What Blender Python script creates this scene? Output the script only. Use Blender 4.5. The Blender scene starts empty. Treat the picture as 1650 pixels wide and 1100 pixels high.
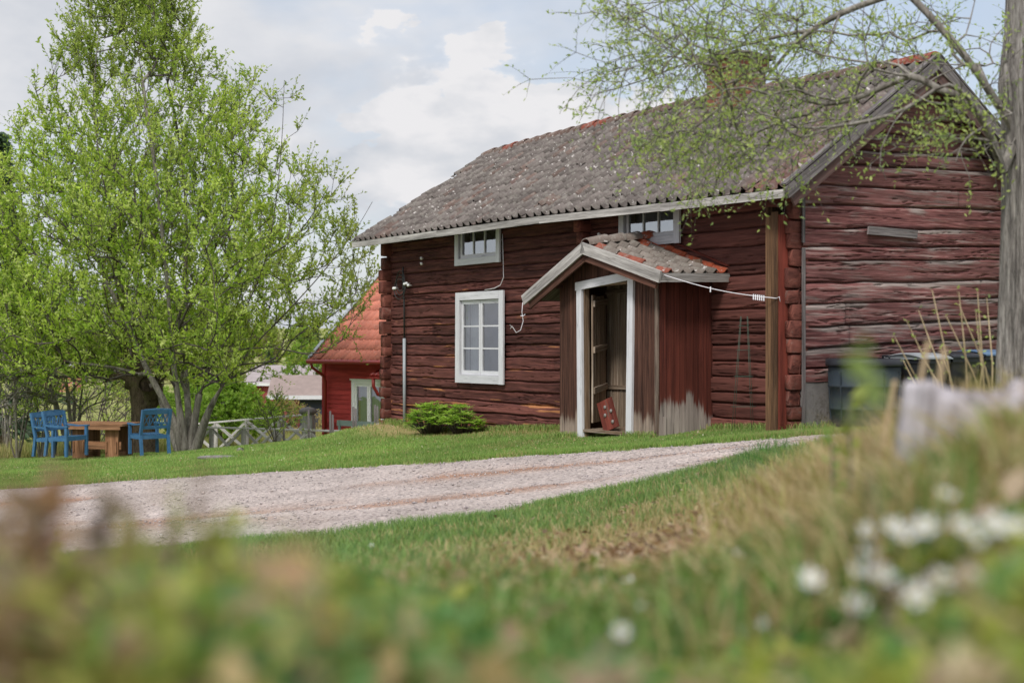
import bpy, math, random
import numpy as np
from mathutils import Vector, Matrix

rng = np.random.default_rng(7)
random.seed(7)
SC = bpy.context.scene
COL = SC.collection
EYE = 1.145
F = 2200.0

# ------------------------------------------------------------------ camera
cam_d = bpy.data.cameras.new('camera')
cam = bpy.data.objects.new('camera', cam_d)
COL.objects.link(cam)
cam.location = (0, 0, EYE)
cam.rotation_euler = (math.radians(90), 0, 0)
cam_d.sensor_width = 36.0
cam_d.lens = 48.0
cam_d.clip_start = 0.05
cam_d.clip_end = 3000
cam_d.dof.use_dof = True
cam_d.dof.focus_distance = 20.0
cam_d.dof.aperture_fstop = 2.3
SC.camera = cam

# ------------------------------------------------------------------ light
SUN_EL, SUN_AZ = 48.0, 200.0      # azimuth clockwise from +Y
sv = Vector((math.sin(math.radians(SUN_AZ)) * math.cos(math.radians(SUN_EL)),
             math.cos(math.radians(SUN_AZ)) * math.cos(math.radians(SUN_EL)),
             math.sin(math.radians(SUN_EL))))
sd = bpy.data.lights.new('sun', 'SUN')
sd.energy = 2.1
sd.angle = math.radians(12)
sd.color = (1.0, 0.96, 0.90)
so = bpy.data.objects.new('sun', sd)
COL.objects.link(so)
so.rotation_euler = (-sv).to_track_quat('-Z', 'Y').to_euler()

SC.view_settings.view_transform = 'Standard'
SC.view_settings.look = 'None'
SC.view_settings.exposure = 0.36
SC.view_settings.gamma = 1.0
try:
    SC.cycles.use_denoising = True
    SC.cycles.max_bounces = 8
    SC.cycles.transparent_max_bounces = 12
    SC.cycles.caustics_reflective = False
    SC.cycles.caustics_refractive = False
except Exception:
    pass


class NT:
    """tiny node builder"""
    def __init__(s, tree):
        s.t = tree
        s.t.nodes.clear()

    def n(s, typ, **kw):
        nd = s.t.nodes.new(typ)
        for k, v in kw.items():
            if k == 'ins':
                for a, b in v.items():
                    s.link(b, nd.inputs[a])
            else:
                setattr(nd, k, v)
        return nd

    def link(s, v, sock):
        if isinstance(v, bpy.types.NodeSocket):
            s.t.links.new(v, sock)
        elif isinstance(v, bpy.types.Node):
            s.t.links.new(v.outputs[0], sock)
        else:
            sock.default_value = v

    def math(s, op, a, b=0.0, c=None, clamp=False):
        nd = s.n('ShaderNodeMath', operation=op, use_clamp=clamp)
        s.link(a, nd.inputs[0])
        s.link(b, nd.inputs[1])
        if c is not None:
            s.link(c, nd.inputs[2])
        return nd.outputs[0]

    def ramp(s, fac, stops, interp='LINEAR'):
        nd = s.n('ShaderNodeValToRGB')
        cr = nd.color_ramp
        cr.interpolation = interp
        while len(cr.elements) < len(stops):
            cr.elements.new(0.5)
        for e, (p, c) in zip(cr.elements, stops):
            e.position = p
            if not hasattr(c, '__len__'):
                c = (c, c, c)
            e.color = (c[0], c[1], c[2], 1)
        s.link(fac, nd.inputs[0])
        return nd.outputs[0]

    def mix(s, fac, a, b, mode='MIX'):
        nd = s.n('ShaderNodeMix', data_type='RGBA', blend_type=mode)
        s.link(fac, nd.inputs[0])
        for v, i in ((a, 6), (b, 7)):
            if isinstance(v, (tuple, list)) and len(v) == 3:
                v = (v[0], v[1], v[2], 1)
            s.link(v, nd.inputs[i])
        return nd.outputs[2]

    def noise(s, vec, scale, detail=4, rough=0.6, dist=0.0, dim='3D'):
        nd = s.n('ShaderNodeTexNoise', noise_dimensions=dim)
        s.link(vec, nd.inputs['Vector'])
        nd.inputs['Scale'].default_value = scale
        nd.inputs['Detail'].default_value = detail
        nd.inputs['Roughness'].default_value = rough
        nd.inputs['Distortion'].default_value = dist
        return nd.outputs[0]

    def mapping(s, vec, loc=(0, 0, 0), rot=(0, 0, 0), scale=(1, 1, 1)):
        nd = s.n('ShaderNodeMapping')
        s.link(vec, nd.inputs[0])
        nd.inputs[1].default_value = loc
        nd.inputs[2].default_value = rot
        nd.inputs[3].default_value = scale
        return nd.outputs[0]


def srgb(r, g, b):
    def f(c):
        c /= 255.0
        return c / 12.92 if c <= 0.04045 else ((c + 0.055) / 1.055) ** 2.4
    return (f(r), f(g), f(b))


# ------------------------------------------------------------------ world
def make_world():
    w = bpy.data.worlds.new('World')
    SC.world = w
    w.use_nodes = True
    k = NT(w.node_tree)
    sky = k.n('ShaderNodeTexSky', sky_type='NISHITA')
    sky.sun_disc = False
    sky.sun_elevation = math.radians(SUN_EL)
    sky.sun_rotation = math.radians(SUN_AZ)
    sky.air_density = 1.0
    sky.dust_density = 1.5
    sky.ozone_density = 1.0
    tc = k.n('ShaderNodeTexCoord').outputs['Generated']
    # cloud deck: flattened noise so banks lie level
    m = k.mapping(tc, loc=(0.3, 0.1, 0.0), scale=(1.0, 1.0, 2.6))
    broad = k.noise(m, 3.2, 5, 0.55, 0.3)
    cover = k.ramp(broad, [(0.36, 0.25), (0.56, 1.0)])
    m2 = k.mapping(tc, loc=(1.7, 0.4, 0.33), scale=(1.0, 1.0, 1.9))
    puff = k.noise(m2, 12.0, 7, 0.5, 0.1)
    # heap cloud low over the cabin
    d = k.n('ShaderNodeVectorMath', operation='DISTANCE')
    k.link(k.mapping(tc, scale=(0.8, 1.0, 1.35)), d.inputs[0])
    d.inputs[1].default_value = (-0.028 * 0.8, 0.985, 0.135 * 1.35)
    near = k.ramp(d.outputs[1], [(0.02, 1.0), (0.15, 0.0)])
    heap = k.math('ADD', k.math('MULTIPLY', near, 0.36), k.math('MULTIPLY', puff, 0.85))
    heap_m = k.ramp(heap, [(0.59, 0.0), (0.62, 1.0)])
    # bright rims / grey bodies from a second octave
    body = k.noise(k.mapping(tc, loc=(1.72, 0.4, 0.36), scale=(1.0, 1.0, 2.0)), 13.0, 6, 0.5, 0.2)
    szz = k.n('ShaderNodeSeparateXYZ')
    k.link(tc, szz.inputs[0])
    body = k.math('ADD', body, k.math('MULTIPLY', k.math('SUBTRACT', szz.outputs[2], 0.128), 2.0))
    deck_c = k.ramp(puff, [(0.35, srgb(208, 212, 220)), (0.62, srgb(228, 229, 233))])
    heap_c = k.ramp(body, [(0.36, srgb(200, 206, 215)), (0.50, srgb(219, 221, 226)), (0.62, srgb(237, 236, 238))])
    # the blue gap over the gable end
    d2 = k.n('ShaderNodeVectorMath', operation='DISTANCE')
    k.link(k.mapping(tc, scale=(0.8, 1.0, 1.5)), d2.inputs[0])
    d2.inputs[1].default_value = (0.25 * 0.8, 0.94, 0.24 * 1.5)
    gap = k.ramp(d2.outputs[1], [(0.05, 0.8), (0.26, 0.0)])
    cover2 = k.math('MULTIPLY', k.math('MAXIMUM', cover, 0.6), k.math('SUBTRACT', 1.0, gap), clamp=True)
    cover3 = k.math('MAXIMUM', cover2, heap_m)
    cc = k.mix(heap_m, deck_c, heap_c)
    ccs = k.n('ShaderNodeVectorMath', operation='SCALE')
    k.link(cc, ccs.inputs[0])
    sz = k.n('ShaderNodeSeparateXYZ')
    k.link(tc, sz.inputs[0])
    # a cloudy sky is brighter overhead than along the horizon
    k.link(k.ramp(k.math('MULTIPLY', sz.outputs[2], 1.0), [(0.24, 7.75), (0.75, 14.5)]), ccs.inputs['Scale'])
    skyc = k.n('ShaderNodeVectorMath', operation='SCALE')
    k.link(k.mix(0.30, sky.outputs[0], (7.0, 7.4, 8.0)), skyc.inputs[0])
    skyc.inputs['Scale'].default_value = 1.05
    out = k.mix(cover3, skyc.outputs[0], ccs.outputs[0])
    bg = k.n('ShaderNodeBackground')
    k.link(out, bg.inputs[0])
    bg.inputs[1].default_value = 0.1
    o = k.n('ShaderNodeOutputWorld')
    k.link(bg.outputs[0], o.inputs[0])


make_world()


# ------------------------------------------------------------------ numpy noise
def _hash(ix, iy, seed):
    h = (ix.astype(np.int64) * 374761393 + iy.astype(np.int64) * 668265263 + seed * 1442695041) & 0x7fffffff
    h = ((h ^ (h >> 13)) * 1274126177) & 0x7fffffff
    h = (h ^ (h >> 16)) & 0xffffff
    return h / float(0xffffff)


def vn(x, y, seed=0):
    x = np.asarray(x, float)
    y = np.asarray(y, float)
    x, y = np.broadcast_arrays(x, y)
    ix = np.floor(x)
    iy = np.floor(y)
    fx = x - ix
    fy = y - iy
    fx = fx * fx * (3 - 2 * fx)
    fy = fy * fy * (3 - 2 * fy)
    a = _hash(ix, iy, seed)
    b = _hash(ix + 1, iy, seed)
    c = _hash(ix, iy + 1, seed)
    d = _hash(ix + 1, iy + 1, seed)
    return (a * (1 - fx) + b * fx) * (1 - fy) + (c * (1 - fx) + d * fx) * fy


def fbm(x, y, seed=0, oct=4):
    s = 0
    a = 1.0
    t = 0
    for i in range(oct):
        s = s + a * vn(np.asarray(x) * 2 ** i, np.asarray(y) * 2 ** i, seed + i * 17)
        t += a
        a *= 0.5
    return s / t


def sstep(a, b, x):
    t = np.clip((np.asarray(x, float) - a) / (b - a), 0, 1)
    return t * t * (3 - 2 * t)


# ------------------------------------------------------------------ mesh helpers
def link_mesh(name, V, Fc, mat, parent=None, uv=None, col=None, smooth=False, counts=None):
    """V Nx3; Fc either list of tuples or int array MxK"""
    me = bpy.data.meshes.new(name)
    V = np.asarray(V, np.float32).reshape(-1, 3)
    if isinstance(Fc, np.ndarray):
        k = Fc.shape[1]
        starts = np.arange(Fc.shape[0], dtype=np.int32) * k
        flat = Fc.astype(np.int32).ravel()
        nf = Fc.shape[0]
    else:
        ln = np.fromiter((len(f) for f in Fc), np.int32, len(Fc))
        starts = np.concatenate(([0], np.cumsum(ln)[:-1])).astype(np.int32)
        flat = np.fromiter((i for f in Fc for i in f), np.int32, int(ln.sum()))
        nf = len(Fc)
    me.vertices.add(len(V))
    me.vertices.foreach_set('co', V.ravel())
    me.loops.add(len(flat))
    me.loops.foreach_set('vertex_index', flat)
    me.polygons.add(nf)
    me.polygons.foreach_set('loop_start', starts)
    me.update(calc_edges=True)
    if smooth:
        me.polygons.foreach_set('use_smooth', np.ones(nf, bool))
    if uv is not None:
        ul = me.uv_layers.new(name='UVMap')
        ul.data.foreach_set('uv', np.asarray(uv, np.float32)[flat].ravel())
    if col is not None:
        ca = me.color_attributes.new('tint', 'FLOAT_COLOR', 'POINT')
        c = np.ones((len(V), 4), np.float32)
        c[:, :3] = col
        ca.data.foreach_set('color', c.ravel())
    me.validate()
    if mat is not None:
        me.materials.append(mat)
    o = bpy.data.objects.new(name, me)
    COL.objects.link(o)
    if parent is not None:
        o.parent = parent
    return o


class MB:
    def __init__(s):
        s.v = []
        s.f = []
        s.uv = []
        s.c = []
        s.n = 0

    def add(s, V, Fc, uv=None, col=(0.5, 0.5, 0.5)):
        V = np.asarray(V, float).reshape(-1, 3)
        s.v.append(V)
        s.f.extend([tuple(int(i) + s.n for i in f) for f in Fc])
        s.uv.append(np.asarray(uv, float) if uv is not None else V[:, :2] + V[:, 2:3] * 0.7)
        c = np.asarray(col, float)
        if c.ndim == 1:
            c = np.tile(c, (len(V), 1))
        s.c.append(c)
        s.n += len(V)

    def board(s, p0, p1, w, t, col=None, seg=1, wob=0.0, colf=None):
        """bar from p0 to p1; w, t = full width / thickness vectors; u runs along"""
        p0 = np.asarray(p0, float)
        p1 = np.asarray(p1, float)
        w = np.asarray(w, float) * 0.5
        t = np.asarray(t, float) * 0.5
        L = np.linalg.norm(p1 - p0)
        if col is None:
            col = (random.random(), random.random(), 0)
        off = random.random() * 50
        corners = [(-1, -1), (1, -1), (1, 1), (-1, 1)]
        W = 2 * np.linalg.norm(w)
        T = 2 * np.linalg.norm(t)
        for a in range(4):
            b = (a + 1) % 4
            V = []
            U = []
            C = []
            ww = W if a % 2 == 0 else T
            for i in range(seg + 1):
                q = i / seg
                c = p0 + (p1 - p0) * q
                for k, cc in enumerate((corners[a], corners[b])):
                    V.append(c + w * cc[0] + t * cc[1])
                    U.append((off + q * L, off * 1.7 + a * 0.31 + k * ww))
                    C.append(colf(V[-1]) if colf else col)
            Fc = [(2 * i, 2 * i + 1, 2 * i + 3, 2 * i + 2) for i in range(seg)]
            s.add(V, Fc, U, np.array(C))
        for e, c in ((0, p0), (1, p1)):
            V = [c + w * x + t * y for x, y in corners]
            Fc = [(3, 2, 1, 0)] if e == 0 else [(0, 1, 2, 3)]
            s.add(V, Fc, [(off + 0.03 * k, off) for k in range(4)], np.array([colf(v) if colf else col for v in V]))

    def box(s, x0, x1, y0, y1, z0, z1, col=None, axis=None):
        dx, dy, dz = x1 - x0, y1 - y0, z1 - z0
        if axis is None:
            axis = int(np.argmax([abs(dx), abs(dy), abs(dz)]))
        cx, cy, cz = (x0 + x1) / 2, (y0 + y1) / 2, (z0 + z1) / 2
        if axis == 0:
            s.board((x0, cy, cz), (x1, cy, cz), (0, dy, 0), (0, 0, dz), col)
        elif axis == 1:
            s.board((cx, y0, cz), (cx, y1, cz), (0, 0, dz), (dx, 0, 0), col)
        else:
            s.board((cx, cy, z0), (cx, cy, z1), (dx, 0, 0), (0, dy, 0), col)

    def tube(s, pts, r, sides=6, col=(0.5, 0.5, 0.5), cap=True):
        pts = np.asarray(pts, float)
        n = len(pts)
        r = np.broadcast_to(np.asarray(r, float), (n,))
        d = np.gradient(pts, axis=0)
        d /= np.linalg.norm(d, axis=1)[:, None] + 1e-9
        ref = np.array([0.31, 0.87, 0.2]) if abs(d[0] @ np.array([0.31, 0.87, 0.2])) < 0.85 else np.array([1.0, 0.1, 0.05])
        a = np.cross(d, ref)
        a /= np.linalg.norm(a, axis=1)[:, None]
        b = np.cross(d, a)
        th = np.arange(sides) / sides * 2 * math.pi
        V = pts[:, None] + r[:, None, None] * (a[:, None] * np.cos(th)[None, :, None] + b[:, None] * np.sin(th)[None, :, None])
        L = np.concatenate(([0], np.cumsum(np.linalg.norm(np.diff(pts, axis=0), axis=1))))
        U = np.stack([np.repeat(L, sides), np.tile(th / 6.28, n)], 1)
        Fc = []
        for i in range(n - 1):
            for k in range(sides):
                k2 = (k + 1) % sides
                Fc.append((i * sides + k, i * sides + k2, (i + 1) * sides + k2, (i + 1) * sides + k))
        if cap:
            Fc.append(tuple(range(sides))[::-1])
            Fc.append(tuple((n - 1) * sides + k for k in range(sides)))
        s.add(V.reshape(-1, 3), Fc, U, col)

    def prism(s, prof, p0, p1, inset=0.0, col=None):
        """profile list of 3-vectors (relative) swept p0->p1, ends capped with a small bevel"""
        p0 = np.asarray(p0, float)
        p1 = np.asarray(p1, float)
        prof = np.asarray(prof, float)
        n = len(prof)
        d = (p1 - p0)
        L = np.linalg.norm(d)
        d = d / L
        sc = [1 - inset * 0.9, 1, 1, 1 - inset]
        ps = [p0, p0 + d * min(0.02, L * .2), p1 - d * min(0.025, L * .2), p1]
        V = np.concatenate([p + prof * q for p, q in zip(ps, sc)])
        Fc = []
        for i in range(3):
            for k in range(n):
                k2 = (k + 1) % n
                Fc.append((i * n + k, i * n + k2, (i + 1) * n + k2, (i + 1) * n + k))
        Fc.append(tuple(range(n))[::-1])
        Fc.append(tuple(3 * n + k for k in range(n)))
        off = random.random() * 40
        U = np.array([(off + (p - p0) @ d + 0.0, off + k * 0.06) for p in ps for k in range(n)])
        if col is None:
            col = (random.random(), random.random(), 0)
        s.add(V, Fc, U, col)

    def build(s, name, mat, parent=None, smooth=False):
        return link_mesh(name, np.concatenate(s.v), s.f, mat, parent, np.concatenate(s.uv), np.concatenate(s.c), smooth)


def tag(o, label=None, cat=None, group=None, kind=None):
    if label:
        o['label'] = label
    if cat:
        o['category'] = cat
    if group:
        o['group'] = group
    if kind:
        o['kind'] = kind
    return o


def empty(name, loc=(0, 0, 0), rz=0.0, label=None, cat=None, group=None):
    o = bpy.data.objects.new(name, None)
    COL.objects.link(o)
    o.location = loc
    o.rotation_euler = (0, 0, rz)
    return tag(o, label, cat, group)


def copy_tree(o, parent=None):
    c = o.copy()
    COL.objects.link(c)
    c.parent = parent
    for ch in [q for q in bpy.data.objects if q.parent == o]:
        copy_tree(ch, c)
    return c


def P(px, py, Y):
    return np.array([(px - 825.0) / F * Y, Y, EYE + (550.0 - py) / F * Y])


# ------------------------------------------------------------------ materials
def new_mat(name):
    m = bpy.data.materials.new(name)
    m.use_nodes = True
    return m, NT(m.node_tree)


def finish(k, col, rough=0.8, bump=None, bstr=0.3, bdist=0.01, spec=0.3, normal=None, metallic=0.0):
    b = k.n('ShaderNodeBsdfPrincipled')
    if isinstance(col, tuple) and len(col) == 3:
        col = col + (1,)
    k.link(col, b.inputs['Base Color'])
    k.link(rough, b.inputs['Roughness'])
    b.inputs['Specular IOR Level'].default_value = spec
    b.inputs['Metallic'].default_value = metallic
    if bump is not None:
        bn = k.n('ShaderNodeBump')
        bn.inputs['Strength'].default_value = bstr
        bn.inputs['Distance'].default_value = bdist
        k.link(bump, bn.inputs['Height'])
        k.link(bn.outputs[0], b.inputs['Normal'])
    o = k.n('ShaderNodeOutputMaterial')
    k.link(b.outputs[0], o.inputs[0])
    return b


def wood_mat(name, dark, mid, light, wear, wear_hi=0.62, along=1.3, across=26.0, grain=0.6, bstr=0.5, spec=0.2, streak=1.0):
    """grain runs along UV.x; tint.r = value, tint.g = paint shift, tint.b = how far weathered to `wear`"""
    m, k = new_mat(name)
    uv = k.n('ShaderNodeUVMap').outputs[0]
    at = k.n('ShaderNodeAttribute', attribute_name='tint')
    sp = k.n('ShaderNodeSeparateColor')
    k.link(at.outputs['Color'], sp.inputs[0])
    g1 = k.noise(k.mapping(uv, scale=(along, across, 1)), 1.0, 6, 0.68, 0.25)
    g2 = k.noise(k.mapping(uv, scale=(along * 3.5, across * 3.6, 1)), 1.0, 4, 0.6)
    blot = k.noise(k.mapping(uv, scale=(1.4, 4.5, 1)), 1.0, 4, 0.6, 0.4)
    mixv = k.math('ADD', k.math('MULTIPLY', g1, 0.62), k.math('MULTIPLY', g2, 0.38))
    c = k.ramp(mixv, [(0.34, dark), (0.5, mid), (0.68, light)])
    shift = k.math('ADD', k.math('MULTIPLY', sp.outputs[1], 0.7), k.math('MULTIPLY', blot, 0.5))
    c = k.mix(k.ramp(shift, [(0.35, 0.0), (0.95, 0.75)]), c, k.mix(0.5, light, mid))
    # bare wood showing where the paint has gone
    wm = k.math('ADD', k.math('MULTIPLY', g1, 0.8), k.math('ADD', k.math('MULTIPLY', blot, 0.35), k.math('MULTIPLY', sp.outputs[2], 0.55)))
    wf = k.ramp(wm, [(wear_hi, 0.0), (wear_hi + 0.16, 0.9)])
    c = k.mix(wf, c, k.mix(g2, wear, tuple(v * 0.45 for v in wear)))
    # drying cracks
    cr = k.noise(k.mapping(uv, loc=(3, 9, 0), scale=(along * 0.55, across * 1.1, 1)), 1.0, 3, 0.5, 0.8)
    crk = k.ramp(k.math('ABSOLUTE', k.math('SUBTRACT', cr, 0.5)), [(0.0, 0.0), (0.022, 1.0)])
    crm = k.ramp(blot, [(0.5, 1.0), (0.66, 0.0)])
    crk = k.math('MAXIMUM', crk, crm)
    strk = k.noise(k.mapping(uv, loc=(7, 2, 0), scale=(along * 0.45, across * 0.42, 1)), 1.0, 4, 0.6, 0.5)
    val = k.math('MULTIPLY', k.math('ADD', k.math('MULTIPLY', sp.outputs[0], 0.75), 0.62), k.ramp(strk, [(0.3, 1.0 - 0.45 * streak), (0.7, 1.0 + 0.3 * streak)]))
    vv = k.n('ShaderNodeVectorMath', operation='SCALE')
    k.link(k.mix(k.math('ADD', k.math('MULTIPLY', crk, 0.72), 0.28, clamp=True), tuple(v * 0.25 for v in dark), c), vv.inputs[0])
    k.link(val, vv.inputs['Scale'])
    h = k.math('ADD', k.math('MULTIPLY', mixv, grain), k.math('MULTIPLY', crk, 0.6))
    finish(k, vv.outputs[0], 0.82, h, bstr, 0.012, spec)
    return m


def plain_mat(name, col, var=0.25, scale=6.0, rough=0.6, bump=0.15, spec=0.4, metallic=0.0, dirt=None, dirt_at=0.6, stretch=(1, 1, 1)):
    m, k = new_mat(name)
    tc = k.mapping(k.n('ShaderNodeTexCoord').outputs['Object'], scale=stretch)
    n1 = k.noise(tc, scale, 6, 0.65)
    n2 = k.noise(tc, scale * 9, 3, 0.6)
    c = k.ramp(n1, [(0.3, tuple(v * (1 - var) for v in col)), (0.7, tuple(min(1, v * (1 + var)) for v in col))])
    if dirt:
        c = k.mix(k.ramp(k.math('ADD', k.math('MULTIPLY', n1, 0.6), k.math('MULTIPLY', n2, 0.4)), [(dirt_at - 0.06, 0.0), (dirt_at + 0.06, 0.9)]), c, dirt)
    finish(k, c, rough, k.math('ADD', n2, n1), bump, 0.01, spec, metallic=metallic)
    return m


def leaf_mat(name, trans=0.5, gain=1.0):
    m, k = new_mat(name)
    at = k.n('ShaderNodeAttribute', attribute_name='tint')
    c = k.n('ShaderNodeVectorMath', operation='SCALE')
    k.link(at.outputs['Color'], c.inputs[0])
    c.inputs['Scale'].default_value = gain
    d = k.n('ShaderNodeBsdfPrincipled')
    k.link(c.outputs[0], d.inputs['Base Color'])
    d.inputs['Roughness'].default_value = 0.55
    d.inputs['Specular IOR Level'].default_value = 0.3
    t = k.n('ShaderNodeBsdfTranslucent')
    tcol = k.n('ShaderNodeVectorMath', operation='MULTIPLY')
    k.link(c.outputs[0], tcol.inputs[0])
    tcol.inputs[1].default_value = (1.2, 1.22, 0.8)
    k.link(tcol.outputs[0], t.inputs[0])
    mx = k.n('ShaderNodeMixShader')
    mx.inputs[0].default_value = trans
    k.link(d.outputs[0], mx.inputs[1])
    k.link(t.outputs[0], mx.inputs[2])
    o = k.n('ShaderNodeOutputMaterial')
    k.link(mx.outputs[0], o.inputs[0])
    return m


def bark_mat(name, dark, light, sx=9.0, sz=1.6, lichen=None, bstr=0.7):
    m, k = new_mat(name)
    tc = k.n('ShaderNodeTexCoord').outputs['Object']
    mp = k.mapping(tc, scale=(sx, sx, sz))
    n1 = k.noise(mp, 1.0, 6, 0.7, 0.4)
    n2 = k.noise(k.mapping(tc, scale=(sx * 4, sx * 4, sz * 5)), 1.0, 4, 0.65)
    v = k.math('ADD', k.math('MULTIPLY', n1, 0.65), k.math('MULTIPLY', n2, 0.35))
    c = k.ramp(v, [(0.36, dark), (0.62, light)])
    if lichen:
        c = k.mix(k.ramp(k.noise(tc, 5.0, 4, 0.6), [(0.56, 0.0), (0.64, 0.65)]), c, lichen)
    finish(k, c, 0.9, v, bstr, 0.03, 0.15)
    return m


M = {}
M['log'] = wood_mat('log_wood', srgb(50, 31, 31), srgb(106, 66, 64), srgb(150, 106, 101), srgb(160, 148, 142), 0.72, 1.1, 22, bstr=.9)
M['log_orange'] = wood_mat('log_wood_front', srgb(40, 24, 22), srgb(90, 53, 48), srgb(132, 84, 74), srgb(194, 132, 88), 0.93, 1.1, 22, bstr=.9)
M['log_red'] = wood_mat('log_end_wood', srgb(46, 24, 21), srgb(104, 60, 52), srgb(140, 86, 72), srgb(128, 112, 104), 0.76, 4, 26, bstr=.9)
M['plank'] = wood_mat('porch_plank_wood', srgb(36, 24, 21), srgb(84, 56, 46), srgb(116, 82, 68), srgb(158, 142, 128), 0.84, 1.0, 30, bstr=.8)
M['inner'] = wood_mat('sheltered_plank_wood', srgb(84, 72, 62), srgb(134, 116, 99), srgb(162, 144, 126), srgb(190, 178, 164), 0.80, 1.0, 30)
M['bare'] = wood_mat('bare_plank_wood', srgb(62, 48, 38), srgb(122, 100, 80), srgb(156, 132, 108), srgb(168, 156, 144), 0.80, 1.0, 30)
M['white'] = wood_mat('white_painted_wood', srgb(176, 176, 180), srgb(196, 196, 200), srgb(206, 206, 210), srgb(140, 136, 132), 0.86, 1.2, 22, 0.3, 0.2, 0.35, streak=.15)
M['fascia'] = wood_mat('weathered_white_wood', srgb(108, 104, 100), srgb(156, 152, 148), srgb(188, 186, 182), srgb(120, 108, 98), 0.80, 1.2, 24, 0.5, 0.4)
M['grey'] = wood_mat('grey_weathered_wood', srgb(62, 58, 58), srgb(106, 100, 99), srgb(144, 138, 136), srgb(110, 82, 76), 0.94, 1.2, 26)
M['boardred'] = wood_mat('red_painted_board', srgb(84, 38, 30), srgb(114, 54, 44), srgb(134, 68, 54), srgb(110, 84, 74), .9, 1.2, 16, 0.3, 0.25)
M['dark'] = plain_mat('dark_interior', (0.012, 0.010, 0.010), 0.2, 3, 0.95)
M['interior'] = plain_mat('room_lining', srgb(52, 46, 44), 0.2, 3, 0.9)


def tile_mat(name, lich=1.0):
    m, k = new_mat(name)
    tc = k.n('ShaderNodeTexCoord').outputs['Object']
    at = k.n('ShaderNodeAttribute', attribute_name='tint')
    n1 = k.noise(tc, 5.0, 6, 0.7)
    n2 = k.noise(tc, 26.0, 5, 0.7)
    n3 = k.noise(k.mapping(tc, loc=(5, 2, 1)), 11.0, 5, 0.6, 0.5)
    v = k.math('ADD', k.math('MULTIPLY', n1, 0.45), k.math('MULTIPLY', n2, 0.55))
    base = at.outputs['Color']
    c = k.mix(k.ramp(v, [(0.35, 0.0), (0.65, 1.0)]), k.mix(0.4, base, (0.03, 0.026, 0.024)), base)
    c = k.mix(k.math('MULTIPLY', k.ramp(n3, [(0.50, 0.0), (0.60, 0.42)]), lich), c, srgb(142, 138, 130))
    w = k.noise(k.mapping(tc, loc=(1, 7, 3)), 13.0, 3, 0.5)
    c = k.mix(k.math('MULTIPLY', k.ramp(w, [(0.65, 0.0), (0.69, 0.85)]), lich), c, srgb(190, 184, 180))
    finish(k, c, 0.92, v, 0.6, 0.012, 0.15)
    return m


M['tile'] = tile_mat('mossy_clay_tile')
M['tile_clean'] = tile_mat('clay_tile', 0.12)


def brick_mat():
    m, k = new_mat('old_brick')
    tc = k.n('ShaderNodeTexCoord').outputs['Object']
    sx = k.n('ShaderNodeSeparateXYZ')
    k.link(tc, sx.inputs[0])
    cb = k.n('ShaderNodeCombineXYZ')
    k.link(k.math('ADD', sx.outputs[0], sx.outputs[1]), cb.inputs[0])
    k.link(sx.outputs[2], cb.inputs[1])
    b = k.n('ShaderNodeTexBrick')
    k.link(cb.outputs[0], b.inputs['Vector'])
    b.inputs['Scale'].default_value = 1.0
    b.inputs['Brick Width'].default_value = 0.25
    b.inputs['Row Height'].default_value = 0.075
    b.inputs['Mortar Size'].default_value = 0.009
    b.inputs['Color1'].default_value = srgb(150, 92, 72) + (1,)
    b.inputs['Color2'].default_value = srgb(118, 76, 62) + (1,)
    b.inputs['Mortar'].default_value = srgb(138, 128, 116) + (1,)
    n = k.noise(tc, 9, 5, 0.7)
    c = k.mix(k.ramp(n, [(0.45, 0.0), (0.7, 0.7)]), b.outputs[0], srgb(90, 78, 68))
    finish(k, c, 0.9, b.outputs['Fac'], -0.5, 0.01, 0.2)
    return m


M['brick'] = brick_mat()
M['fence'] = wood_mat('silver_fence_wood', srgb(138, 134, 132), srgb(182, 178, 176), srgb(206, 204, 202), srgb(140, 132, 124), 0.9, 1.2, 26)
M['concrete'] = plain_mat('concrete', srgb(128, 124, 122), 0.3, 2.2, 0.9, 0.3, 0.2, dirt=srgb(92, 86, 78), dirt_at=0.56)
M['stone'] = plain_mat('cap_stone', srgb(92, 88, 80), 0.3, 5, 0.9, 0.5, 0.2)
M['blue'] = plain_mat('blue_paint', srgb(56, 100, 138), 0.2, 9, 0.6, 0.2, dirt=srgb(96, 112, 122), dirt_at=0.62)
M['table'] = wood_mat('table_wood', srgb(100, 70, 48), srgb(146, 106, 78), srgb(170, 132, 100), srgb(150, 138, 124), 0.86, 1.2, 16)
M['steel'] = plain_mat('grey_metal_pipe', srgb(150, 156, 160), 0.1, 5, 0.4, 0.05, 0.5)
M['thinwire'] = plain_mat('dull_green_wire', srgb(70, 84, 72), .1, 5, .6)
M['cable'] = plain_mat('black_cable', (0.03, 0.03, 0.03), 0.2, 5, 0.5)
M['porcelain'] = plain_mat('porcelain', (0.75, 0.75, 0.74), 0.05, 5, 0.3)
M['cord'] = plain_mat('white_cord', srgb(215, 212, 216), 0.05, 5, 0.8)
M['wire'] = plain_mat('green_wire', srgb(86, 96, 88), 0.2, 5, 0.5)
M['binblue'] = plain_mat('grey_blue_plastic', srgb(40, 50, 58), 0.12, 3, 0.7, 0.1, 0.4, stretch=(1, 1, .4))
M['bindark'] = plain_mat('dark_plastic', srgb(34, 36, 42), 0.2, 3, 0.5, 0.1, 0.4)
M['lidblue'] = plain_mat('blue_plastic_lid', srgb(84, 112, 142), 0.1, 3, 0.45, 0.1, 0.4)
M['leaf'] = leaf_mat('leaf')
M['grass'] = leaf_mat('grass_blade', 0.3)
M['petal'] = leaf_mat('petal', 0.35)
M['bark'] = bark_mat('grey_bark', srgb(74, 68, 62), srgb(158, 152, 144), 9, 1.5)
M['twig'] = bark_mat('twig_bark', srgb(58, 52, 50), srgb(108, 100, 96), 9, 3)
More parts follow.
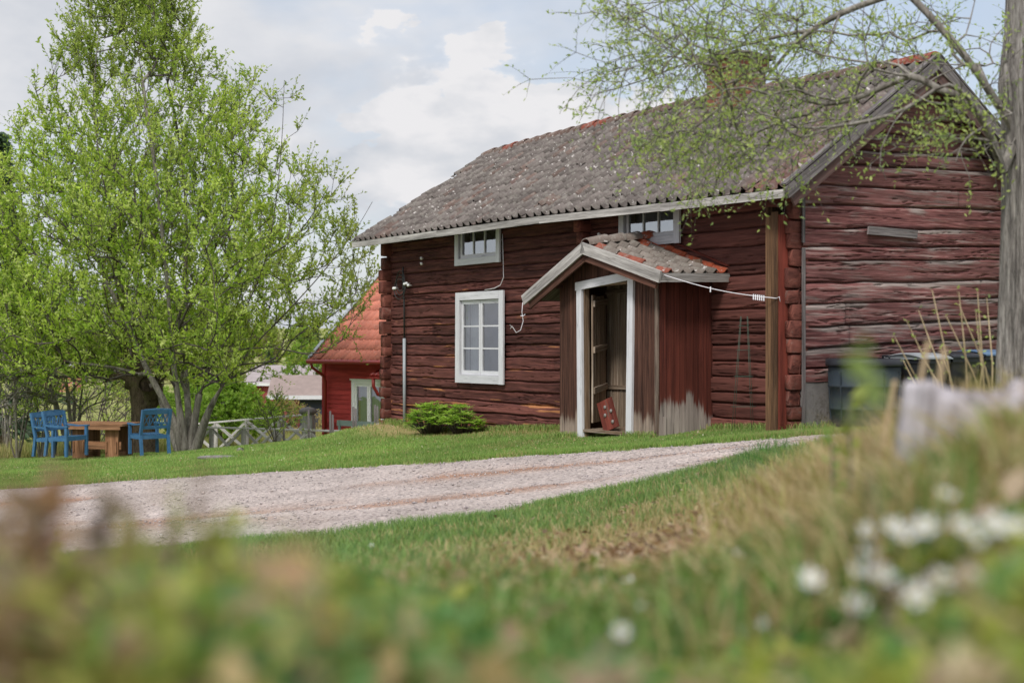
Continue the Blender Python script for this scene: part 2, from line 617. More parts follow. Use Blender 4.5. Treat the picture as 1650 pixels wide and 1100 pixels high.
M['darkbark'] = bark_mat('dark_mossy_bark', srgb(44, 38, 32), srgb(112, 98, 82), 12, 4, srgb(96, 92, 66))
M['ridgebark'] = bark_mat('ridged_bark', srgb(72, 66, 64), srgb(186, 180, 174), 34, 3.0, None, 1.0)


def glass_mat(base=0.22):
    m, k = new_mat('window_glass')
    gl = k.n('ShaderNodeBsdfGlossy')
    gl.inputs['Color'].default_value = (0.93, 0.95, 1.0, 1)
    gl.inputs['Roughness'].default_value = 0.02
    bn = k.n('ShaderNodeBump')
    bn.inputs['Strength'].default_value = 0.06
    bn.inputs['Distance'].default_value = 0.05
    k.link(k.noise(k.n('ShaderNodeTexCoord').outputs['Object'], 2.5, 2, 0.5), bn.inputs['Height'])
    k.link(bn.outputs[0], gl.inputs['Normal'])
    tr = k.n('ShaderNodeBsdfTransparent')
    tr.inputs[0].default_value = (0.85, 0.88, 0.88, 1)
    fr = k.n('ShaderNodeLayerWeight')
    fr.inputs[0].default_value = 0.35
    mx = k.n('ShaderNodeMixShader')
    k.link(k.math('ADD', k.math('MULTIPLY', fr.outputs['Fresnel'], 0.6), base, clamp=True), mx.inputs[0])
    k.link(tr.outputs[0], mx.inputs[1])
    k.link(gl.outputs[0], mx.inputs[2])
    o = k.n('ShaderNodeOutputMaterial')
    k.link(mx.outputs[0], o.inputs[0])
    return m


M['glass'] = glass_mat()
M['glass_sky'] = glass_mat(0.42)
M['curtain'] = plain_mat('curtain_cloth', srgb(186, 190, 198), 0.1, 6, 0.9)


# ------------------------------------------------------------------ terrain
GX = np.array([-60, -30, -20, -12, -8, -5, -2.5, 0, 3.75, 8, 20, 60.])
GZ = np.array([-2.2, -1.9, -1.6, -1.35, -1.17, -.87, -.62, -.375, 0, .15, .3, .5])
DY = np.array([-50, 20, 25, 30, 34, 38, 45, 60, 100, 200, 420, 900.])
DZ = np.array([0, 0, -.055, -.22, -.43, -.75, -1.35, -1.9, -1.9, -1.0, 2.5, 12])
EPX = np.array([-900, -200, 0, 200, 500, 780, 1000, 1215, 1400, 1650, 2400.])
EYV = np.array([13.5, 12.6, 12, 11.5, 11.5, 11.85, 13, 14.5, 15, 15.2, 15.2])
FPX = np.array([-900, 0, 640, 900, 1000, 1391, 1650, 2400.])
FYV = np.array([25.5, 21.5, 18.4, 17.6, 17.2, 16.4, 16.2, 16.1])
TY = np.array([0.0, 1, 2, 3, 4.6, 6, 8, 10])
TPX = np.array([-1200, 0, 500, 1000, 1250, 1400, 1500, 1650, 2600.])
TR = np.array([
    [.33, .22, .20, .19, .183, .175, .168],
    [.33, .22, .20, .19, .183, .175, .168],
    [.33, .23, .20, .185, .175, .163, .152],
    [.32, .24, .20, .175, .155, .138, .125],
    [.30, .21, .17, .14, .122, .104, .095],
    [.28, .17, .14, .115, .098, .083, .076],
    [.25, .135, .11, .092, .080, .070, .066],
    [.20, .10, .085, .075, .066, .060, .058],
    [.20, .10, .085, .075, .066, .060, .058]])


def base_z(x, y):
    w = 1 - sstep(-3.0, 1.0, x)
    w = np.where(y > 45, 1.0, w)
    z = np.interp(x, GX, GZ) + np.interp(y, DY, DZ) * w
    z = z + 0.26 * np.exp(-((x + 2.7) ** 2 + (y - 27.0) ** 2) / 1.6)
    z = z + 0.03 * (fbm(x * 0.7, y * 0.7, 3) - 0.5)
    return z


def edge_y(px):
    return np.interp(px, EPX, EYV)


def far_y(px):
    return np.interp(px, FPX, FYV)


def ground_z(x, y):
    x = np.asarray(x, float)
    y = np.asarray(y, float)
    x, y = np.broadcast_arrays(x, y)
    yy = np.maximum(y, 0.6)
    px = 825 + F * x / yy
    px = np.clip(px, -1100, 2500)
    e = edge_y(px)
    zb = base_z(x, y)
    # bank from the table, last knot joined to the road shoulder
    ei = px
    cols = [np.interp(ei, TPX, TR[:, j]) for j in range(7)]
    ys = [1, 2, 3, 4.6, 6, 8, 10]
    zt = [EYE - c * q for c, q in zip(cols, ys)]
    zt = [np.full_like(px, 0.86)] + zt
    ys = [0] + ys
    ze = base_z(px * 0 + (px - 825) / F * e, e)
    z = np.full_like(px, 0.0)
    for j in range(7):
        a, b = ys[j], ys[j + 1]
        t = np.clip((y - a) / (b - a), 0, 1)
        seg = zt[j] * (1 - t) + zt[j + 1] * t
        z = np.where((y >= a) & (y < b), seg, z)
    t = np.clip((y - 10) / np.maximum(e - 10, 0.5), 0, 1)
    z = np.where(y >= 10, zt[7] * (1 - t) + ze * t, z)
    z = np.where(y < 0, 0.86, z)
    z = z + (0.05 * (fbm(x * 2.1, y * 2.1, 5) - 0.5) + 0.04 * (fbm(x * 7, y * 7, 8) - 0.5)) * sstep(0.3, 2, y) * (1 - sstep(e - 1.5, e, y))
    return np.where(y < e, z, zb)


def ground_mat():
    m, k = new_mat('ground_cover')
    tc = k.n('ShaderNodeTexCoord').outputs['Object']
    at = k.n('ShaderNodeAttribute', attribute_name='tint')
    n1 = k.noise(tc, 2.0, 6, 0.7)
    n2 = k.noise(tc, 30.0, 5, 0.7)
    v = k.math('ADD', k.math('MULTIPLY', n1, 0.4), k.math('MULTIPLY', n2, 0.6))
    s = k.n('ShaderNodeVectorMath', operation='SCALE')
    k.link(at.outputs['Color'], s.inputs[0])
    k.link(k.ramp(v, [(0.3, 0.55), (0.7, 1.35)]), s.inputs['Scale'])
    finish(k, s.outputs[0], 0.95, v, 0.6, 0.03, 0.1)
    return m


def ground_colour(x, y):
    px = 825 + F * x / np.maximum(y, 0.6)
    bank = y < edge_y(np.clip(px, -900, 2400))
    n = fbm(x * 0.5, y * 0.5, 21)
    n2 = fbm(x * 2.2, y * 2.2, 31)
    green = np.array(srgb(106, 126, 66))
    green2 = np.array(srgb(118, 134, 70))
    c = green + (green2 - green) * n[:, None]
    meadow = np.array(srgb(140, 142, 88)) * (0.8 + 0.4 * n[:, None])
    w = sstep(38, 48, y)[:, None]
    c = c * (1 - w) + meadow * w
    dirt = np.array(srgb(104, 84, 62))
    bk = dirt * (0.8 + 0.4 * n2[:, None])
    gm = sstep(0.36, 0.54, n2)[:, None]
    bk = bk * (1 - gm) + np.array(srgb(84, 100, 48)) * gm
    c = np.where(bank[:, None], bk, c)
    # straw and bare soil along the foot of the front wall
    A = np.array([3.75, 17.7])
    t = (x - A[0]) * -.544 + (y - A[1]) * .839
    s = (x - A[0]) * .839 + (y - A[1]) * .544
    foot = (sstep(-1.5, -0.15, s + 0.5 * (n2 - .5)) * (1 - sstep(0.2, .6, s)) * sstep(4.0, 5.2, t) * (1 - sstep(12.5, 14, t)))[:, None]
    c = c * (1 - foot) + np.array(srgb(158, 140, 100)) * foot
    return c


def make_ground():
    ys = np.concatenate([np.linspace(-2.4, 0.4, 12), np.geomspace(0.5, 46, 230), np.geomspace(47.5, 1400, 70)])
    us = np.concatenate([np.linspace(-1.5, -0.5, 30)[:-1], np.linspace(-0.5, 0.5, 260), np.linspace(0.5, 1.5, 30)[1:]])
    U, Y = np.meshgrid(us, ys)
    X = U * (Y + 3) * np.where(Y > 30, 1.0, 1.0)
    Z = ground_z(X, Y)
    px = np.clip(825 + F * X / np.maximum(Y, 0.6), -900, 2400)
    e = edge_y(px)
    f = far_y(px)
    road = sstep(e - .1, e + 0.3, Y) * (1 - sstep(f - 0.3, f + .1, Y))
    Z = Z - 0.05 * road
    nr, nc = U.shape
    idx = np.arange(nr * nc).reshape(nr, nc)
    Fc = np.stack([idx[:-1, :-1], idx[:-1, 1:], idx[1:, 1:], idx[1:, :-1]], -1).reshape(-1, 4)
    V = np.stack([X, Y, Z], -1).reshape(-1, 3)
    o = link_mesh('ground', V, Fc, ground_mat(), None, None, ground_colour(V[:, 0], V[:, 1]), True)
    tag(o, kind='structure')


def road_mat():
    m, k = new_mat('gravel')
    tc = k.n('ShaderNodeTexCoord').outputs['Object']
    at = k.n('ShaderNodeAttribute', attribute_name='tint')
    vo = k.n('ShaderNodeTexVoronoi')
    k.link(tc, vo.inputs['Vector'])
    vo.inputs['Scale'].default_value = 34
    n2 = k.noise(tc, 55.0, 4, 0.7)
    n1 = k.noise(tc, 1.6, 5, 0.65)
    bw = k.n('ShaderNodeRGBToBW')
    k.link(vo.outputs['Color'], bw.inputs[0])
    v = k.math('ADD', k.math('MULTIPLY', bw.outputs[0], 0.55), k.math('MULTIPLY', n2, 0.45))
    s = k.n('ShaderNodeVectorMath', operation='SCALE')
    k.link(at.outputs['Color'], s.inputs[0])
    k.link(k.math('MULTIPLY', k.ramp(v, [(0.25, 0.62), (0.75, 1.3)]), k.ramp(n1, [(0.3, 0.85), (0.7, 1.12)])), s.inputs['Scale'])
    finish(k, s.outputs[0], 0.93, k.math('SUBTRACT', n2, vo.outputs['Distance']), 0.8, 0.02, 0.15)
    return m


def road_z(x, y, q):
    return base_z(x, y) + 0.035 * np.sin(math.pi * q) - 0.03 * np.exp(-((q - .36) / .07) ** 2) - 0.03 * np.exp(-((q - .74) / .07) ** 2) + 0.006


def make_road():
    pxs = np.linspace(-900, 2300, 520)
    qs = np.linspace(0, 1, 44)
    V = []
    C = []
    for q in qs:
        e = edge_y(pxs) + 0.25 * (fbm(pxs * 0.02, 0, 44) - .5) - 0.12
        f = far_y(pxs) + 0.25 * (fbm(pxs * 0.02, 7, 45) - .5) + 0.06
        y = e + (f - e) * q
        x = (pxs - 825) / F * y
        z = road_z(x, y, q) + 0.012 * (fbm(x * 3, y * 3, 51) - .5)
        V.append(np.stack([x, y, z], -1))
        n = fbm(x * .8, y * 1.6, 61)
        rut = np.exp(-((q - .66 + .04 * (n - .5)) / .085) ** 2) * sstep(.36, .52, fbm(x * .45, y * .3 + 3, 66)) + 0.8 * np.exp(-((q - .3) / .08) ** 2) * sstep(.40, .55, n)
        rut = np.clip(rut, 0, 1)[:, None]
        c = np.array(srgb(182, 169, 163)) * (1 - rut) + np.array(srgb(160, 126, 106)) * rut
        C.append(c * (.84 + .32 * fbm(x * .5, y * 1.1, 68))[:, None])
    nr, nc = len(qs), len(pxs)
    idx = np.arange(nr * nc).reshape(nr, nc)
    Fc = np.stack([idx[:-1, :-1], idx[:-1, 1:], idx[1:, 1:], idx[1:, :-1]], -1).reshape(-1, 4)
    o = link_mesh('gravel_road', np.concatenate(V), Fc, road_mat(), None, None, np.concatenate(C), True)
    tag(o, kind='structure')


make_ground()
make_road()


# ------------------------------------------------------------------ blades, leaves
def blades_mesh(name, pts, h, w, lean, cols, mat, segs=1, curve=0.5):
    """tapered grass blades; pts Nx3; lean Nx2 horizontal tip offset"""
    N = len(pts)
    th = rng.uniform(0, 2 * math.pi, N)
    side = np.stack([np.cos(th), np.sin(th), np.zeros(N)], 1) * (w[:, None] * .5)
    tip = pts + np.stack([lean[:, 0], lean[:, 1], h], 1)
    if segs == 1:
        V = np.stack([pts - side, pts + side, tip], 1).reshape(-1, 3)
        Fc = np.arange(3 * N).reshape(N, 3)
        C = np.repeat(cols, 3, 0)
        return link_mesh(name, V, Fc, mat, None, None, C)
    m1 = pts + np.stack([lean[:, 0] * .18, lean[:, 1] * .18, h * .5], 1)
    m2 = pts + np.stack([lean[:, 0] * .5, lean[:, 1] * .5, h * .85], 1)
    V = np.stack([pts - side, pts + side, m1 - side * .85, m1 + side * .85, m2 - side * .55, m2 + side * .55, tip], 1).reshape(-1, 3)
    b = (np.arange(N) * 7)[:, None]
    Fq = np.concatenate([b + np.array([0, 1, 3, 2]), b + np.array([2, 3, 5, 4])])
    Ft = b + np.array([4, 5, 6])
    Fc = [tuple(f) for f in Fq.tolist()] + [tuple(f) for f in Ft.tolist()]
    C = np.repeat(cols, 7, 0)
    return link_mesh(name, V, Fc, mat, None, None, C)


def leaf_arrays(pos, d, n, L, W, fold=0.25):
    """kite leaves with a folded midrib: 4 verts, two triangles"""
    d = d / (np.linalg.norm(d, axis=1)[:, None] + 1e-9)
    s = np.cross(d, n)
    s /= np.linalg.norm(s, axis=1)[:, None] + 1e-9
    nn = np.cross(s, d)
    tip = pos + d * L[:, None]
    mid = pos + d * (L * .45)[:, None]
    l = mid + s * (W * .5)[:, None] + nn * (W * fold)[:, None]
    r = mid - s * (W * .5)[:, None] + nn * (W * fold)[:, None]
    V = np.stack([pos, l, tip, r], 1).reshape(-1, 3)
    N = len(pos)
    b = (np.arange(N) * 4)[:, None]
    Fc = np.concatenate([b + np.array([0, 2, 1]), b + np.array([0, 3, 2])])
    return V, Fc


def rand_dirs(n):
    v = rng.normal(size=(n, 3))
    return v / np.linalg.norm(v, axis=1)[:, None]


def mixcols(n, palette, spread=0.12, weights=None):
    pal = np.array(palette)
    a = pal[rng.choice(len(pal), n, p=weights)]
    b = pal[rng.choice(len(pal), n, p=weights)]
    t = rng.uniform(0, 1, (n, 1))
    c = a * t + b * (1 - t)
    return c * rng.uniform(1 - spread, 1 + spread, (n, 1))


#@@PART2
# ------------------------------------------------------------------ the log cabin
TH = math.atan2(-.839, .544)
AX, AY = 3.75, 17.7
CA, SA = math.cos(TH), math.sin(TH)
W_ = 4.5
L_ = 11.46
cabin = empty('log_cabin', (AX, AY, 0), TH, 'weathered dark red log cabin with a mossy tiled roof and a small entrance porch', 'cabin')


def to_world(X, Y, Z=0.0):
    return np.array([AX + X * CA - Y * SA, AY + X * SA + Y * CA, Z])


def gz_local(X, Y):
    w = to_world(X, Y)
    return float(base_z(w[0], w[1]))


# eaves and ridge lines of the roof (X to the right, Y into the house)
def roof_pt(u, v, side=1):
    """u 0 at far end .. 1 at near gable; v 0 eave .. 1 ridge; side 1 front slope, -1 rear"""
    u = np.asarray(u, float)
    v = np.asarray(v, float)
    xe = -11.83 + 12.13 * u
    xr = -11.43 + 11.73 * u
    ze = 3.155 + (3.085 - 3.155) * u + 0.03 * np.sin(math.pi * u) - .012 * np.sin(u * 9)
    zr = 5.03 - 0.01 * u + 0.12 * np.sin(math.pi * u)
    ye = -0.60 if side == 1 else 5.1
    yr = 2.246
    X = xe + (xr - xe) * v
    Yv = ye + (yr - ye) * v + 0 * u
    Z = ze + (zr - ze) * v + 0.03 * np.sin(v * math.pi) * (np.sin(u * 5 + 1) - 1.2)
    return np.stack(np.broadcast_arrays(X, Yv, Z), -1)


def roof_z(X, Y):
    """height of the roof underside over local X, Y"""
    u = (X + 11.6) / 11.9
    side = 1 if np.all(np.asarray(Y) <= 2.246) else 0
    Y = np.asarray(Y, float)
    v = np.where(Y <= 2.246, (Y + .6) / 2.846, (5.1 - Y) / 2.854)
    ze = 3.155 - .07 * u + 0.03 * np.sin(math.pi * u)
    zr = 5.03 + 0.12 * np.sin(math.pi * u)
    return ze + (zr - ze) * v - 0.13


def courses(z0, z1, seed, h0=.24):
    r = random.Random(seed)
    z = [z0]
    while z[-1] < z1:
        z.append(z[-1] + h0 * r.uniform(.72, 1.22))
    return np.array(z)


def log_wall(name, length, z0, z1, place, seed, holes=(), tilt=0.0, top=None, parent=None, mat=None, colf=None, depth=0.05, h0=.24):
    """hewn logs: a height field. place(a, d, z) -> local xyz, a along, d outwards"""
    cz = courses(z0 - .1, z1 + .3, seed, h0)
    na = int(length / 0.04)
    nz = int((z1 - z0) / 0.0105)
    a = np.linspace(0, length, na)
    z = np.linspace(z0, z1, nz)
    Aa, Zz = np.meshgrid(a, z)
    q = Zz - tilt * Aa
    # every joint between courses wanders on its own
    J = [c + 0.045 * (fbm(a * 0.45, i * 3.3, seed + i, 3) - .5) + 0.02 * (vn(a * 2.5, i, seed + 5) - .5) for i, c in enumerate(cz)]
    k = np.zeros(Aa.shape, int)
    lo = np.full(Aa.shape, -1e3)
    hi = np.full(Aa.shape, 1e3)
    for i, j in enumerate(J):
        jj = j[None, :] + 0 * q
        m = q >= jj
        lo = np.where(m, jj, lo)
        k = np.where(m, i + 1, k)
        hi = np.where((~m) & (hi > 900), jj, hi)
    f = np.clip((q - lo) / np.maximum(hi - lo, .02), 0, 1)
    prof = 1 - np.abs(2 * f - 1.0 + .12 * (fbm(a[None, :] * 1.3, k * 2.2, seed + 31) - .5)) ** 12
    gap = np.minimum(q - lo, hi - q)
    rnd = _hash(k, k * 0 + 3, seed)
    rnd2 = _hash(k, k * 0 + 11, seed)
    rnd3 = _hash(k, k * 0 + 19, seed)
    # joints where one log butts the next
    bj = _hash(k, k * 0 + 23, seed) * length
    dj = np.abs(Aa - bj)
    d = depth * prof * (0.8 + .4 * rnd) + 0.012 * (fbm(Aa * 1.5, Zz * 20 + k * 7, seed + 2) - .5)
    d = d + 0.028 * (rnd2 - .5) - .035 * (fbm(Aa * .7, k * 5 + f * .8, seed + 9) - .3)
    crack = np.abs(fbm(Aa * 0.7, f * 3.6 + k * 9.1, seed + 14, 4) - .5)
    d = d - 0.035 * (1 - sstep(0.0, 0.028, crack)) * (fbm(Aa * .9, k * 3.7, seed + 15) > .42)
    d = d + 0.009 * (fbm(Aa * 2.2, Zz * 55 + k * 3, seed + 61, 3) - .5) + .014 * (fbm(Aa * 5, f * 2.5 + k * 9, seed + 62, 2) - .5)
    d = d - 0.05 * (1 - sstep(0.002, 0.011 + .012 * rnd3, gap))
    d = np.where(rnd3 > .45, d - 0.04 * (1 - sstep(0.006, 0.02, dj)), d)
    k2 = k * 2 + (Aa > bj) * (rnd3 > .45)
    rr = _hash(k2, k2 * 0 + 3, seed + 40)
    V = place(Aa, d, Zz).reshape(-1, 3)
    upper = sstep(.62, .95, f) * sstep(.35, .6, fbm(Aa * 1.1, k * 4.4, seed + 55))
    C = np.stack([0.1 + .75 * rr, rnd2 + 0 * Aa, 0.25 * rnd3 + .42 * upper], -1)
    if colf is not None:
        C = colf(Aa, Zz, C, k)
    U = np.stack([Aa + rnd * 37 + k * 3.1, Zz + k * 1.37], -1)
    idx = np.arange(nz * na).reshape(nz, na)
    Fc = np.stack([idx[:-1, :-1], idx[:-1, 1:], idx[1:, 1:], idx[1:, :-1]], -1)
    am = (Aa[:-1, :-1] + Aa[1:, 1:]) / 2
    zm = (Zz[:-1, :-1] + Zz[1:, 1:]) / 2
    keep = np.ones(am.shape, bool)
    for (a0, a1, b0, b1) in holes:
        keep &= ~((am > a0) & (am < a1) & (zm > b0) & (zm < b1))
    if top is not None:
        keep &= zm < top(am)
    Fc = Fc[keep].reshape(-1, 4)
    return link_mesh(name, V, Fc, mat or M['log'], parent, U.reshape(-1, 2), C.reshape(-1, 3), True)


# windows: (X0, X1, z0, z1) outer frame
WIN = [(-8.645, -7.03, .40, 2.03, 'big'), (-8.67, -7.14, 2.52, 3.16, 'small'), (-3.76, -2.33, 2.56, 3.17, 'small')]


def front_col(a, z, C, k):
    X = a - L_
    n = fbm(a * 1.0, z * 24, 77, 3) * .7 + .3 * fbm(a * .7, z * 2.0, 78)
    grey = (1 - sstep(-.2, .55, z)) * sstep(-12, -4, -abs(X + 7)) * 0.75
    C = C.copy()
    C[..., 0] = C[..., 0] - .22 * (1 - sstep(.6, 2.4, z)) * 0 - .12
    C[..., 1] = C[..., 1] * .5 + .5 * sstep(-5.5, -1.5, X)      # redder towards the near corner
    C[..., 2] = C[..., 2] * .4 + np.where((X < -4.2), .62 * sstep(.57, .70, n) * (z < 2.1), 0)
    C[..., 0] += grey * .55
    C[..., 2] += grey * .25
    return C


holes = [(x0 + L_ + .12, x1 + L_ - .12, z0 + .12, z1 - .04 if kind == 'small' else z1 - .12) for x0, x1, z0, z1, kind in WIN]
log_wall('log_wall', L_, -.85, 3.22, lambda a, d, z: np.stack([a - L_, -d, z], -1), 11, holes, parent=cabin, mat=M['log_orange'], colf=front_col, depth=.028, h0=.205)


def gable_col(a, z, C, k):
    C = C.copy()
    n = fbm(a * .5, z * 2, 90)
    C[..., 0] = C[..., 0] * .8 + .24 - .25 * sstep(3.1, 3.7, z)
    C[..., 2] = C[..., 2] + .22 * (1 - sstep(3.0, 3.6, z)) * n
    return C


log_wall('log_wall', W_, .62, 5.0, lambda a, d, z: np.stack([d, a, z], -1), 5, tilt=.035, top=lambda a: roof_z(0.0, a) + .02, parent=cabin, colf=gable_col, depth=.042, h0=.25)
log_wall('log_wall', W_, -1.0, 5.0, lambda a, d, z: np.stack([-L_ - d, W_ - a, z], -1), 6, top=lambda a: roof_z(-L_, W_ - a) + .02, parent=cabin)
log_wall('log_wall', L_, -.9, 3.4, lambda a, d, z: np.stack([-a, W_ + d, z], -1), 8, parent=cabin)

mb = MB()
mb.box(-.03, .03, .0, W_, -.6, .68)
mb.box(-L_, -.03, W_ - .1, W_ + .02, -1.5, -.4)
mb.box(-L_, -.03, .0, .05, -1.5, -.6)
mb.build('foundation', M['concrete'], cabin)
# fallen loose batten on the gable
mb = MB()
mb.board((.085, 1.15, 2.63), (.095, 2.10, 2.615), (0, 0.02, .11), (.03, 0, 0), (.6, .1, .5), seg=6)
mb.build('loose_plank', M['grey'], cabin)
# narrow strip up the gable corner
mb = MB()
mb.board((.052, -.01, -.1), (.048, -.005, 2.35), (0, .05, 0), (.02, 0, 0), (.6, .2, .2), seg=3)
mb.board((.052, -.012, 2.42), (.048, -.005, 3.2), (0, .045, 0), (.02, 0, 0), (.3, .2, .2), seg=3)
mb.build('corner_strip', M['grey'], cabin)


def octo(w, h, ax='x'):
    c = .06
    pts = [(-.5, -.5 + c), (-.5 + c * .8, -.5), (.5 - c * .8, -.5), (.5, -.5 + c), (.5, .5 - c), (.5 - c * .8, .5), (-.5 + c * .8, .5), (-.5, .5 - c)]
    if ax == 'x':
        return [(p * w, 0, q * h) for p, q in pts]
    return [(0, p * w, q * h) for p, q in pts]


def corner_ends(name, X, z0, z1, seed, ln=.22, width=.17, both=False):
    r = random.Random(seed)
    mb = MB()
    z = z0
    while z < z1:
        h = .235 * r.uniform(.6, 1.2)
        if z + h > z1 + .1:
            break
        w = width * r.uniform(.88, 1.06)
        l = ln * r.uniform(.8, 1.15)
        jx = r.uniform(-.025, .02)
        mb.prism(octo(w, h * .95), (X + jx, .12, z + h / 2), (X + jx + r.uniform(-.012, .012), -l, z + h / 2 + r.uniform(-.015, .015)), .07, (r.uniform(.1, .75), r.random(), r.uniform(0, .35)))
        if both:
            l2 = ln * r.uniform(.45, .8)
            mb.prism(octo(w, h * .9, 'y'), (X + .1, .07, z + h), (X - l2, .07, z + h + r.uniform(-.01, .01)), .07, (r.uniform(.05, .5), r.random(), r.uniform(0, .3)))
        z += h
    return mb.build(name, M['log_red'], cabin)


corner_ends('log_ends', -.062, -.05, 3.25, 3, .19, .13)
corner_ends('log_ends', -L_ + .1, -.75, 3.15, 4, .20, .17, True)
corner_ends('log_ends', -4.68, 1.9, 3.1, 6, .2, .17)

# boxed corner post
mb = MB()
cc = lambda v: (.45 + .25 * math.sin(v[2] * 3), .2, .75)
mb.board((-.262, -.318, -.12), (-.268, -.31, 2.78), (.1, 0, 0), (0, .03, 0), seg=8, colf=lambda v: (.62 + .2 * math.sin(v[2] * 2.3), .5, .35))
mb.board((-.158, -.318, -.12), (-.160, -.312, 2.82), (.1, 0, 0), (0, .03, 0), seg=8, colf=lambda v: (.22 + .2 * math.sin(v[2] * 2.9 + 1), .2, .3))
mb.board((-.317, -.16, -.1), (-.32, -.16, 2.9), (0, .29, 0), (.026, 0, 0), (.1, .1, .2))
M['post'] = wood_mat('burnt_post_wood', srgb(26, 19, 16), srgb(94, 70, 52), srgb(146, 112, 80), srgb(150, 140, 128), 0.88, .8, 26, bstr=.8)
mb.build('corner_post', M['post'], cabin)
mb = MB()
mb.board((-.095, -.17, -.12), (-.097, -.165, 2.78), (0, .27, 0), (.026, 0, 0), (.55, .3, .1))
mb.build('post_side_board', M['boardred'], cabin)


# ---- windows
def window(x0, x1, z0, z1, kind):
    fw = .14 if kind == 'big' else .12
    mb = MB()
    y = -.085
    sk = .012
    mb.board((x0 + fw / 2, y, z0), (x0 + fw / 2 + .008, y, z1 + (.1 if kind == 'small' else 0)), (fw, 0, 0), (0, .035, 0), (.6, .1, .1), seg=2)
    mb.board((x1 - fw / 2, y, z0), (x1 - fw / 2 + .006, y, z1 + (.1 if kind == 'small' else 0)), (fw, 0, 0), (0, .035, 0), (.65, .1, .2), seg=2)
    mb.board((x0 + fw, y, z0 + fw / 2), (x1 - fw, y, z0 + fw / 2 + .004), (0, 0, fw), (0, .035, 0), (.55, .1, .15), seg=2)
    if kind == 'big':
        mb.board((x0 + fw, y, z1 - fw / 2), (x1 - fw, y, z1 - fw / 2), (0, 0, fw), (0, .035, 0), (.62, .1, .1), seg=2)
        pass
        0 and mb.board((x0 - .01, y - .02, z0 - .008), (x1 + .01, y - .02, z0 - .004), (0, .07, 0), (0, 0, .02), (.6, .1, .1))
        0 and mb.board((x0 - .02, y - .01, z1 + .012), (x1 + .02, y - .01, z1 + .015), (0, .07, 0), (0, 0, .022), (.6, .1, .1))
    fr = mb.build('window', M['white'], cabin)
    # reveal
    ix0, ix1, iz0, iz1 = x0 + fw, x1 - fw, z0 + fw, (z1 - fw if kind == 'big' else z1)
    mb = MB()
    y0 = -.062
    mb.box(ix0 - .01, ix0 + .015, y0, .12, iz0, iz1)
    mb.box(ix1 - .015, ix1 + .01, y0, .12, iz0, iz1)
    mb.box(ix0 + .015, ix1 - .015, y0, .12, iz0 - .01, iz0 + .015)
    mb.box(ix0 + .015, ix1 - .015, y0, .12, iz1 - .015, iz1 + .01)
    # casements
    ys = -.035
    b = .055
    gx = []
    if kind == 'big':
        xm = (ix0 + ix1) / 2
        for (a0, a1) in ((ix0 + .015, xm - .004), (xm + .004, ix1 - .015)):
            mb.board((a0 + b / 2, ys, iz0 + .015), (a0 + b / 2, ys, iz1 - .015), (b, 0, 0), (0, .035, 0), (.7, .1, .1))
            mb.board((a1 - b / 2, ys, iz0 + .015), (a1 - b / 2, ys, iz1 - .015), (b, 0, 0), (0, .035, 0), (.7, .1, .1))
            mb.board((a0 + b, ys, iz0 + .05), (a1 - b, ys, iz0 + .05), (0, 0, .07), (0, .035, 0), (.7, .1, .1))
            mb.board((a0 + b, ys, iz1 - .045), (a1 - b, ys, iz1 - .045), (0, 0, .06), (0, .035, 0), (.7, .1, .1))
            hh = (iz1 - .075 - iz0 - .085) / 3
            for i in (1, 2):
                zz = iz0 + .085 + hh * i
                mb.board((a0 + b, ys, zz), (a1 - b, ys, zz), (0, 0, .026), (0, .03, 0), (.7, .1, .1))
            gx.append((a0 + b, a1 - b))
    else:
        a0, a1 = ix0 + .015, ix1 - .015
        mb.board((a0 + b / 2, ys, iz0 + .015), (a0 + b / 2, ys, iz1 - .015), (b, 0, 0), (0, .035, 0), (.7, .1, .1))
        mb.board((a1 - b / 2, ys, iz0 + .015), (a1 - b / 2, ys, iz1 - .015), (b, 0, 0), (0, .035, 0), (.7, .1, .1))
        mb.board((a0 + b, ys, iz0 + .042), (a1 - b, ys, iz0 + .042), (0, 0, .055), (0, .035, 0), (.7, .1, .1))
        mb.board((a0 + b, ys, iz1 - .035), (a1 - b, ys, iz1 - .035), (0, 0, .04), (0, .035, 0), (.7, .1, .1))
        ww = (a1 - a0 - 2 * b) / 3
        for i in (1, 2):
            xx = a0 + b + ww * i
            mb.board((xx, ys, iz0 + .07), (xx, ys, iz1 - .055), (.026, 0, 0), (0, .03, 0), (.7, .1, .1))
        gx.append((a0 + b, a1 - b))
    mb.build('casement', M['white'], fr)
    mb = MB()
    for (a0, a1) in gx:
        mb.add([(a0 - .01, ys + .004, iz0 + .03), (a1 + .01, ys + .004, iz0 + .03), (a1 + .01, ys + .004, iz1 - .02), (a0 - .01, ys + .004, iz1 - .02)], [(0, 1, 2, 3)])
    mb.build('glass', M['glass'] if kind == 'big' else M['glass_sky'], fr)
    # net curtains: folded cloth hanging a hand behind the glass
    spans = [(ix0, ix0 + .26), (ix1 - .14, ix1)] if kind == 'big' else ([(ix0, ix1)] if x0 > -5 else [(ix0, ix0 + .1)])
    for (a0, a1) in spans:
        mb = MB()
        n = 40
        xs = np.linspace(a0, a1, n)
        yy = .16 + .025 * np.sin(xs * 60 + 2 * np.sin(xs * 9))
        V = np.concatenate([np.stack([xs, yy, np.full(n, iz0 + .02 if kind == 'big' else iz0 + .05)], 1), np.stack([xs, yy, np.full(n, iz1 - .02)], 1)])
        mb.add(V, [(i, i + 1, n + i + 1, n + i) for i in range(n - 1)])
        mb.build('curtain', M['curtain'], fr, True)


for wdef in WIN:
    window(*wdef)
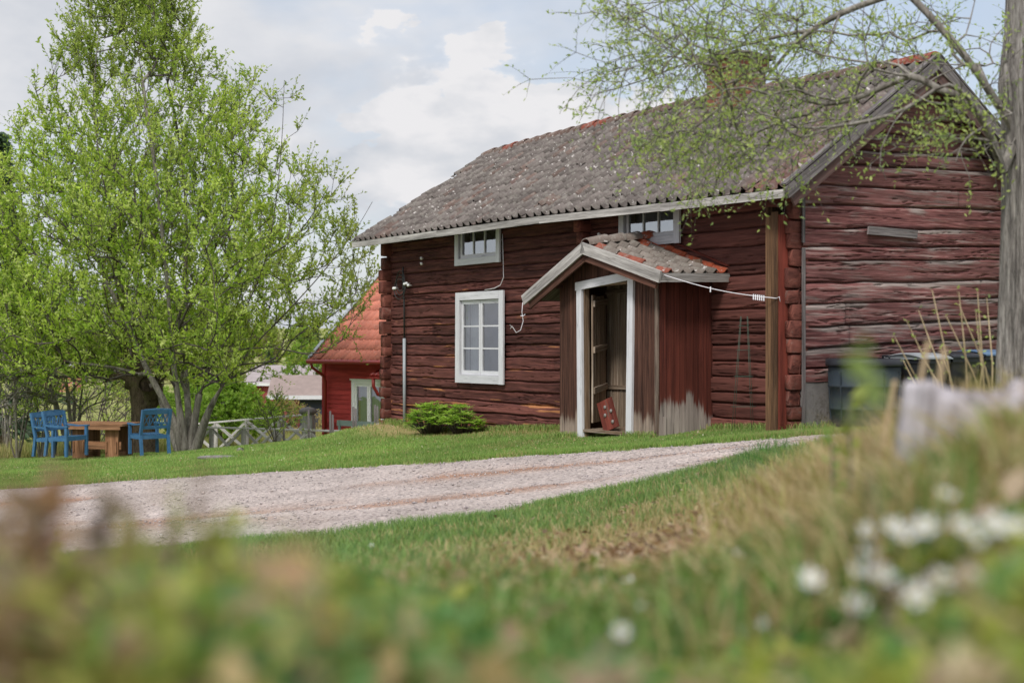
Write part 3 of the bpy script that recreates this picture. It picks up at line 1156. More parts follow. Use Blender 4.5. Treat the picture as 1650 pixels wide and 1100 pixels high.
# a dim room behind the openings
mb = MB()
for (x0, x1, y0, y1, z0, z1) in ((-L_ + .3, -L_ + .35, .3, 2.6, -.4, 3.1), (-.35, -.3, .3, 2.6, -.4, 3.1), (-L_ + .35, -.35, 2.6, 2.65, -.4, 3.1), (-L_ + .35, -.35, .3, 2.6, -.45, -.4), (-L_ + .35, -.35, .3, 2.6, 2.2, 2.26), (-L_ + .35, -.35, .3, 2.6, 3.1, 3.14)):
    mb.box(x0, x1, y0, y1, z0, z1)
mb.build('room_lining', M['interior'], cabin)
mb = MB()
mb.box(-7.95, -7.35, .75, .8, .3, .38, (.5, .5, 0))
mb.box(-7.95, -7.35, .75, .8, .62, .70, (.5, .5, 0))
mb.box(-7.95, -7.87, .75, .8, -.4, 1.0, (.5, .5, 0))
mb.box(-7.43, -7.35, .75, .8, -.4, 1.0, (.5, .5, 0))
mb.build('chair_back_inside', M['bare'], cabin)

# ---- eave board, bargeboards, soffit
mb = MB()
for u0, u1 in ((0, .28), (.28, .55), (.55, .8), (.8, 1.0)):
    a = roof_pt(u0, 0)
    b = roof_pt(u1, 0)
    mb.board(a + np.array([.0, .0, -.085]), b + np.array([-.002, .0, -.08]), (0, 0, .11), (0, .03, 0), (random.random() * .5 + .3, .2, .2), seg=8)
mb.build('eave_board', M['fascia'], cabin)
ru = np.linspace(0, 1, 50)
mb = MB()
for side in (1, -1):
    vs = np.linspace(0, 1, 8)
    for off in (-.05, -.12):
        G = np.array([roof_pt(ru, v, side) for v in vs]) + np.array([0, 0, off])
        V = G.reshape(-1, 3)
        idx = np.arange(len(V)).reshape(8, 50)
        Fc = np.stack([idx[:-1, :-1], idx[:-1, 1:], idx[1:, 1:], idx[1:, :-1]], -1).reshape(-1, 4)
        mb.add(V, Fc.tolist(), V[:, [1, 0]], (.2, .2, .4))
roof_deck = mb.build('roof', M['grey'], cabin)
mb = MB()
for side in (1, -1):
    e = roof_pt(1.0, -0.0, side)
    r = roof_pt(1.0, 1.0, side)
    d = (r - e) / np.linalg.norm(r - e)
    nrm = np.array([0, -d[2], d[1]]) * (1 if d[1] > 0 else -1)
    base = np.array([.06, 0, 0])
    mb.board(e + base + nrm * -.06 - d * .06, r + base + nrm * -.06 + d * .02, nrm * .14, (.03, 0, 0), (.6, .1, .2), seg=5)
    mb.board(e + base + nrm * -.19 - d * .0 + np.array([-.035, 0, 0]), r + base + nrm * -.19 + np.array([-.035, 0, 0]), nrm * .17, (.03, 0, 0), (.45, .3, .9), seg=5)
    mb.board(e + np.array([.02, 0, .05]) - d * .04, r + np.array([.02, 0, .05]), (.10, 0, 0), nrm * .025, (.5, .1, .2), seg=5)
mb.build('bargeboard', M['grey'], cabin)
for yy in (0.05, 1.3, 2.246, 3.2, 4.45):
    mb = MB()
    z = float(roof_z(0.0, yy)) - .12
    mb.prism(octo(.18, .18, 'y'), (-.1, yy, z), (.22, yy, z), .1, (.1, .3, .2))
    mb.build('purlin', M['log_red'], cabin)


# ---- pantiles
def pantile_field(fn, ncol, nrow, lift, colf, seed, lap=1.16, skip=None, amp=.03):
    """fn(u,v)->xyz; each tile its own curved sheet with a lip"""
    r = random.Random(seed)
    Vs, Fs, Cs = [], [], []
    n0 = 0
    ns = 11
    s = np.linspace(-.06, 1.06, ns)
    prof = amp * (1.55 * np.exp(-((s - .80) / .13) ** 2) - .35 * np.exp(-((s - .35) / .25) ** 2))
    for j in range(nrow):
        for i in range(ncol):
            if skip and skip(i, j):
                continue
            ju = r.uniform(-.02, .02)
            jv = r.uniform(-.035, .035) if j else r.uniform(-.02, .02)
            u0 = (i + s + ju + r.uniform(-.02, .02)) / ncol
            v0 = (j - .06 + jv) / nrow
            v1 = (j - .06 + jv + lap) / nrow
            us = np.clip(u0, -.01, 1.01)
            a = fn(us, np.full(ns, v0))
            b = fn(us + r.uniform(-.03, .03) / ncol, np.full(ns, min(v1, 1.01)))
            up = (b - a).mean(0)
            ac = a[-1] - a[0]
            nm = np.cross(ac, up)
            nm /= np.linalg.norm(nm)
            if nm[2] < 0:
                nm = -nm
            lf = lift + r.uniform(0, .007) + (r.uniform(.01, .03) if r.random() < .04 else 0)
            A = a + nm * (prof + lf + .010)[:, None]
            B = b + nm * (prof + lf - .010)[:, None]
            Lp = a + nm * (prof + lf - .006)[:, None]
            V = np.concatenate([Lp, A, B])
            Fc = [(k, k + 1, ns + k + 1, ns + k) for k in range(ns - 1)] + [(ns + k, ns + k + 1, 2 * ns + k + 1, 2 * ns + k) for k in range(ns - 1)]
            Fc += [(0, ns, 2 * ns), (ns - 1, 3 * ns - 1, 2 * ns - 1)]
            Vs.append(V)
            Fs.extend([tuple(q + n0 for q in f) for f in Fc])
            Cs.append(np.tile(np.array(colf(i, j, r)), (3 * ns, 1)))
            n0 += 3 * ns
    return np.concatenate(Vs), Fs, np.concatenate(Cs)


def main_col(i, j, r):
    u = i / 55.0
    g = r.uniform(.75, 1.2)
    c = np.array(srgb(118, 110, 106)) * g
    if r.random() < .12:
        c = np.array(srgb(124, 106, 99)) * g
    red = sstep(.88, .99, u) * (1 - j / 9.0) * .8 + .25 * (r.random() < .02)
    red = min(1, float(red)) * r.uniform(.5, 1)
    return c * (1 - red) + np.array(srgb(136, 80, 68)) * red * g


fn = lambda u, v: roof_pt(u, v, 1)
V, Fc, C = pantile_field(fn, 55, 12, .0, main_col, 5, amp=.043, skip=lambda i, j: i == 0 and j in (3, 7, 8) or (i == 1 and j == 8))
link_mesh('roof_tiles', V, Fc, M['tile'], roof_deck, None, C, False)
V, Fc, C = pantile_field(lambda u, v: roof_pt(u, v, -1), 55, 11, .0, main_col, 6)
link_mesh('roof_tiles', V, Fc, M['tile'], roof_deck, None, C, False)
# ridge tiles
mb = MB()
r_ = random.Random(9)
nr = 30
for i in range(nr):
    u0 = .005 + i / nr * .998
    u1 = .005 + (i + 1.12) / nr * .998
    a = roof_pt(u0, 1) + np.array([0, 0, -.035 + r_.uniform(-.008, .008)])
    b = roof_pt(min(u1, 1.0), 1) + np.array([0, 0, -.015 + r_.uniform(-.008, .008)])
    th = np.linspace(-.25, math.pi + .25, 9)
    V = []
    for p, rad in ((a, .125), (b, .145)):
        for t in th:
            V.append(p + np.array([0, rad * math.cos(t), rad * .75 * math.sin(t)]))
    for t in th:
        V.append(b + np.array([0, .12 * math.cos(t), .12 * .75 * math.sin(t)]))
    red = r_.random() < .06 or i > 27
    c = np.array(srgb(142, 78, 64)) if red else np.array(srgb(118, 98, 90)) * r_.uniform(.8, 1.15)
    mb.add(V, [(k, k + 1, 9 + k + 1, 9 + k) for k in range(8)] + [(9 + k, 9 + k + 1, 18 + k + 1, 18 + k) for k in range(8)], None, c)
mb.build('ridge_tiles', M['tile'], roof_deck)

# ---- chimney
mb = MB()
cx, cy = -3.55, 2.1
mb.box(cx - .36, cx + .36, cy - .30, cy + .30, 4.5, 5.46)
mb.box(cx - .40, cx + .40, cy - .34, cy + .34, 5.462, 5.60)
ch = mb.build('chimney', M['brick'], roof_deck)
mb = MB()
mb.box(cx - .47, cx + .47, cy - .41, cy + .41, 5.602, 5.67)
mb.box(cx - .3, cx + .3, cy - .24, cy + .24, 5.672, 5.73)
mb.build('chimney_cap', M['stone'], ch)


# ---- porch
def porch_roof_z(X, Y):
    """underside"""
    t = -X
    q = (Y + 1.2) / 1.2
    zr = 2.547 + .139 * q
    if t < 3.105:
        ze = 2.08 + .03 * q
        f = (t - 1.40) / 1.705
    else:
        ze = 1.857 + .04 * q
        f = (4.62 - t) / 1.515
    return ze + (zr - ze) * f - .09


def wearcol(base_red, jit=0.0):
    def f(v):
        g = vn(v[0] * 9 + v[1] * 9, v[2] * 1.2, 3)
        hgt = v[2] + .2
        edge = .26 + .30 * math.exp(-((v[1] + .5) / .38) ** 2) if base_red else .22 + .12 * g
        bare = 1 - float(sstep(edge - .16, edge + .22, hgt + jit + .22 * (vn(v[0] * 23 + v[1] * 23, 4.4, 8) - .5)))
        return (min(1.0, .12 + .3 * g + .7 * bare), base_red * (1 - bare), .15 + .9 * bare)
    return f


r_ = random.Random(21)
mb = MB()
# front planks: left of the door, right of it, then the gable above
def front_planks(xa, xb, zb_f, zt_f, y=-.957):
    x = xa
    while x < xb - .02:
        w = min(r_.uniform(.10, .17), xb - x)
        if xb - x - w < .05:
            w = xb - x
        c = x + w / 2
        b = wearcol(0, r_.uniform(-.10, .10))
        tn = r_.uniform(-.15, .15)
        mb.board((c, y + r_.uniform(-.004, .004), zb_f(c)), (c + r_.uniform(-.004, .004), y, zt_f(c)), (w - .006, 0, 0), (0, .028, 0), seg=20, colf=lambda v, b=b, tn=tn: (max(0, b(v)[0] + tn), r_.uniform(.0, .2), b(v)[2]))
        x += w


gzl = lambda x: gz_local(x, -1.0)
front_planks(-4.07, -3.52, lambda x: gzl(x) - .1, lambda x: porch_roof_z(x, -.957) + .02)
front_planks(-2.30, -1.727, lambda x: gzl(x) - .1, lambda x: porch_roof_z(x, -.957) + .02)
front_planks(-3.52, -2.30, lambda x: 2.0, lambda x: porch_roof_z(x, -.957) + .02)
# batten by the side corner
mb.board((-1.745, -.985, -.3), (-1.747, -.98, 1.98), (.06, 0, 0), (0, .028, 0), (.5, .1, .7), seg=4)
porch = mb.build('porch', M['plank'], cabin)
mb = MB()
y = -.957
fcol = wearcol(1)
while y < -.02:
    w = min(r_.uniform(.09, .15), -y)
    c = y + w / 2
    tn = r_.uniform(-.2, .2)
    fcol = wearcol(1, r_.uniform(-.08, .08))
    mb.board((-1.727, c, gz_local(-1.7, c) - .1), (-1.727 + r_.uniform(-.004, .004), c, porch_roof_z(-1.727, c) + .02), (0, w - .006, 0), (.028, 0, 0), seg=24,
             colf=lambda v, tn=tn, fcol=fcol: (max(0, fcol(v)[0] + tn), fcol(v)[1] * (.9 if -.75 < v[1] < -.3 else .25), fcol(v)[2] - .1))
    y += w
mb.board((-1.70, -.885, -.3), (-1.70, -.885, .12), (0, .05, 0), (.02, 0, 0), (.9, .2, 1.), seg=1)
M['plankred'] = wood_mat('porch_side_wood', srgb(48, 26, 22), srgb(92, 48, 40), srgb(124, 64, 50), srgb(164, 154, 146), 0.80, 1.0, 30)
mb.build('side_wall', M['plankred'], porch)
mb = MB()
y = -.957
while y < -.02:
    w = min(.15, -y)
    mb.board((-4.07, y + w / 2, gz_local(-4.0, y) - .1), (-4.07, y + w / 2, porch_roof_z(-4.07, y) + .02), (0, w - .006, 0), (.028, 0, 0), (r_.random() * .6, .3, .2))
    y += w
mb.build('side_wall', M['plank'], porch)
# inner lining: boards across the back, floor
mb = MB()
x = -4.0
while x < -1.97:
    w = r_.uniform(.13, .19)
    mb.board((x + w / 2, -.13, -.3), (x + w / 2, -.13, 2.3), (w - .008, 0, 0), (0, .03, 0), (r_.uniform(.45, .95), .1, .4))
    x += w
for z in (.45, 1.9):
    mb.board((-4.0, -.16, z), (-1.8, -.16, z + .01), (0, 0, .06), (0, .03, 0), (.6, .1, .4))
mb.build('inner_boards', M['inner'], porch)
mb = MB()
for i in range(5):
    mb.board((-3.55, -.92 + i * .16, -.16), (-2.2, -.92 + i * .16, -.15), (0, .15, 0), (0, 0, .04), (r_.uniform(.3, .6), .1, .5))
mb.build('threshold', M['bare'], porch)
# the door, swung inwards, a ledged door with battens
mb = MB()
h0 = np.array([-3.40, -.86, 0])
dv = np.array([math.cos(math.radians(128)), math.sin(math.radians(128)), 0])
nv = np.array([dv[1], -dv[0], 0])
q = 0
while q < .72:
    w = r_.uniform(.1, .14)
    p = h0 + dv * (q + w / 2)
    mb.board(p + [0, 0, -.05], p + [0, 0, 1.82 + r_.uniform(-.02, .02)], dv * (w - .01), nv * .028, (r_.uniform(.5, 1), .1, .4))
    q += w
for z in (.42, 1.02, 1.70):
    mb.board(h0 + nv * .03 + [0, 0, z], h0 + dv * .72 + nv * .03 + [0, 0, z + .05], (0, 0, .09), nv * .03, (.7, .1, .5))
door = mb.build('door', M['inner'], porch)
# door frame, leaning in at the foot
mb = MB()
mb.board((-3.50, -.99, -.42), (-3.53, -.99, 1.92), (.125, 0, 0), (0, .04, 0), (.7, .1, .15), seg=4)
mb.board((-2.345, -.99, -.30), (-2.30, -.99, 2.06), (.125, 0, 0), (0, .04, 0), (.7, .1, .15), seg=4)
mb.board((-3.62, -.99, 1.955), (-2.22, -.99, 2.075), (0, 0, .12), (0, .044, 0), (.75, .1, .1), seg=3)
mb.build('door_frame', M['white'], porch)
mb = MB()
mb.board((-3.42, -.93, -.3), (-3.45, -.93, 1.97), (.03, 0, 0), (0, .08, 0), (.3, .1, .3))
mb.board((-2.42, -.93, -.3), (-2.38, -.93, 1.97), (.03, 0, 0), (0, .08, 0), (.3, .1, .3))
mb.board((-3.42, -.93, 1.95), (-2.40, -.93, 1.97), (0, 0, .03), (0, .08, 0), (.3, .1, .3))
mb.build('door_jamb', M['bare'], porch)


def pr(u, v, side=1):
    """u 0 front .. 1 at the wall; v 0 eave .. 1 ridge"""
    u = np.asarray(u, float)
    v = np.asarray(v, float)
    Y = -1.2 + 1.2 * u
    zr = 2.547 + .139 * u
    if side == 1:
        xe, ze = -1.40, 2.08 + .03 * u
    else:
        xe, ze = -4.62, 1.857 + .04 * u
    X = xe + (-3.105 - xe) * v
    Z = ze + (zr - ze) * v - .03 * np.sin(math.pi * v) - .02 * np.sin(math.pi * u) * (1 - v)
    return np.stack(np.broadcast_arrays(X, Y, Z), -1)


mb = MB()
for side in (1, -1):
    for off in (-.045, -.08):
        us = np.linspace(0, 1, 6)
        vs = np.linspace(0, 1, 6)
        V = np.array([pr(us, v, side) for v in vs]).reshape(-1, 3) + np.array([0, 0, off])
        idx = np.arange(36).reshape(6, 6)
        Fc = np.stack([idx[:-1, :-1], idx[:-1, 1:], idx[1:, 1:], idx[1:, :-1]], -1).reshape(-1, 4)
        mb.add(V, Fc.tolist(), V[:, :2], (.3, .2, .3))
proof = mb.build('porch_roof_boards', M['grey'], porch)


def pcol(i, j, r):
    if i >= 5 or (j == 5 and i > 3):
        return np.array(srgb(196, 100, 70)) * r.uniform(.85, 1.1)
    if i == 0 and r.random() < .5:
        return np.array(srgb(150, 86, 70))
    return np.array(srgb(132, 122, 114)) * r.uniform(.8, 1.15)


V, Fc, C = pantile_field(lambda u, v: pr(u, v, 1), 6, 6, .0, pcol, 31, amp=.03)
link_mesh('porch_tiles', V, Fc, M['tile'], porch, None, C)
V, Fc, C = pantile_field(lambda u, v: pr(u, v, -1), 6, 6, .0, lambda i, j, r: np.array(srgb(186, 96, 72)) * r.uniform(.7, 1.1) if i == 0 else np.array(srgb(138, 112, 100)), 32, amp=.03)
link_mesh('porch_tiles', V, Fc, M['tile'], porch, None, C)
mb = MB()
for i in range(4):
    a = pr(i / 4, 1) + np.array([0, 0, .0])
    b = pr(min(1, (i + 1.15) / 4), 1) + np.array([0, 0, .02])
    th = np.linspace(-.2, math.pi + .2, 9)
    V = []
    for p, rad in ((a, .12), (b, .14)):
        for t in th:
            V.append(p + np.array([rad * math.cos(t), 0, rad * .7 * math.sin(t)]))
    for t in th:
        V.append(a + np.array([.1 * math.cos(t), 0, .1 * .7 * math.sin(t)]))
    c = np.array(srgb(176, 92, 66)) if i in (3,) else np.array(srgb(124, 112, 104))
    mb.add(V, [(k, k + 1, 9 + k + 1, 9 + k) for k in range(8)] + [(18 + k, 18 + k + 1, k + 1, k) for k in range(8)], None, c)
mb.build('porch_ridge_tiles', M['tile'], porch)
mb = MB()
for side, c in ((1, .7), (-1, .75)):
    e = pr(0, 0, side)
    r = pr(0, 1, side)
    d = (r - e) / np.linalg.norm(r - e)
    nn = np.array([-d[2], 0, d[0]])
    if nn[2] < 0:
        nn = -nn
    mb.board(e + nn * -.06 + [0, -.045, 0] - d * .07, r + nn * -.06 + [0, -.045, 0] + d * .012, nn * .16, (0, .03, 0), (c, .1, .25), seg=4)
mb.board(pr(0, 0, 1) + [.02, -.03, -.085], pr(1, 0, 1) + [.02, 0, -.085], (0, 0, .12), (.03, 0, 0), (.45, .1, .4), seg=3)
mb.build('porch_bargeboard', M['fascia'], porch)
mb = MB()
for side, c in ((1, .45), (-1, .45)):
    e = pr(0, 0, side)
    r = pr(0, 1, side)
    d = (r - e) / np.linalg.norm(r - e)
    nn = np.array([-d[2], 0, d[0]])
    if nn[2] < 0:
        nn = -nn
    mb.board(e + nn * -.185 + [0, -.01, 0] + d * .02, r + nn * -.185 + [0, -.01, 0] + d * .05, nn * .11, (0, .03, 0), (c, .3, .3), seg=4)
# brackets carrying the roof out
for X in (-1.76, -4.03):
    mb.board((X, -1.15, porch_roof_z(X, -1.15) - .06), (X, -.9, porch_roof_z(X, -.9) - .06), (.09, 0, 0), (0, 0, .09), (.2, .2, .2))
mb.build('porch_inner_board', M['plank'], porch)
# verge board against the wall
mb = MB()
mb.board(pr(1, 0, 1) + [0.02, -.02, .08], pr(1, 1, 1) + [0, -.02, .1], (0, .06, 0), (0, 0, .02), (.2, .5, .2))
mb.build('wall_flashing', M['boardred'], porch)

# ---- services on the front wall
mb = MB()
xw = -10.62
zt = 1.145 + (550 - 430) / 2200 * 26.6
z_mid = 1.145 + 5 / 2200 * 26.6
g0 = gz_local(xw, -.1)
mb.tube([(xw, -.075, g0 - .1), (xw, -.08, z_mid)], .032, 8)
mb.build('conduit_pipe', M['steel'], cabin, True)
mb = MB()
mb.tube([(xw, -.08, z_mid), (xw + .01, -.09, z_mid + .7), (xw - .05, -.085, z_mid + 1.2), (xw - .04, -.085, zt)], .018, 6)
for k in range(3):
    th = np.linspace(0, 2 * math.pi, 16)
    mb.tube(np.stack([xw - .1 + (.17 + .03 * k) * np.cos(th), np.full(16, -.11 - .01 * k), z_mid + 1.12 - .08 * k + .2 * np.sin(th)], 1), .009, 5, cap=False)
mb.build('cable', M['cable'], cabin, True)
for dx, dz in ((-.33, .98), (-.27, .98), (.12, 1.05), (.2, 1.06), (.27, 1.02)):
    mb = MB()
    c = np.array([xw + dx, -.14, z_mid + dz])
    mb.tube([c + [-.03, 0, 0], c, c + [.03, 0, 0]], [.02, .032, .02], 8)
    mb.tube([c, c + [0, .08, 0]], .008, 5)
    mb.build('insulator', M['porcelain'], cabin, True)
# thin wire between the small and the big window
mb = MB()
pts = [(-7.04, -.1, 3.0), (-7.03, -.09, 2.5), (-7.02, -.09, 2.25), (-7.12, -.09, 2.12), (-7.3, -.1, 2.07), (-7.6, -.11, 2.05)]
mb.tube(pts, .008, 5)
mb.build('window_wire', M['cord'], cabin)
for x, z in ((-9.9, 2.72), (-9.9, 2.62), (-4.25, 2.8)):
    mb = MB()
    mb.tube([(x, -.06, z), (x, -.1, z), (x + .01, -.12, z + .02)], [.012, .03, .02], 8)
    mb.build('wall_knob', M['porcelain'], cabin, True)
#@@PART3
# ------------------------------------------------------------------ small things about the cabin
def wl(X, Y, Z):
    return to_world(X, Y, Z)


# clothes line from the porch eave to the corner post, with pegs
a = wl(-1.36, -1.17, 2.03)
b = wl(-.10, -.34, 1.70)
n = 24
ts = np.linspace(0, 1, n)
line = a + (b - a) * ts[:, None]
line[:, 2] -= .05 * np.sin(math.pi * ts)
mb = MB()
mb.tube(line, .006, 5)
mb.tube(np.array([b, b + [.03, -.02, .02], b + [.05, .02, -.05]]), .006, 5)
tag(mb.build('clothes_line', M['cord']), 'thin white clothes line running from the porch eave to the corner post', 'clothes line')
for i, q in enumerate([.42] + [.80 + .018 * k for k in range(6)]):
    c = a + (b - a) * q
    c[2] -= .05 * math.sin(math.pi * q)
    mb = MB()
    for s in (-1, 1):
        mb.board(c + [0, .006 * s, .022], c + [.004 * s, .012 * s, -.05], (.014, 0, 0), (0, .007, 0), (.8, .1, .1))
    o = mb.build('clothes_peg', M['white'])
    if i == 0:
        tag(o, 'single white clothes peg alone on the line near the porch', 'clothes peg', 'clothes pegs on the line')
    else:
        tag(o, 'white clothes peg of the tight bunch beside the corner post, %s from the left' % ['first', 'second', 'third', 'fourth', 'fifth', 'sixth'][i - 1], 'clothes peg', 'clothes pegs on the line')

# loose string hanging from the low end of the porch bargeboard
mb = MB()
s0 = wl(-4.68, -1.24, 1.74)
pts = [s0, s0 + [-.01, 0, -.15], s0 + [.01, 0, -.28], s0 + [-.03, 0, -.42], s0 + [-.10, 0, -.46], s0 + [-.15, 0, -.38], s0 + [-.2, 0, -.34], s0 + [-.16, 0, -.36], s0 + [-.19, .01, -.40]]
mb.tube(np.array(pts), .006, 5)
mb.tube(np.array([s0 + [-.03, 0, -.20], s0 + [.0, -.01, -.21], s0 + [.04, 0, -.18]]), .007, 5)
tag(mb.build('hanging_string', M['cord']), 'knotted white string dangling from the low left end of the porch roof', 'string')

# wire plant support
tr = empty('plant_support', wl(-.78, -.30, gz_local(-.78, -.30)), 0, 'tall tapering green wire plant support standing against the wall', 'plant support')
mb = MB()
hh = 1.55
for k in range(4):
    th = k * math.pi / 2 + .5
    mb.tube([(.19 * math.cos(th), .19 * math.sin(th), -.05), (.06 * math.cos(th) + .02, .06 * math.sin(th), hh)], .0035, 4)
mb.build('upright', M['thinwire'], tr)
for z, rr in ((.35, .165), (.75, .13), (1.1, .10), (1.42, .075)):
    mb = MB()
    th = np.linspace(0, 2 * math.pi, 20)
    mb.tube(np.stack([rr * np.cos(th) + .01, rr * np.sin(th), np.full(20, z)], 1), .003, 4, cap=False)
    mb.build('ring', M['thinwire'], tr)

# painted slab leaning in the doorway
sl = empty('leaning_board', wl(-2.95, -.88, gz_local(-3.0, -.9) + .03), TH, 'red painted board with grey lichen discs leaning in the open doorway', 'board')
mb = MB()
mb.board((.12, -.05, .10), (-.22, .07, .50), (.33, 0, .11), (.0, .03, 0), (.35, .4, .5), seg=4)
mb.build('board', M['boardred'], sl)
for (u, v) in ((.02, .40), (.28, .18), (.35, .32), (-.1, .3)):
    mb = MB()
    p = np.array([.12 - .34 * (v - .1) / .4, -.05 + .12 * (v - .1) / .4 - .022, v]) + np.array([.33, 0, .11]) * u
    mb.tube([p, p + [0, -.012, .002]], .028, 9)
    mb.build('lichen_disc', M['fascia'], sl)

# ------------------------------------------------------------------ bins behind the gable
def bin_round(X, Y, r, h, lab):
    g = gz_local(X, Y)
    o = empty('water_barrel', wl(X, Y, g), 0, lab, 'barrel')
    mb = MB()
    zs = np.array([0, .03, .08, h * .3, h * .31, h * .34, h * .35, h * .66, h * .67, h * .70, h * .71, h * .95, h])
    rs = np.array([.86, .9, .91, .945, .965, .965, .945, .975, 1.0, 1.0, .975, .99, .99]) * r
    mb.tube(np.stack([zs * 0, zs * 0, zs], 1), rs, 32)
    for k in range(10):
        th = k * .628
        c = np.array([math.cos(th), math.sin(th), 0])
        mb.board(c * r * .93 + [0, 0, .12], c * r * .985 + [0, 0, h * .92], np.array([-c[1], c[0], 0]) * .02, c * .03, (.5, .5, 0))
    mb.build('body', M['binblue'], o, False)
    mb = MB()
    mb.tube([(0, 0, h), (0, 0, h + .02), (0, 0, h + .085), (0, 0, h + .095)], [r * 1.06, r * 1.07, r * 1.06, r * .98], 32)
    for s in (1,):
        mb.tube([(s * r * .6, -.15, h + .09), (s * r * .6, -.15, h + .13), (s * r * .6, .15, h + .13), (s * r * .6, .15, h + .09)], .015, 6)
    mb.build('lid', M['bindark'], o)


bin_round(.60, .52, .46, .80, 'large grey blue ribbed plastic barrel with a dark lid beside the gable foundation')


def wheelie(X, Y, h, w, lidmat, lab, body):
    o = empty('wheeled_bin', wl(X, Y, gz_local(X, Y)), TH + math.pi / 2, lab, 'bin', 'wheeled bins along the gable')
    mb = MB()
    d = w * 1.15
    b, t = .40, .5
    V = [(-w * b, -d * b, .06), (w * b, -d * b, .06), (w * b, d * b, .06), (-w * b, d * b, .06), (-w * t, -d * t, h), (w * t, -d * t, h), (w * t, d * t, h), (-w * t, d * t, h)]
    mb.add(V, [(3, 2, 1, 0), (0, 1, 5, 4), (1, 2, 6, 5), (2, 3, 7, 6), (3, 0, 4, 7)])
    mb.box(-w * .52, w * .52, -d * .52, d * .52, h - .05, h)
    mb.build('body', body, o)
    mb = MB()
    n = 9
    ys = np.linspace(-d * .56, d * .56, n)
    zz = h + .012 + .075 * np.sin(np.linspace(.35, math.pi - .1, n))
    V = np.concatenate([np.stack([np.full(n, x), ys, zz - (0.02 if abs(x) > w * .5 else 0)], 1) for x in (-w * .56, -w * .45, w * .45, w * .56)] +
                       [np.stack([np.full(n, x), ys, np.full(n, h + .004)], 1) for x in (-w * .56, w * .56)])
    Fc = []
    for c in range(3):
        for i in range(n - 1):
            Fc.append((c * n + i, c * n + i + 1, (c + 1) * n + i + 1, (c + 1) * n + i))
    for c, e in ((0, 4), (3, 5)):
        for i in range(n - 1):
            Fc.append((c * n + i, c * n + i + 1, e * n + i + 1, e * n + i))
    Fc.append((0, n, 2 * n, 3 * n, 5 * n, 4 * n))
    Fc.append((n - 1, 2 * n - 1, 3 * n - 1, 4 * n - 1, 6 * n - 1, 5 * n - 1))
    mb.add(V, Fc)
    mb.build('lid', lidmat, o)
    mb = MB()
    mb.tube([(-w * .42, d * .6, h), (w * .42, d * .6, h)], .016, 8)
    mb.build('handle', body, o)
    for s in (-1, 1):
        mb = MB()
        mb.tube([(s * w * .5 - .03, d * .42, .1), (s * w * .5 + .03, d * .42, .1)], .1, 14)
        mb.build('wheel', M['bindark'], o)


wheelie(.75, 1.32, .86, .54, M['steel'], 'dark wheeled bin with a pale lid, nearest to the barrel', M['bindark'])
wheelie(.75, 1.93, .86, .54, M['bindark'], 'dark wheeled bin with a black lid between the two others', M['bindark'])
wheelie(.75, 2.58, .86, .54, M['lidblue'], 'dark wheeled bin with a blue lid beside the big trunk', M['bindark'])


# ------------------------------------------------------------------ garden furniture
def garden_chair():
    o = empty('garden_armchair')
    w, d = .62, .52
    B = M['blue']
    def bd(name, *a, **k):
        mb = MB()
        mb.board(*a, **k)
        return mb.build(name, B, o)
    for sx in (-1, 1):
        x = sx * (w / 2)
        mb = MB()
        mb.board((x, -d / 2, 0), (x, -d / 2, .63), (.055, 0, 0), (0, .06, 0))
        mb.build('leg', B, o)
        mb = MB()
        mb.board((x, d / 2 + .06, 0), (x, d / 2, .42), (.055, 0, 0), (0, .065, 0))
        mb.board((x, d / 2, .42), (x, d / 2 + .13, .96), (.055, 0, 0), (0, .06, 0))
        mb.build('leg', B, o)
        mb = MB()
        mb.board((x, -d / 2 - .06, .65), (x, -.02, .635), (.075, 0, 0), (0, 0, .03))
        mb.board((x, -.02, .635), (x, d / 2 + .06, .66), (.07, 0, 0), (0, 0, .03))
        mb.build('armrest', B, o)
        mb = MB()
        mb.board((x, -d / 2 + .03, .37), (x, d / 2 - .03, .37), (0, 0, .075), (.03, 0, 0))
        mb.build('rail', B, o)
    mb = MB()
    for i in range(7):
        y = -d / 2 + .02 + i * .078
        mb.board((-w / 2 + .03, y, .425 - .004 * i), (w / 2 - .03, y, .425 - .004 * i), (0, .066, 0), (0, 0, .02))
    mb.board((-w / 2 + .028, -d / 2, .375), (w / 2 - .028, -d / 2, .375), (0, 0, .08), (0, .03, 0))
    mb.board((-w / 2 + .028, d / 2, .375), (w / 2 - .028, d / 2, .375), (0, 0, .08), (0, .03, 0))
    mb.build('seat', B, o)
    mb = MB()
    def bp(x, z):
        return np.array([x, d / 2 + .13 * (z - .42) / .54 - .0, z])
    mb.board(bp(-w / 2 + .02, .90), bp(w / 2 - .02, .90), (0, .02, .085), (0, .03, -.006))
    mb.board(bp(-w / 2 + .02, .95), bp(0, .965), (0, .004, .035), (0, .03, -.006))
    mb.board(bp(0, .965), bp(w / 2 - .02, .95), (0, .004, .035), (0, .03, -.006))
    mb.board(bp(-w / 2 + .02, .58), bp(w / 2 - .02, .58), (0, .01, .06), (0, .028, -.006))
    ww = w - .06
    for i in range(4):
        x0 = -ww / 2 + ww * i / 4
        x1 = -ww / 2 + ww * (i + 1) / 4
        if i % 2 == 0 or True:
            mb.board(bp(x0, .60), bp(x1, .87), (.024, 0, 0), (0, .016, 0))
            mb.board(bp(x1, .60) + [0, .004, 0], bp(x0, .87) + [0, .004, 0], (.024, 0, 0), (0, .012, 0))
        if i:
            mb.board(bp(x0, .60) + [0, .002, 0], bp(x0, .87) + [0, .002, 0], (.022, 0, 0), (0, .018, 0))
    mb.build('backrest', B, o)
    return o


def gz(x, y):
    return float(ground_z(x, y))


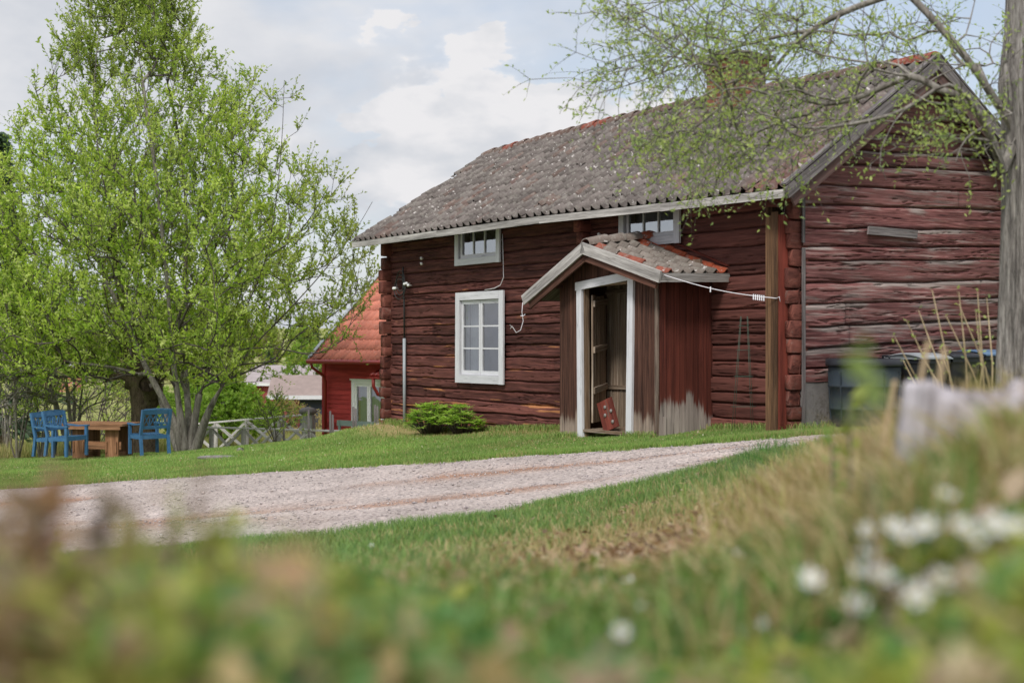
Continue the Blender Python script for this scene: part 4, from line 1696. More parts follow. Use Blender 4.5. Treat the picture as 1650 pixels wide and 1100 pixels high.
ch0 = garden_chair()
c1 = ch0
p = P(108, 0, 29.6)
c1.location = (p[0], 29.6, gz(p[0], 29.6) + .12)
c1.rotation_euler = (0, 0, math.radians(66))
c1.scale = (1.0,) * 3
tag(c1, 'blue wooden garden armchair facing right, nearer of the two left of the table', 'armchair', 'blue garden armchairs round the table')
c2 = copy_tree(ch0)
p = P(88, 0, 30.5)
c2.location = (p[0], 30.5, gz(p[0], 30.5) + .1)
c2.rotation_euler = (0, 0, math.radians(64))
tag(c2, 'blue wooden garden armchair farthest left, half hidden behind its neighbour', 'armchair', 'blue garden armchairs round the table')
c3 = copy_tree(ch0)
p = P(240, 0, 30.3)
c3.location = (p[0], 30.3, gz(p[0], 30.3) + .06)
c3.rotation_euler = (0, 0, math.radians(-140))
c3.scale = (1.04,) * 3
tag(c3, 'blue wooden garden armchair right of the table showing its lattice back', 'armchair', 'blue garden armchairs round the table')

p = P(165, 0, 30.8)
tb = empty('garden_table', (p[0], 30.8, gz(p[0], 30.8) - .02), math.radians(-14), 'brown plank table on two broad trestle boards under the tree', 'table')
mb = MB()
for i in range(5):
    mb.board((-.78, -.4 + .19 * i, .80), (.78, -.4 + .19 * i, .80), (0, .185, 0), (0, 0, .05), (.5 + .1 * i % .3, .1, .2))
mb.board((-.72, -.47, .74), (.72, -.47, .74), (0, 0, .09), (0, .03, 0))
mb.build('table_top', M['table'], tb)
for x in (-.40, .42):
    mb = MB()
    mb.board((x, -.30, 0), (x, -.30, .77), (.32, 0, 0), (0, .05, 0), (.7, .1, .2))
    mb.board((x, .30, 0), (x, .30, .77), (.32, 0, 0), (0, .05, 0), (.4, .1, .2))
    mb.board((x, -.275, .10), (x, .275, .10), (0, 0, .12), (.06, 0, 0), (.4, .1, .2))
    tre = mb.build('trestle', M['table'], tb)
    for s in (-.12, .12):
        mb = MB()
        mb.board((x + s, -.34, .18), (x + s, -.34, .42), (.03, 0, 0), (0, .03, 0), (.6, .1, .2))
        mb.build('peg', M['table'], tre)
mb = MB()
mb.board((-.62, -.26, .33), (.62, -.26, .33), (0, 0, .17), (0, .04, 0), (.6, .1, .2))
mb.build('stretcher', M['table'], tb)

# ------------------------------------------------------------------ the red cottage
PH = math.radians(-40)
M['falu'] = wood_mat('falu_red_boards', srgb(168, 58, 56), srgb(190, 72, 70), srgb(202, 84, 80), srgb(140, 52, 48), 1.1, .8, 10, .3, .2)
M['redtile'] = tile_mat('red_concrete_tile', .25)
M['redmetal'] = plain_mat('red_metal_gutter', srgb(150, 44, 38), .08, 4, .4, .05, .5)
cx0 = P(521, 0, 41.0)[0]
cot = empty('red_cottage', (cx0, 41.0, -1.95), PH, 'bright red board cottage with a steep red tiled roof, left of the log cabin', 'cottage')
LC, WC, HC = 7.0, 6.4, 2.84


def clap(x0, x1, y, z0, z1, holes, name='wall'):
    mb = MB()
    z = z0
    i = 0
    while z < z1:
        segs = [(x0, x1)]
        for (a, b, c, d) in holes:
            if c < z + .07 < d:
                segs = [(x0, a), (b, x1)]
        for s0, s1 in segs:
            mb.board((s0, y - .012, z + .07), (s1, y - .012, z + .07), (0, .012, .135), (0, .022, 0), (.45 + .1 * (i % 3) * .5, .3, .1))
        z += .138
        i += 1
    return mb.build(name, M['falu'], cot)


clap(0, LC, 0, 0, HC, [(1.38, 2.58, .62, 1.86)])
mb = MB()
mb.box(.0, LC, .02, .12, -.5, .62)
mb.box(.0, 1.38, .02, .12, .62, 1.86)
mb.box(2.58, LC, .02, .12, .62, 1.86)
mb.box(.0, LC, .02, .12, 1.86, HC)
mb.box(.0, .1, .12, WC, -.5, HC)
mb.box(LC - .1, LC, .12, WC, -.5, HC)
mb.box(.1, LC - .1, WC - .1, WC, -.5, HC)
V = [(0, 0, HC), (0, WC, HC), (0, WC / 2, HC + 2.8), (.1, 0, HC), (.1, WC, HC), (.1, WC / 2, HC + 2.8)]
mb.add(V, [(0, 2, 1), (3, 4, 5), (0, 3, 5, 2), (2, 5, 4, 1)], None, (.4, .3, .1))
mb.build('wall', M['falu'], cot)
mb = MB()
mb.board((.05, -.035, -.2), (.05, -.035, HC), (.12, 0, 0), (0, .03, 0), (.45, .3, .1))
mb.build('corner_board', M['falu'], cot)
mb = MB()
mb.box(-.02, LC, -.02, .019, -.9, -.01)
mb.build('foundation', M['concrete'], cot)
# window
mb = MB()
wx0, wx1, wz0, wz1 = 1.38, 2.58, .62, 1.86
for (a, b, c, d) in ((wx0 - .1, wx0 + .02, wz0 - .04, wz1 + .1), (wx1 - .02, wx1 + .1, wz0 - .04, wz1 + .1)):
    mb.box(a, b, -.06, -.02, c, d, (.8, .1, .1))
mb.box(wx0 + .02, wx1 - .02, -.06, -.02, wz1, wz1 + .1, (.8, .1, .1))
mb.box(wx0 - .14, wx1 + .14, -.09, -.02, wz1 + .101, wz1 + .14, (.8, .1, .1))
mb.box(wx0 + .02, wx1 - .02, -.06, -.02, wz0 - .08, wz0, (.8, .1, .1))
M['brightwhite'] = wood_mat('fresh_white_paint', srgb(222, 222, 224), srgb(234, 234, 236), srgb(240, 240, 242), srgb(190, 188, 184), 1.0, 1.2, 22, .2, .1, .35, streak=.1)
cf = mb.build('window', M['brightwhite'], cot)
mb = MB()
xm = (wx0 + wx1) / 2
for a, b in ((wx0 + .02, wx0 + .1), (xm - .07, xm - .003), (xm + .003, xm + .07), (wx1 - .1, wx1 - .02)):
    mb.box(a, b, -.03, .02, wz0 + .001, wz1 - .001, (.85, .1, .1))
for a, b in ((wx0 + .1, xm - .07), (xm + .07, wx1 - .1)):
    mb.box(a, b, -.03, .02, wz0 + .001, wz0 + .08, (.85, .1, .1))
    mb.box(a, b, -.03, .02, wz1 - .08, wz1 - .001, (.85, .1, .1))
mb.build('casement', M['brightwhite'], cf)
mb = MB()
mb.add([(wx0 + .05, .005, wz0 + .05), (wx1 - .05, .005, wz0 + .05), (wx1 - .05, .005, wz1 - .05), (wx0 + .05, .005, wz1 - .05)], [(0, 1, 2, 3)])
mb.build('glass', M['glass'], cf)
for s0, s1 in ((wx0 + .05, wx0 + .34), (xm - .2, xm + .2), (wx1 - .34, wx1 - .05)):
    mb = MB()
    xs = np.linspace(s0, s1, 16)
    yy = .16 + .03 * np.sin(xs * 50)
    V = np.concatenate([np.stack([xs, yy, np.full(16, wz0)], 1), np.stack([xs, yy, np.full(16, wz1)], 1)])
    mb.add(V, [(i, i + 1, 17 + i, 16 + i) for i in range(15)])
    mb.build('curtain', M['curtain'], cf, True)
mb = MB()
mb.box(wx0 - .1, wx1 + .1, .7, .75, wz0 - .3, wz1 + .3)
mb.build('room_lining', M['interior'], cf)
# roof
def cr(u, v, side=1):
    u = np.asarray(u, float)
    v = np.asarray(v, float)
    X = -.10 + (LC + .4) * u
    if side == 1:
        Y = -.45 + (WC / 2 + .45) * v
    else:
        Y = WC + .45 - (WC / 2 + .45) * v
    Z = HC - .28 + 3.25 * v + 0 * u
    return np.stack(np.broadcast_arrays(X, Y, Z), -1)


V, Fc, C = pantile_field(lambda u, v: cr(u, v), 30, 11, .02, lambda i, j, r: np.array(srgb(212, 132, 112)) * r.uniform(.8, 1.12), 77, amp=.022)
mb = MB()
for side in (1, -1):
    G = np.array([cr(np.array([0, 1.]), v, side) for v in (0, 1)]).reshape(-1, 3)
    mb.add(np.concatenate([G + [0, 0, -.02], G + [0, 0, -.1]]), [(0, 1, 3, 2), (4, 6, 7, 5), (0, 4, 5, 1), (2, 3, 7, 6), (0, 2, 6, 4), (1, 5, 7, 3)], None, (.3, .3, .1))
rf = mb.build('roof', M['falu'], cot)
link_mesh('roof_tiles', V, Fc, M['redtile'], rf, None, C)
mb = MB()
mb.board(cr(0, 0) + [-.02, 0, .0], cr(0, 1) + [-.02, 0, .0], (0, -.12, .10), (.03, 0, 0), (.4, .3, .1))
mb.board(cr(0, 0) + [-.01, -.0, .09], cr(0, 1) + [-.01, 0, .09], (.12, 0, 0), (0, -.02, .02), (.9, .1, .9))
mb.build('verge', M['steel'], rf)
mb = MB()
g = cr(np.array([0., 1.]), 0.0) + [0, -.09, -.06]
mb.tube([g[0], g[1]], .065, 10)
mb.build('gutter', M['redmetal'], cot, True)
mb = MB()
mb.tube([g[0] + [.15, 0, -.03], g[0] + [.15, .05, -.18], g[0] + [.32, .33, -.42], g[0] + [.33, .42, -.6], g[0] + [.33, .42, -2.2]], .045, 10)
mb.build('downpipe', M['redmetal'], cot, True)
# little canopy roof and its pipe near the cabin corner
mb = MB()
for i in range(6):
    x = 2.55 + i * .16
    mb.tube([(x, -.5, 2.12), (x, -.0, 2.32)], .05, 8, cap=True)
mb.box(2.48, 3.5, -.55, .0, 2.04, 2.085)
mb.build('canopy', M['redmetal'], cot)
mb = MB()
mb.tube([(2.66, -.50, 2.04), (2.66, -.50, 1.82), (2.75, -.4, 1.58), (2.9, -.2, 1.5), (2.9, -.15, .2)], .05, 10)
mb.build('canopy_pipe', M['redmetal'], cot, True)

M['mint'] = plain_mat('pale_green_paint', srgb(142, 158, 152), .08, 5, .6)
p = P(566, 0, 38.6)
bz = -1.93
bn = empty('garden_bench', (p[0], 38.6, bz), PH, 'pale grey green bench against the red cottage wall', 'bench')
for nm, aa in (('seat', ((-.8, 0, .42), (.8, 0, .42), (0, .3, 0), (0, 0, .04))), ('backrest', ((-.8, .2, .74), (.8, .2, .74), (0, .03, 0), (0, 0, .16)))):
    mb = MB()
    mb.board(*aa)
    mb.build(nm, M['mint'], bn)
for x in (-.7, .7):
    mb = MB()
    mb.board((x, -.1, -.4), (x, -.1, .40), (.06, 0, 0), (0, .06, 0))
    mb.board((x, .2, -.4), (x, .2, .82), (.06, 0, 0), (0, .06, 0))
    mb.build('leg', M['mint'], bn)
# plants on the sill
for i, (dx, hh) in enumerate(((.62, .30), (1.05, .36))):
    w_ = cot.matrix_basis @ Vector((wx0 + dx, .10, wz0 + .03))
    po = empty('potted_plant', (w_.x, w_.y, w_.z), 0, ('dark leafy pot plant left on the cottage window sill', 'white flowering pot plant right on the cottage window sill')[i], 'pot plant')
    mb = MB()
    mb.tube([(0, 0, 0), (0, 0, .13), (0, 0, .135)], [.055, .075, .07], 12)
    mb.build('pot', M['porcelain'], po, True)
    N = 60
    pos = np.array([0, 0, .13]) + rng.normal(size=(N, 3)) * [.05, .04, .06] + [0, 0, .08]
    Vv, Ff = leaf_arrays(pos, rand_dirs(N) + [0, 0, .6], rand_dirs(N), np.full(N, .1), np.full(N, .045))
    link_mesh('foliage', Vv, Ff, M['leaf'], po, None, np.repeat(mixcols(N, [srgb(70, 98, 52), srgb(96, 120, 70)] if i == 0 else [srgb(96, 120, 70), srgb(225, 222, 226)]), 4, 0))

# ------------------------------------------------------------------ sheds far behind
def shed(name, px, Y, w, h, d, z, rz, wallm, roofcol, lab, door=None):
    x = P(px, 0, Y)[0]
    o = empty(name, (x, Y, z), rz, lab, 'shed')
    mb = MB()
    mb.box(0, w, 0, d, 0, h, (.4, .3, .1), axis=2)
    mb.build('wall', wallm, o)
    mb = MB()
    rm = plain_mat('far_roof', roofcol, .15, 3, .7)
    for s in (1, -1):
        y0 = -.4 if s == 1 else d + .4
        mb.board((-.35, (y0 + d / 2) / 2, h + d * .14 + .03), (w + .35, (y0 + d / 2) / 2, h + d * .14 + .03), (0, (d / 2 - y0), d * .30), (0, .0, .07))
    mb.build('roof', rm, o)
    mb = MB()
    mb.box(-.37, w + .37, -.45, -.41, h - .12, h + .06, (.8, .1, .1))
    mb.build('eave_board', M['white'], o)
    for xx in (.04, w - .04):
        mb = MB()
        mb.box(xx - .07, xx + .07, -.04, -.005, 0, h - .1, (.8, .1, .1))
        mb.build('corner_board', M['falu'] if door else M['white'], o)
    if door:
        mb = MB()
        mb.box(door[0], door[1], -.06, -.002, .05, door[2], (.2, .1, .1), axis=2)
        mb.build('door', plain_mat('dark_door_paint', srgb(52, 58, 70), .1, 4, .7), o)
    return o


M['falufar'] = wood_mat('faded_red_boards', srgb(132, 58, 64), srgb(154, 74, 78), srgb(168, 90, 92), srgb(150, 90, 92), 1.1, .8, 10, .3, .1)
shed('garden_shed', 444, 62, 4.2, 1.65, 3.0, -3.0, math.radians(3), M['falufar'], srgb(138, 122, 116), 'pinkish red shed with a dark door and grey roof beyond the fence', (1.1, 2.2, 1.6))
shed('distant_barn', 398, 92, 4.2, 1.7, 4, -3.4, math.radians(-8), M['falufar'], srgb(150, 140, 140), 'small faded barn with a dull roof far beyond the shed, left of it')
shed('distant_cottage', 58, 96, 2.6, 1.9, 3, -2.4, math.radians(6), plain_mat('far_salmon_wall', srgb(198, 128, 112), .1, 3, .8), srgb(140, 90, 78), 'salmon coloured cottage far off behind the bare shrubs at the left')

# ------------------------------------------------------------------ fences
def post(o, x, y, h, w=.10, mat='grey', name='post', lean=(0, 0)):
    mb = MB()
    g = gz(x, y)
    mb.board((x, y, g - .2), (x + lean[0], y + lean[1], g + h), (w, 0, 0), (0, w, 0), (random.random() * .5 + .4, .1, .4), seg=2)
    return mb.build(name, M[mat], o)


def x_fence(pts, lab, zt, h, wlight=.8):
    """posts along pts with a flat top rail and crossed braces"""
    o = empty('brace_fence', (0, 0, 0), 0, lab, 'fence')
    n = len(pts)
    tops = []
    for (x, y) in pts:
        mb = MB()
        t = zt(x, y)
        mb.board((x, y, t - h - .1), (x, y, t - .025), (.11, 0, 0), (0, .11, 0), (random.random() * .4 + .4, .1, .4))
        mb.build('post', M['fence'], o)
        tops.append(np.array([x, y, t]))
    for a, b in zip(tops[:-1], tops[1:]):
        mb = MB()
        mb.board(a, b, (0, .14, 0), (0, 0, .045), (1.0, .1, .1))
        mb.build('rail', M['fence'], o)
        d = (b - a) / np.linalg.norm(b - a)
        for k, (p0, p1) in enumerate(((a - [0, 0, .06], b - [0, 0, h - .08]), (a - [0, 0, h - .08], b - [0, 0, .06]))):
            mb = MB()
            off = np.array([-d[1], d[0], 0]) * (.02 if k else -.02)
            mb.board(p0 + off + d * .05, p1 + off - d * .05, (0, 0, .10), np.array([-d[1], d[0], 0]) * .03, (.95 if k else .6, .1, .2))
            mb.build('brace', M['fence'], o)
    return o


ax, bx = P(290, 0, 38.0), P(552, 0, 36.5)
xs = np.linspace(0, 1, 6)
x_fence([(ax[0] + (bx[0] - ax[0]) * q, 38 - 1.5 * q) for q in xs], 'nearer grey timber fence with crossed braces and pale top rail, right of the tree', lambda x, y: EYE - (137 + (x + 9.2) * 1.6) / 2200 * y, .95)
ax, bx = P(300, 0, 45.0), P(505, 0, 41)
xs = np.linspace(0, 1, 5)
x_fence([(ax[0] + (bx[0] - ax[0]) * q, 45 - 4 * q) for q in xs], 'farther grey timber fence whose top rail climbs to the right behind the first', lambda x, y: EYE - (134 - (x + 10.7) * 3.6) / 2200 * y, 1.0)

# leaning split-rail fence
o = empty('split_rail_fence', (0, 0, 0), 0, 'low old fence of slanting split rails tied between pairs of stakes by the slope', 'fence')
pA = P(455, 736, 34.0)
pB = P(604, 688, 33.0)
for i in range(6):
    mb = MB()
    q = i / 5
    s = pA + (pB - pA) * (q * .62) + [0, 0, -.16 + .05 * (i % 2)]
    e = s + (pB - pA) * .42 + [0, .05, .16]
    mb.tube([s, (s + e) / 2 + [0, 0, .02], e], [.035, .04, .03], 6, (.3, .2, .5))
    mb.build('rail', M['fence'], o)
for px, py0, py1 in ((533, 728, 662), (537, 726, 668), (570, 716, 655), (574, 716, 658), (605, 700, 652), (609, 700, 654), (498, 730, 660), (458, 735, 668)):
    mb = MB()
    a, b = P(px, py0 + 12, 33.3), P(px - 1, py1, 33.3)
    mb.tube([a, b], [.035, .028], 6, (.6, .2, .5))
    mb.build('stake', M['grey'], o)
# gate post with a boulder cap
mb = MB()
a = P(496, 735, 40.5)
b = P(496, 668, 40.5)
mb.board(a, b, (.32, 0, 0), (0, .3, 0), (.4, .1, .3))
gp = mb.build('gate_post', M['fence'])
tag(gp, 'stout grey gate post topped by a pale boulder beside the red cottage', 'gate post')
mb = MB()
th = np.linspace(0, math.pi, 6)
zz = -np.cos(th) * .13
mb.tube(np.stack([0 * zz, 0 * zz, zz], 1) + b + [0, 0, .1], np.sin(th) * .26 + .02, 10)
cap = mb.build('boulder', M['concrete'])
cap.parent = gp

# flat pale stones in the lawn
def stone(px, Y, w, h, lab):
    x = P(px, 0, Y)[0]
    g = gz(x, Y)
    mb = MB()
    n = 7
    th = np.linspace(0, math.pi, n)
    mb.tube(np.stack([np.cos(th) * -w / 2, .03 * np.sin(th * 3), 0 * th + h * .3], 1) + [x, Y, g], np.sin(th) * h * .8 + .01, 8)
    o = mb.build('lawn_stone', M['concrete'], None, True)
    tag(o, lab, 'stone')


stone(352, 24.2, .75, .05, 'long low grey stone flush in the lawn near the gravel')
stone(388, 26.8, .14, .07, 'single small pale stone standing in the lawn')

#@@PART4
# ------------------------------------------------------------------ trees
def grow(seeds, targets, step=.35, up=.3, bend=.35):
    """seeds: list of (polyline Nx3, parent_index or -1). returns pos, parent arrays"""
    cap = 60000
    pos = np.zeros((cap, 3))
    par = np.full(cap, -1, int)
    dr = np.zeros((cap, 3))
    n = 0
    for pl, attach in seeds:
        pl = np.asarray(pl, float)
        # resample
        d = np.concatenate(([0], np.cumsum(np.linalg.norm(np.diff(pl, axis=0), axis=1))))
        m = max(3, int(d[-1] / step))
        q = np.linspace(0, d[-1], m + 1)
        pp = np.stack([np.interp(q, d, pl[:, k]) for k in range(3)], 1)
        # smooth
        for _ in range(2):
            pp[1:-1] = (pp[:-2] + 2 * pp[1:-1] + pp[2:]) / 4
        if attach is None or n == 0:
            last = -1
        else:
            last = int(np.argmin(((pos[:n] - pp[0]) ** 2).sum(1)))
            pp = pp[1:]
        for p in pp:
            pos[n] = p
            par[n] = last
            if last >= 0:
                v = p - pos[last]
                dr[n] = v / (np.linalg.norm(v) + 1e-9)
                if par[last] < 0:
                    dr[last] = dr[n]
            else:
                dr[n] = (0, 0, 1)
            last = n
            n += 1
    base = pos[0].copy()
    order = np.argsort(((targets - base) ** 2).sum(1))
    tips = []
    for ti in order:
        T = targets[ti]
        v = T - pos[:n]
        d = np.linalg.norm(v, axis=1) + 1e-6
        cosang = (v * dr[:n]).sum(1) / d
        cost = d * (1 + 1.1 * (1 - cosang)) + up * np.maximum(0, -v[:, 2]) * 2
        cost[par[:n] < 0] += 5
        i = int(np.argmin(cost))
        L = d[i]
        m = max(1, int(round(L / step)))
        p0 = pos[i].copy()
        c = p0 + (dr[i] * .6 + v[i] / L * .4) * L * bend + np.array([0, 0, up * L * .15])
        last = i
        for q in range(1, m + 1):
            s = q / m
            p = (1 - s) ** 2 * p0 + 2 * s * (1 - s) * c + s * s * T
            if q < m:
                p = p + rng.normal(size=3) * .06 * step
            if n >= cap:
                break
            pos[n] = p
            par[n] = last
            w = p - pos[last]
            dr[n] = w / (np.linalg.norm(w) + 1e-9)
            last = n
            n += 1
        tips.append(last)
    return pos[:n].copy(), par[:n].copy(), dr[:n].copy(), np.array(tips)


def radii(par, rtip, power=2.3, rmax=None):
    n = len(par)
    a = np.zeros(n)
    kids = np.zeros(n)
    for i in range(n - 1, -1, -1):
        if kids[i] == 0:
            a[i] = rtip ** power
        if par[i] >= 0:
            a[par[i]] += a[i]
            kids[par[i]] += 1
    r = a ** (1 / power)
    if rmax:
        r = np.minimum(r, rmax)
    return r


def branch_mesh(name, pos, par, dr, r, mat, parent, thick=.035, smooth=True):
    """every node-to-node run as a tapered prism; rings share frames so runs join"""
    ref = np.array([.31, .87, .2])
    a = np.cross(dr, ref)
    a /= np.linalg.norm(a, axis=1)[:, None] + 1e-9
    b = np.cross(dr, a)
    Vs, Fs = [], []
    n0 = 0
    idx = np.where(par >= 0)[0]
    for sel, k in ((idx[r[idx] >= thick], 9), (idx[r[idx] < thick], 4)):
        if len(sel) == 0:
            continue
        th = np.arange(k) / k * 2 * math.pi
        cs, sn = np.cos(th), np.sin(th)
        p = par[sel]
        rp = np.minimum(r[p], r[sel] * 1.35 + .002)
        # first run of a side branch starts in its own frame
        same = (dr[p] * dr[sel]).sum(1) > .8
        A0 = np.where(same[:, None], a[p], a[sel])
        B0 = np.where(same[:, None], b[p], b[sel])
        wob = 1.0
        R0 = pos[p][:, None] + rp[:, None, None] * (A0[:, None] * cs[None, :, None] + B0[:, None] * sn[None, :, None])
        R1 = pos[sel][:, None] + r[sel][:, None, None] * (a[sel][:, None] * cs[None, :, None] + b[sel][:, None] * sn[None, :, None])
        V = np.concatenate([R0, R1], 1).reshape(-1, 3)
        bidx = (n0 + np.arange(len(sel)) * 2 * k)[:, None]
        for q in range(k):
            q2 = (q + 1) % k
            Fs.append(bidx + np.array([q, q2, k + q2, k + q]))
        Vs.append(V)
        n0 += len(V)
    return link_mesh(name, np.concatenate(Vs), np.concatenate(Fs), mat, parent, None, None, smooth)


def shoots_and_leaves(tip_pos, tip_dir, nsh, slen, nleaf, lL, lW, palette, upw=.9, spread=.6, droop=0.0, weights=None, clump=1.0):
    """thin shoots from the tips with leaves along them; returns twig arrays and leaf arrays"""
    N = len(tip_pos) * nsh
    P0 = np.repeat(tip_pos, nsh, 0)
    D = np.repeat(tip_dir, nsh, 0) + rng.normal(size=(N, 3)) * spread + np.array([0, 0, upw])
    D /= np.linalg.norm(D, axis=1)[:, None]
    Ls = slen * rng.uniform(.5, 1.35, N)
    side = rand_dirs(N) * .12
    def at(q):
        q = q[:, None]
        return P0 + D * (Ls[:, None] * q) + side * (Ls[:, None] * q * q) + np.array([0, 0, -droop]) * (Ls[:, None] * q * q)
    # twigs : 3 runs, 3-sided
    qs = [np.full(N, q) for q in (0, .35, .7, 1.0)]
    pts = [at(q) for q in qs]
    # leaves
    K = nleaf
    q = np.tile(np.linspace(.12, 1.0, K), N) + rng.uniform(-.04, .04, N * K)
    P0r, Dr, Lr, Sr = np.repeat(P0, K, 0), np.repeat(D, K, 0), np.repeat(Ls, K), np.repeat(side, K, 0)
    q1 = q[:, None]
    lp = P0r + Dr * (Lr[:, None] * q1) + Sr * (Lr[:, None] * q1 * q1) + np.array([0, 0, -droop]) * (Lr[:, None] * q1 * q1)
    rd = rand_dirs(N * K)
    ld = Dr * .55 + rd * .8 + [0, 0, .15]
    ll = lL * rng.uniform(.6, 1.3, N * K)
    V, Fc = leaf_arrays(lp, ld, rand_dirs(N * K), ll, ll * (lW / lL))
    sh = mixcols(N, palette, .15, weights)
    C = np.repeat(np.repeat(sh, K, 0) * rng.uniform(.85, 1.15, (N * K, 1)), 4, 0)
    return pts, V, Fc, C


def twig_mesh(name, pts, r0, mat, parent):
    N = len(pts[0])
    k = 3
    Vs = []
    th = np.arange(k) / k * 2 * math.pi
    d = pts[-1] - pts[0]
    d /= np.linalg.norm(d, axis=1)[:, None]
    a = np.cross(d, [.31, .87, .2])
    a /= np.linalg.norm(a, axis=1)[:, None]
    b = np.cross(d, a)
    rings = []
    for i, p in enumerate(pts):
        r = r0 * (1 - .75 * i / (len(pts) - 1))
        rings.append(p[:, None] + r * (a[:, None] * np.cos(th)[None, :, None] + b[:, None] * np.sin(th)[None, :, None]))
    V = np.stack(rings, 1).reshape(-1, 3)
    m = len(pts)
    base = (np.arange(N) * m * k)[:, None]
    Fs = []
    for i in range(m - 1):
        for q in range(k):
            q2 = (q + 1) % k
            Fs.append(base + np.array([i * k + q, i * k + q2, (i + 1) * k + q2, (i + 1) * k + q]))
    return link_mesh(name, V, np.concatenate(Fs), mat, parent)


SPRING = [srgb(160, 188, 70), srgb(188, 208, 90), srgb(128, 158, 58), srgb(202, 216, 128)]

# ---- the big leafy tree at the left
YT = 34.0
tx = P(298, 0, YT)[0]
tz = gz(tx, YT) - .1
tree = empty('leafy_tree', (tx, YT, tz), 0, 'large many-stemmed tree in fresh light green leaf beside the garden table', 'tree')
O = np.array([tx, YT, tz])


def T(px, py, dy=0.0):
    return P(px, py, YT + dy) - O


root = T(298, 742)
seeds = []
stems = [
    ([(298, 742, 0), (288, 690, 0), (262, 640, .1), (238, 600, .3), (215, 545, .5), (180, 470, .9), (140, 380, 1.2), (110, 280, 1.4), (95, 190, 1.5)]),
    ([(300, 742, -.1), (292, 680, -.1), (284, 620, -.2), (276, 560, -.4), (272, 480, -.6), (262, 380, -.9), (250, 270, -1.0), (232, 150, -.8), (215, 30, -.5), (205, -20, -.4)]),
    ([(303, 742, .1), (306, 690, .2), (300, 620, .6), (298, 540, 1.0), (300, 440, 1.3), (300, 320, 1.4), (285, 200, 1.2), (260, 90, .9)]),
    ([(306, 742, 0), (312, 680, 0), (325, 620, -.2), (350, 570, -.4), (395, 500, -.6), (430, 420, -.6), (446, 320, -.5), (455, 220, -.3), (458, 130, -.1)]),
    ([(310, 742, -.1), (320, 710, -.2), (335, 660, -.4), (365, 610, -.6), (410, 555, -.8), (465, 500, -1.0), (520, 440, -1.0), (575, 370, -.9), (600, 325, -.8)]),
    ([(296, 742, .1), (280, 700, .3), (262, 655, .8), (250, 610, 1.3), (270, 540, 1.7), (320, 460, 1.9), (360, 370, 1.9), (375, 260, 1.6), (372, 170, 1.3)]),
]
for k, st in enumerate(stems):
    seeds.append((np.array([T(*s) for s in st]), True))
seeds += [
    (np.array([T(*s) for s in [(244, 612, .3), (215, 598, .2), (180, 590, .0), (140, 588, -.3), (95, 580, -.6), (40, 590, -.8)]]), True),
    (np.array([T(*s) for s in [(284, 620, -.2), (240, 570, -.9), (190, 520, -1.5), (120, 470, -2.0), (50, 400, -2.2)]]), True),
    (np.array([T(*s) for s in [(276, 560, -.4), (300, 500, -1.2), (340, 430, -1.8), (380, 350, -2.2), (400, 250, -2.0)]]), True),
    (np.array([T(*s) for s in [(276, 560, -.4), (230, 480, -1.2), (190, 380, -1.8), (160, 270, -1.9), (150, 150, -1.5), (160, 40, -1.2)]]), True),
    (np.array([T(*s) for s in [(298, 540, 1.0), (340, 480, 1.4), (420, 430, 1.6), (490, 370, 1.6), (530, 300, 1.3)]]), True),
    (np.array([T(*s) for s in [(350, 570, -.4), (400, 560, -.8), (450, 560, -1.1), (510, 575, -1.3)]]), True),
]
# crown outline in the photograph's terms, turned into metres about the trunk
EZ = np.array([-40, 0, 70, 110, 150, 200, 260, 300, 360, 420, 480, 540, 580, 615])
EL = np.array([170, 128, 92, 88, 70, 48, 12, 5, -30, -55, -75, -70, -50, 0])
ER = np.array([262, 292, 328, 415, 475, 500, 522, 560, 585, 606, 600, 585, 520, 440])
N0 = 26000
py = rng.uniform(-40, 615, N0)
lft = np.interp(py, EZ, EL)
rgt = np.interp(py, EZ, ER)
# two leading shoulders with a notch between them
notch = 120 * np.exp(-((py - 60) / 60) ** 2)
cx_ = (lft + rgt) / 2
u = rng.uniform(-1, 1, N0)
v = rng.uniform(-1, 1, N0)
ok = u * u + v * v < 1
ok &= ~((py < 125) & (cx_ + u * (rgt - lft) / 2 > 330))
rad = np.sqrt(u * u + v * v)
ok &= rng.uniform(0, 1, N0) < .35 + .65 * rad
# denser low and left, thinner at the right
pxs_ = cx_ + u * (rgt - lft) / 2
dens = .30 + .66 * sstep(120, 380, py) - .56 * sstep(350, 480, pxs_) - .3 * (py > 560)
dens = dens + .22 * sstep(280, 400, py) * (1 - sstep(250, 380, pxs_)) * (py < 570)
dens = dens * (.35 + 1.5 * (fbm(pxs_ / 38, py / 38, 5, 3) + .3 * v - .22))
ok &= rng.uniform(0, 1, N0) < np.clip(dens, .05, 1)
py, u, v, pxs_ = py[ok], u[ok], v[ok], pxs_[ok]
pass
hw = (np.interp(py, EZ, ER) - np.interp(py, EZ, EL)) / 2 / F * YT * .85
tg = np.stack([(pxs_ - 825) / F * YT, YT + v * hw, EYE + (550 - py) / F * YT], 1) - O
tg = tg[:2900]
pos, par, dr, tips = grow(seeds, tg, .34, .35)
r = radii(par, .0065, 2.25, .17)
r = np.maximum(r, np.where(pos[:, 2] < 1.6, .125 * (1.2 - pos[:, 2] / 2.2), 0))
branch_mesh('trunk', pos, np.where(r > .035, par, -1), dr, r, M['bark'], tree)
branch_mesh('branches', pos, np.where(r <= .035, par, -1), dr, r, M['twig'], tree)
tp, td = pos[tips], dr[tips]
pts, V, Fc, C = shoots_and_leaves(tp, td, 4, .52, 11, .098, .048, SPRING, upw=.9, spread=.52)
